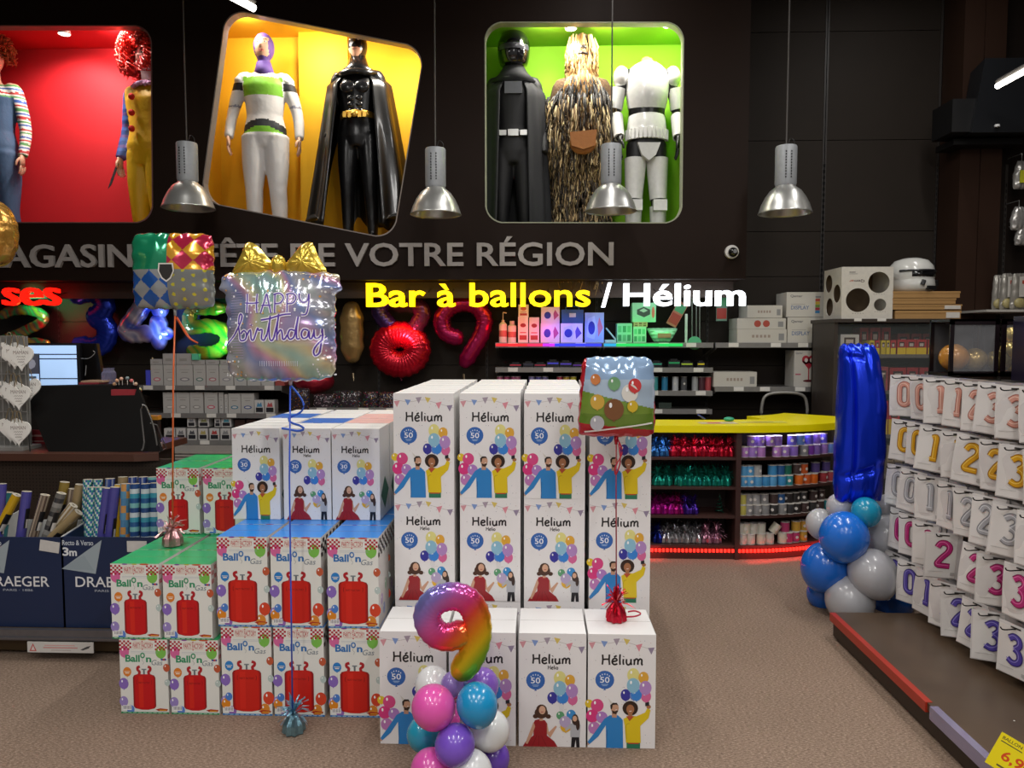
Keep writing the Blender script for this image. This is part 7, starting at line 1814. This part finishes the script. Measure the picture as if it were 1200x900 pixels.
# cash desk
ct = thing('cash_desk', 'brown wooden cash desk counter behind the wrapping rolls', 'counter', (-2.7, 4.3, 0))
xR = P(182, 545, 3.98).x; xR2 = P(198, 530, 4.3).x
MB().slab([(-3.7, 3.98), (xR - .12, 3.98), (xR, 4.02), (xR2 - .08, 4.3), (xR2 - .08, 4.7), (-3.7, 4.7)], .925, .965).build('worktop', M('51342a', .3, 0, .1, 4), ct, world=True)
MB().box(-3.65, xR2 - .14, 4.1, 4.65, 0, .925).build('body', M('241a15', .6), ct, world=True)
ZD = .966
# tilted black display stand seen from behind
t = thing('display_stand', 'black slanted display board on wire legs, seen from behind on the cash desk', 'display stand', (P(107, 530, 4.12).x, 4.12, ZD))
def pt(px, py, Y): 
    q = P(px, py, Y); return (q.x - t.location.x, Y - 4.12, q.z - ZD)
q = [pt(25, 453.5, 4.3), pt(160, 450.5, 4.3), pt(189, 529, 4.06), pt(57, 530, 4.06)]
dn = Vector((0, .02, .006))
MB().add([q[0], q[1], q[2], q[3]] + [Vector(v) + dn for v in q], [(3, 2, 1, 0), (4, 5, 6, 7), (0, 1, 5, 4), (1, 2, 6, 5), (2, 3, 7, 6), (3, 0, 4, 7)]).build('board', M('070504', .75), t)
MB().tube([pt(33, 500, 4.2), pt(36, 536, 4.03), pt(70, 531, 4.1)], .004, 6).build('wire_leg', M('1c1a18', .4, .4), t)
MB().tube(catmull([pt(166, 528, 4.03), pt(169, 518, 4.04), pt(165, 480, 4.06), pt(171, 476, 4.06), pt(180, 500, 4.06), pt(184, 522, 4.05)], 2), .0045, 6).tube([pt(176, 496, 4.08), pt(184, 498, 4.1), pt(195, 525, 4.15), pt(186, 530, 4.12)], .0035, 6).build('wire_leg', M('6a6866', .35, .6), t)
a = P(163, 492, 4.2); tag(MB().box(a.x, a.x + .06, 4.3, 4.34, 1.12, 1.145).box(a.x + .005, a.x + .055, 4.3, 4.34, ZD, 1.12, mi=1).build('small_box', [M('c8882c', .4), M('241a18', .5)]), 'small box with orange lid behind the black display board', 'box')
# red flyer
a = P(36, 530, 4.35); b = P(58, 504, 4.35)
tag(MB().box(a.x, b.x, 4.35, 4.36, ZD, b.z, '9c3038').box(a.x + .01, b.x - .01, 4.348, 4.35, b.z - .04, b.z - .03, 'd8b0a8').box(a.x + .01, b.x - .01, 4.348, 4.35, b.z - .07, b.z - .065, 'd8b0a8').build('flyer', MC(.4)), 'red flyer standing behind the black display board', 'flyer')
# monitor
a = P(22, 455, 4.5); b = P(92, 402, 4.5); W, H = b.x - a.x, b.z - a.z
t = thing('monitor', 'cash desk monitor with pale blue windows on screen', 'monitor', ((a.x + b.x) / 2, 4.5, ZD), radians(3))
MB().box(-W / 2, W / 2, 0, .03, a.z - ZD, b.z - ZD).build('bezel', M('17171a', .3), t)
A = Art(W - .04, (H - .03) / (W - .04)); h = (H - .03) / (W - .04); em = M('a8c8f0', .3, emit='a4c4f4', es=.75)
A.rect(0, 0, 1, h, 'a8c8f0')
for y in (.22, .33, .82): A.rect(.35, h * (1 - y) - .01, 1, h * (1 - y) + .01, '1a2434')
A.rect(.33, 0, .35, h * .8, '1a2434'); A.rect(0.0, h * .3, .33, h * .8, '3a3a44'); A.ell(.16, h * .55, .12, h * .14, '7a7a84', 10); A.rect(.05, h * .18, .28, h * .24, '3a4858')
m_ = bpy.data.materials.new('screen'); N, L, bb_ = nodes_of(m_); at = N.new('ShaderNodeAttribute'); at.attribute_name = 'Col'; L.new(at.outputs['Color'], bb_.inputs['Base Color']); L.new(at.outputs['Color'], bb_.inputs['Emission Color']); bb_.inputs['Emission Strength'].default_value = .75
A.mb.build('screen', m_, t, loc=(-W / 2 + .02, -.001, a.z - ZD + .015))
MB().box(-.12, .12, -.02, .14, 0, .012).box(-.03, .03, .03, .06, 0, a.z - ZD + .05).build('stand', M('17171a', .3), t)
# second screen seen obliquely, with cable
t = thing('rear_monitor', 'dark tilted customer display right of the lit monitor', 'monitor', (P(104, 455, 4.55).x, 4.55, ZD))
def pt2(px, py, Y):
    q = P(px, py, Y); return Vector((q.x - t.location.x, Y - 4.55, q.z - ZD))
q = [pt2(55, 402, 4.6), pt2(113, 402.5, 4.5), pt2(121, 450, 4.5), pt2(92, 452, 4.6)]
MB().add(q + [v + Vector((0, .03, 0)) for v in q], [(3, 2, 1, 0), (4, 5, 6, 7), (0, 1, 5, 4), (1, 2, 6, 5), (2, 3, 7, 6), (3, 0, 4, 7)]).build('casing', M('100e0e', .35), t)
MB().tube(catmull([pt2(95, 420, 4.5), pt2(104, 420, 4.48), pt2(111, 414, 4.48), pt2(109, 411, 4.48)], 4), .002, 5).tube([pt2(100, 440, 4.49), pt2(101, 428, 4.49)], .002, 5).build('cable', M('8a8a88', .4), t)
MB().box(-.05, .05, 0, .1, 0, .3).build('stand', M('100e0e', .35), t)
# stack of small books, jar, lollipops
a = P(93, 452, 4.4); b = P(120, 452, 4.4)
tag(MB().box(a.x, b.x, 4.4, 4.55, ZD, a.z + .0, 'a8988a').box(a.x, b.x - .02, 4.395, 4.5, a.z, a.z + .02, '8a2a34').box(a.x + .01, b.x, 4.4, 4.52, a.z + .02, a.z + .03, 'a88a70').build('leaflet_box', MC(.5)), 'box of leaflets with red cover under the dark display', 'box')
a = P(128, 452, 4.5); t = thing('glass_jar', 'square violet-tinted glass jar on the desk', 'jar', (a.x, 4.5, ZD))
zz = a.z - ZD
MB().box(-.04, .04, -.04, .04, 0, zz - .002).build('pedestal', M('14100f', .5), t)
MB().lathe([(.0, 0), (.042, 0), (.042, .08), (.03, .095), (.034, .11), (.03, .11)], 4, (0, 0, zz), a0=pi / 4, a1=2 * pi + pi / 4).build('glass', M('8a88a8', .05, .2, .1, 20, .3, None, 1, .6, .8), t)
a = P(148, 450, 4.3); t = thing('lollipop_holder', 'holder of pink and cream lollipops behind the black board', 'candy', (a.x, 4.3, ZD)); zz = a.z - ZD
MB().box(-.07, .07, -.04, .04, 0, zz - .03).build('holder', M('9a3038', .4), t)
for k, (x, y, c_) in enumerate(((137, 446, 'c89a78'), (141, 444, 'd8a890'), (147, 443.5, '7a8a8c'), (154, 446, 'c86a68'), (158, 450, 'c8a890'), (162, 457, 'b8a870'), (134, 450, 'b8906a'))):
    p = P(x, y, 4.28); m = MB().ball((p.x - a.x, -.02 + .01 * (k % 3), p.z - ZD), .011, 10, c_).tube([(p.x - a.x, -.0, p.z - ZD), (p.x - a.x, -.0, max(zz - .02, 0.01))], .002, 4, col='d8d4cc'); m.build('lollipop', MC(.3), t, True)
# grid rack of wooden hearts
XR0 = P(-4, 460, 4.15).x
t = thing('grid_rack', 'grey wire grid rack with hanging white hearts at the left edge', 'rack', (XR0, 4.15, ZD))
ztop = P(20, 394, 4.15).z - ZD; wR = P(31, 460, 4.15).x - XR0; gm = M('9a9894', .35, .5)
MB().box(-.1, wR - .01, .03, .045, 0.0, ztop).build('back_plate', M('7a7874', .5), t)
m = MB()
for x in [-.1, wR] + [wR * k / 5 for k in range(5)]: m.tube([(x, 0, 0), (x, 0, ztop)], .003, 5)
for z in [ztop * k / 9 for k in range(10)]: m.tube([(-.1, -.002, z), (wR, -.002, z)], .003, 5)
m.build('wire_grid', gm, t)
MB().box(-.1, wR + .02, -.08, .08, 0, .02).build('foot', M('a8a6a2', .4, .4), t)
def heart_pts(s_, n=40):
    return [(s_ * .052 * 16 * sin(a) ** 3 / 16 * 1.0, s_ * .0595 * (13 * cos(a) - 5 * cos(2 * a) - 2 * cos(3 * a) - cos(4 * a)) / 16) for a in [2 * pi * k / n for k in range(n)]]
hm = MB().prism(heart_pts(1.15), -.004, .004).mesh('h', M('ebe8e2', .6))
HA = Art(1, 1); HA.text('MAMAN', -.036, .012, .036, .03, '8a7a74', 0)
for k, (z_, n_) in enumerate(((.0, 7), (-.013, 6), (-.026, 5))):
    HA.ribbon([((-.5 + (q / 12)) * .006 * n_, z_ + .003 * ((q * 7) % 3 - 1)) for q in range(13)], .0016, '7a6c66', 2)
HA.ribbon([(.0, -.045), (.012, -.038), (.02, -.036)], .0016, '7a6c66', 2)
hp = HA.mb.mesh('hp', MC(.6))
HL = [(11, 413, 4.16, 1), (17, 416, 4.13, 1), (25, 418, 4.06, 1), (10, 458, 4.16, 2), (16, 461, 4.12, 2), (22, 464, 4.08, 2), (34, 455, 4.2, 2), (12, 502, 4.14, 3), (18, 505, 4.1, 3), (22, 506, 4.06, 3)]
for k, (px, py, Y, row) in enumerate(HL):
    h = P(px, py, Y); rnk = [q for q in range(len(HL)) if HL[q][3] == row].index(k)
    o = thing('wooden_heart', f'white wooden heart with handwriting, {["rear", "second", "third", "fourth"][rnk]} of the {["", "top", "middle", "bottom"][row]} group on the grid rack', 'heart ornament', (h.x, Y, h.z), radians(6), 'white hearts on the grid rack')
    o.scale = (1.12,) * 3
    link_mesh('heart', hm, o); link_mesh('handwriting', hp, o, (0, -.0045, 0))
    MB().tube(catmull([(-.018, -.004, .045), (-.012, 0, .075), (-.004, .0, .1), (.008, 0, .1), (.014, 0, .075), (.02, -.004, .045)], 3), .0022, 5).build('twine', M('7c6c50', .8), o)
# two small things on the desk edge at right
a = P(190, 533, 4.25); t = thing('paper_stack', 'small pile of cards at the right corner of the cash desk', 'cards', (a.x - .04, 4.25, ZD))
MB().obox((0, 0, .012), (.07, .05, .024), Matrix.Rotation(.3, 3, 'Z')).obox((0, 0, .03), (.05, .04, .012), Matrix.Rotation(.6, 3, 'Z')).build('cards', M('9a8a84', .5), t)
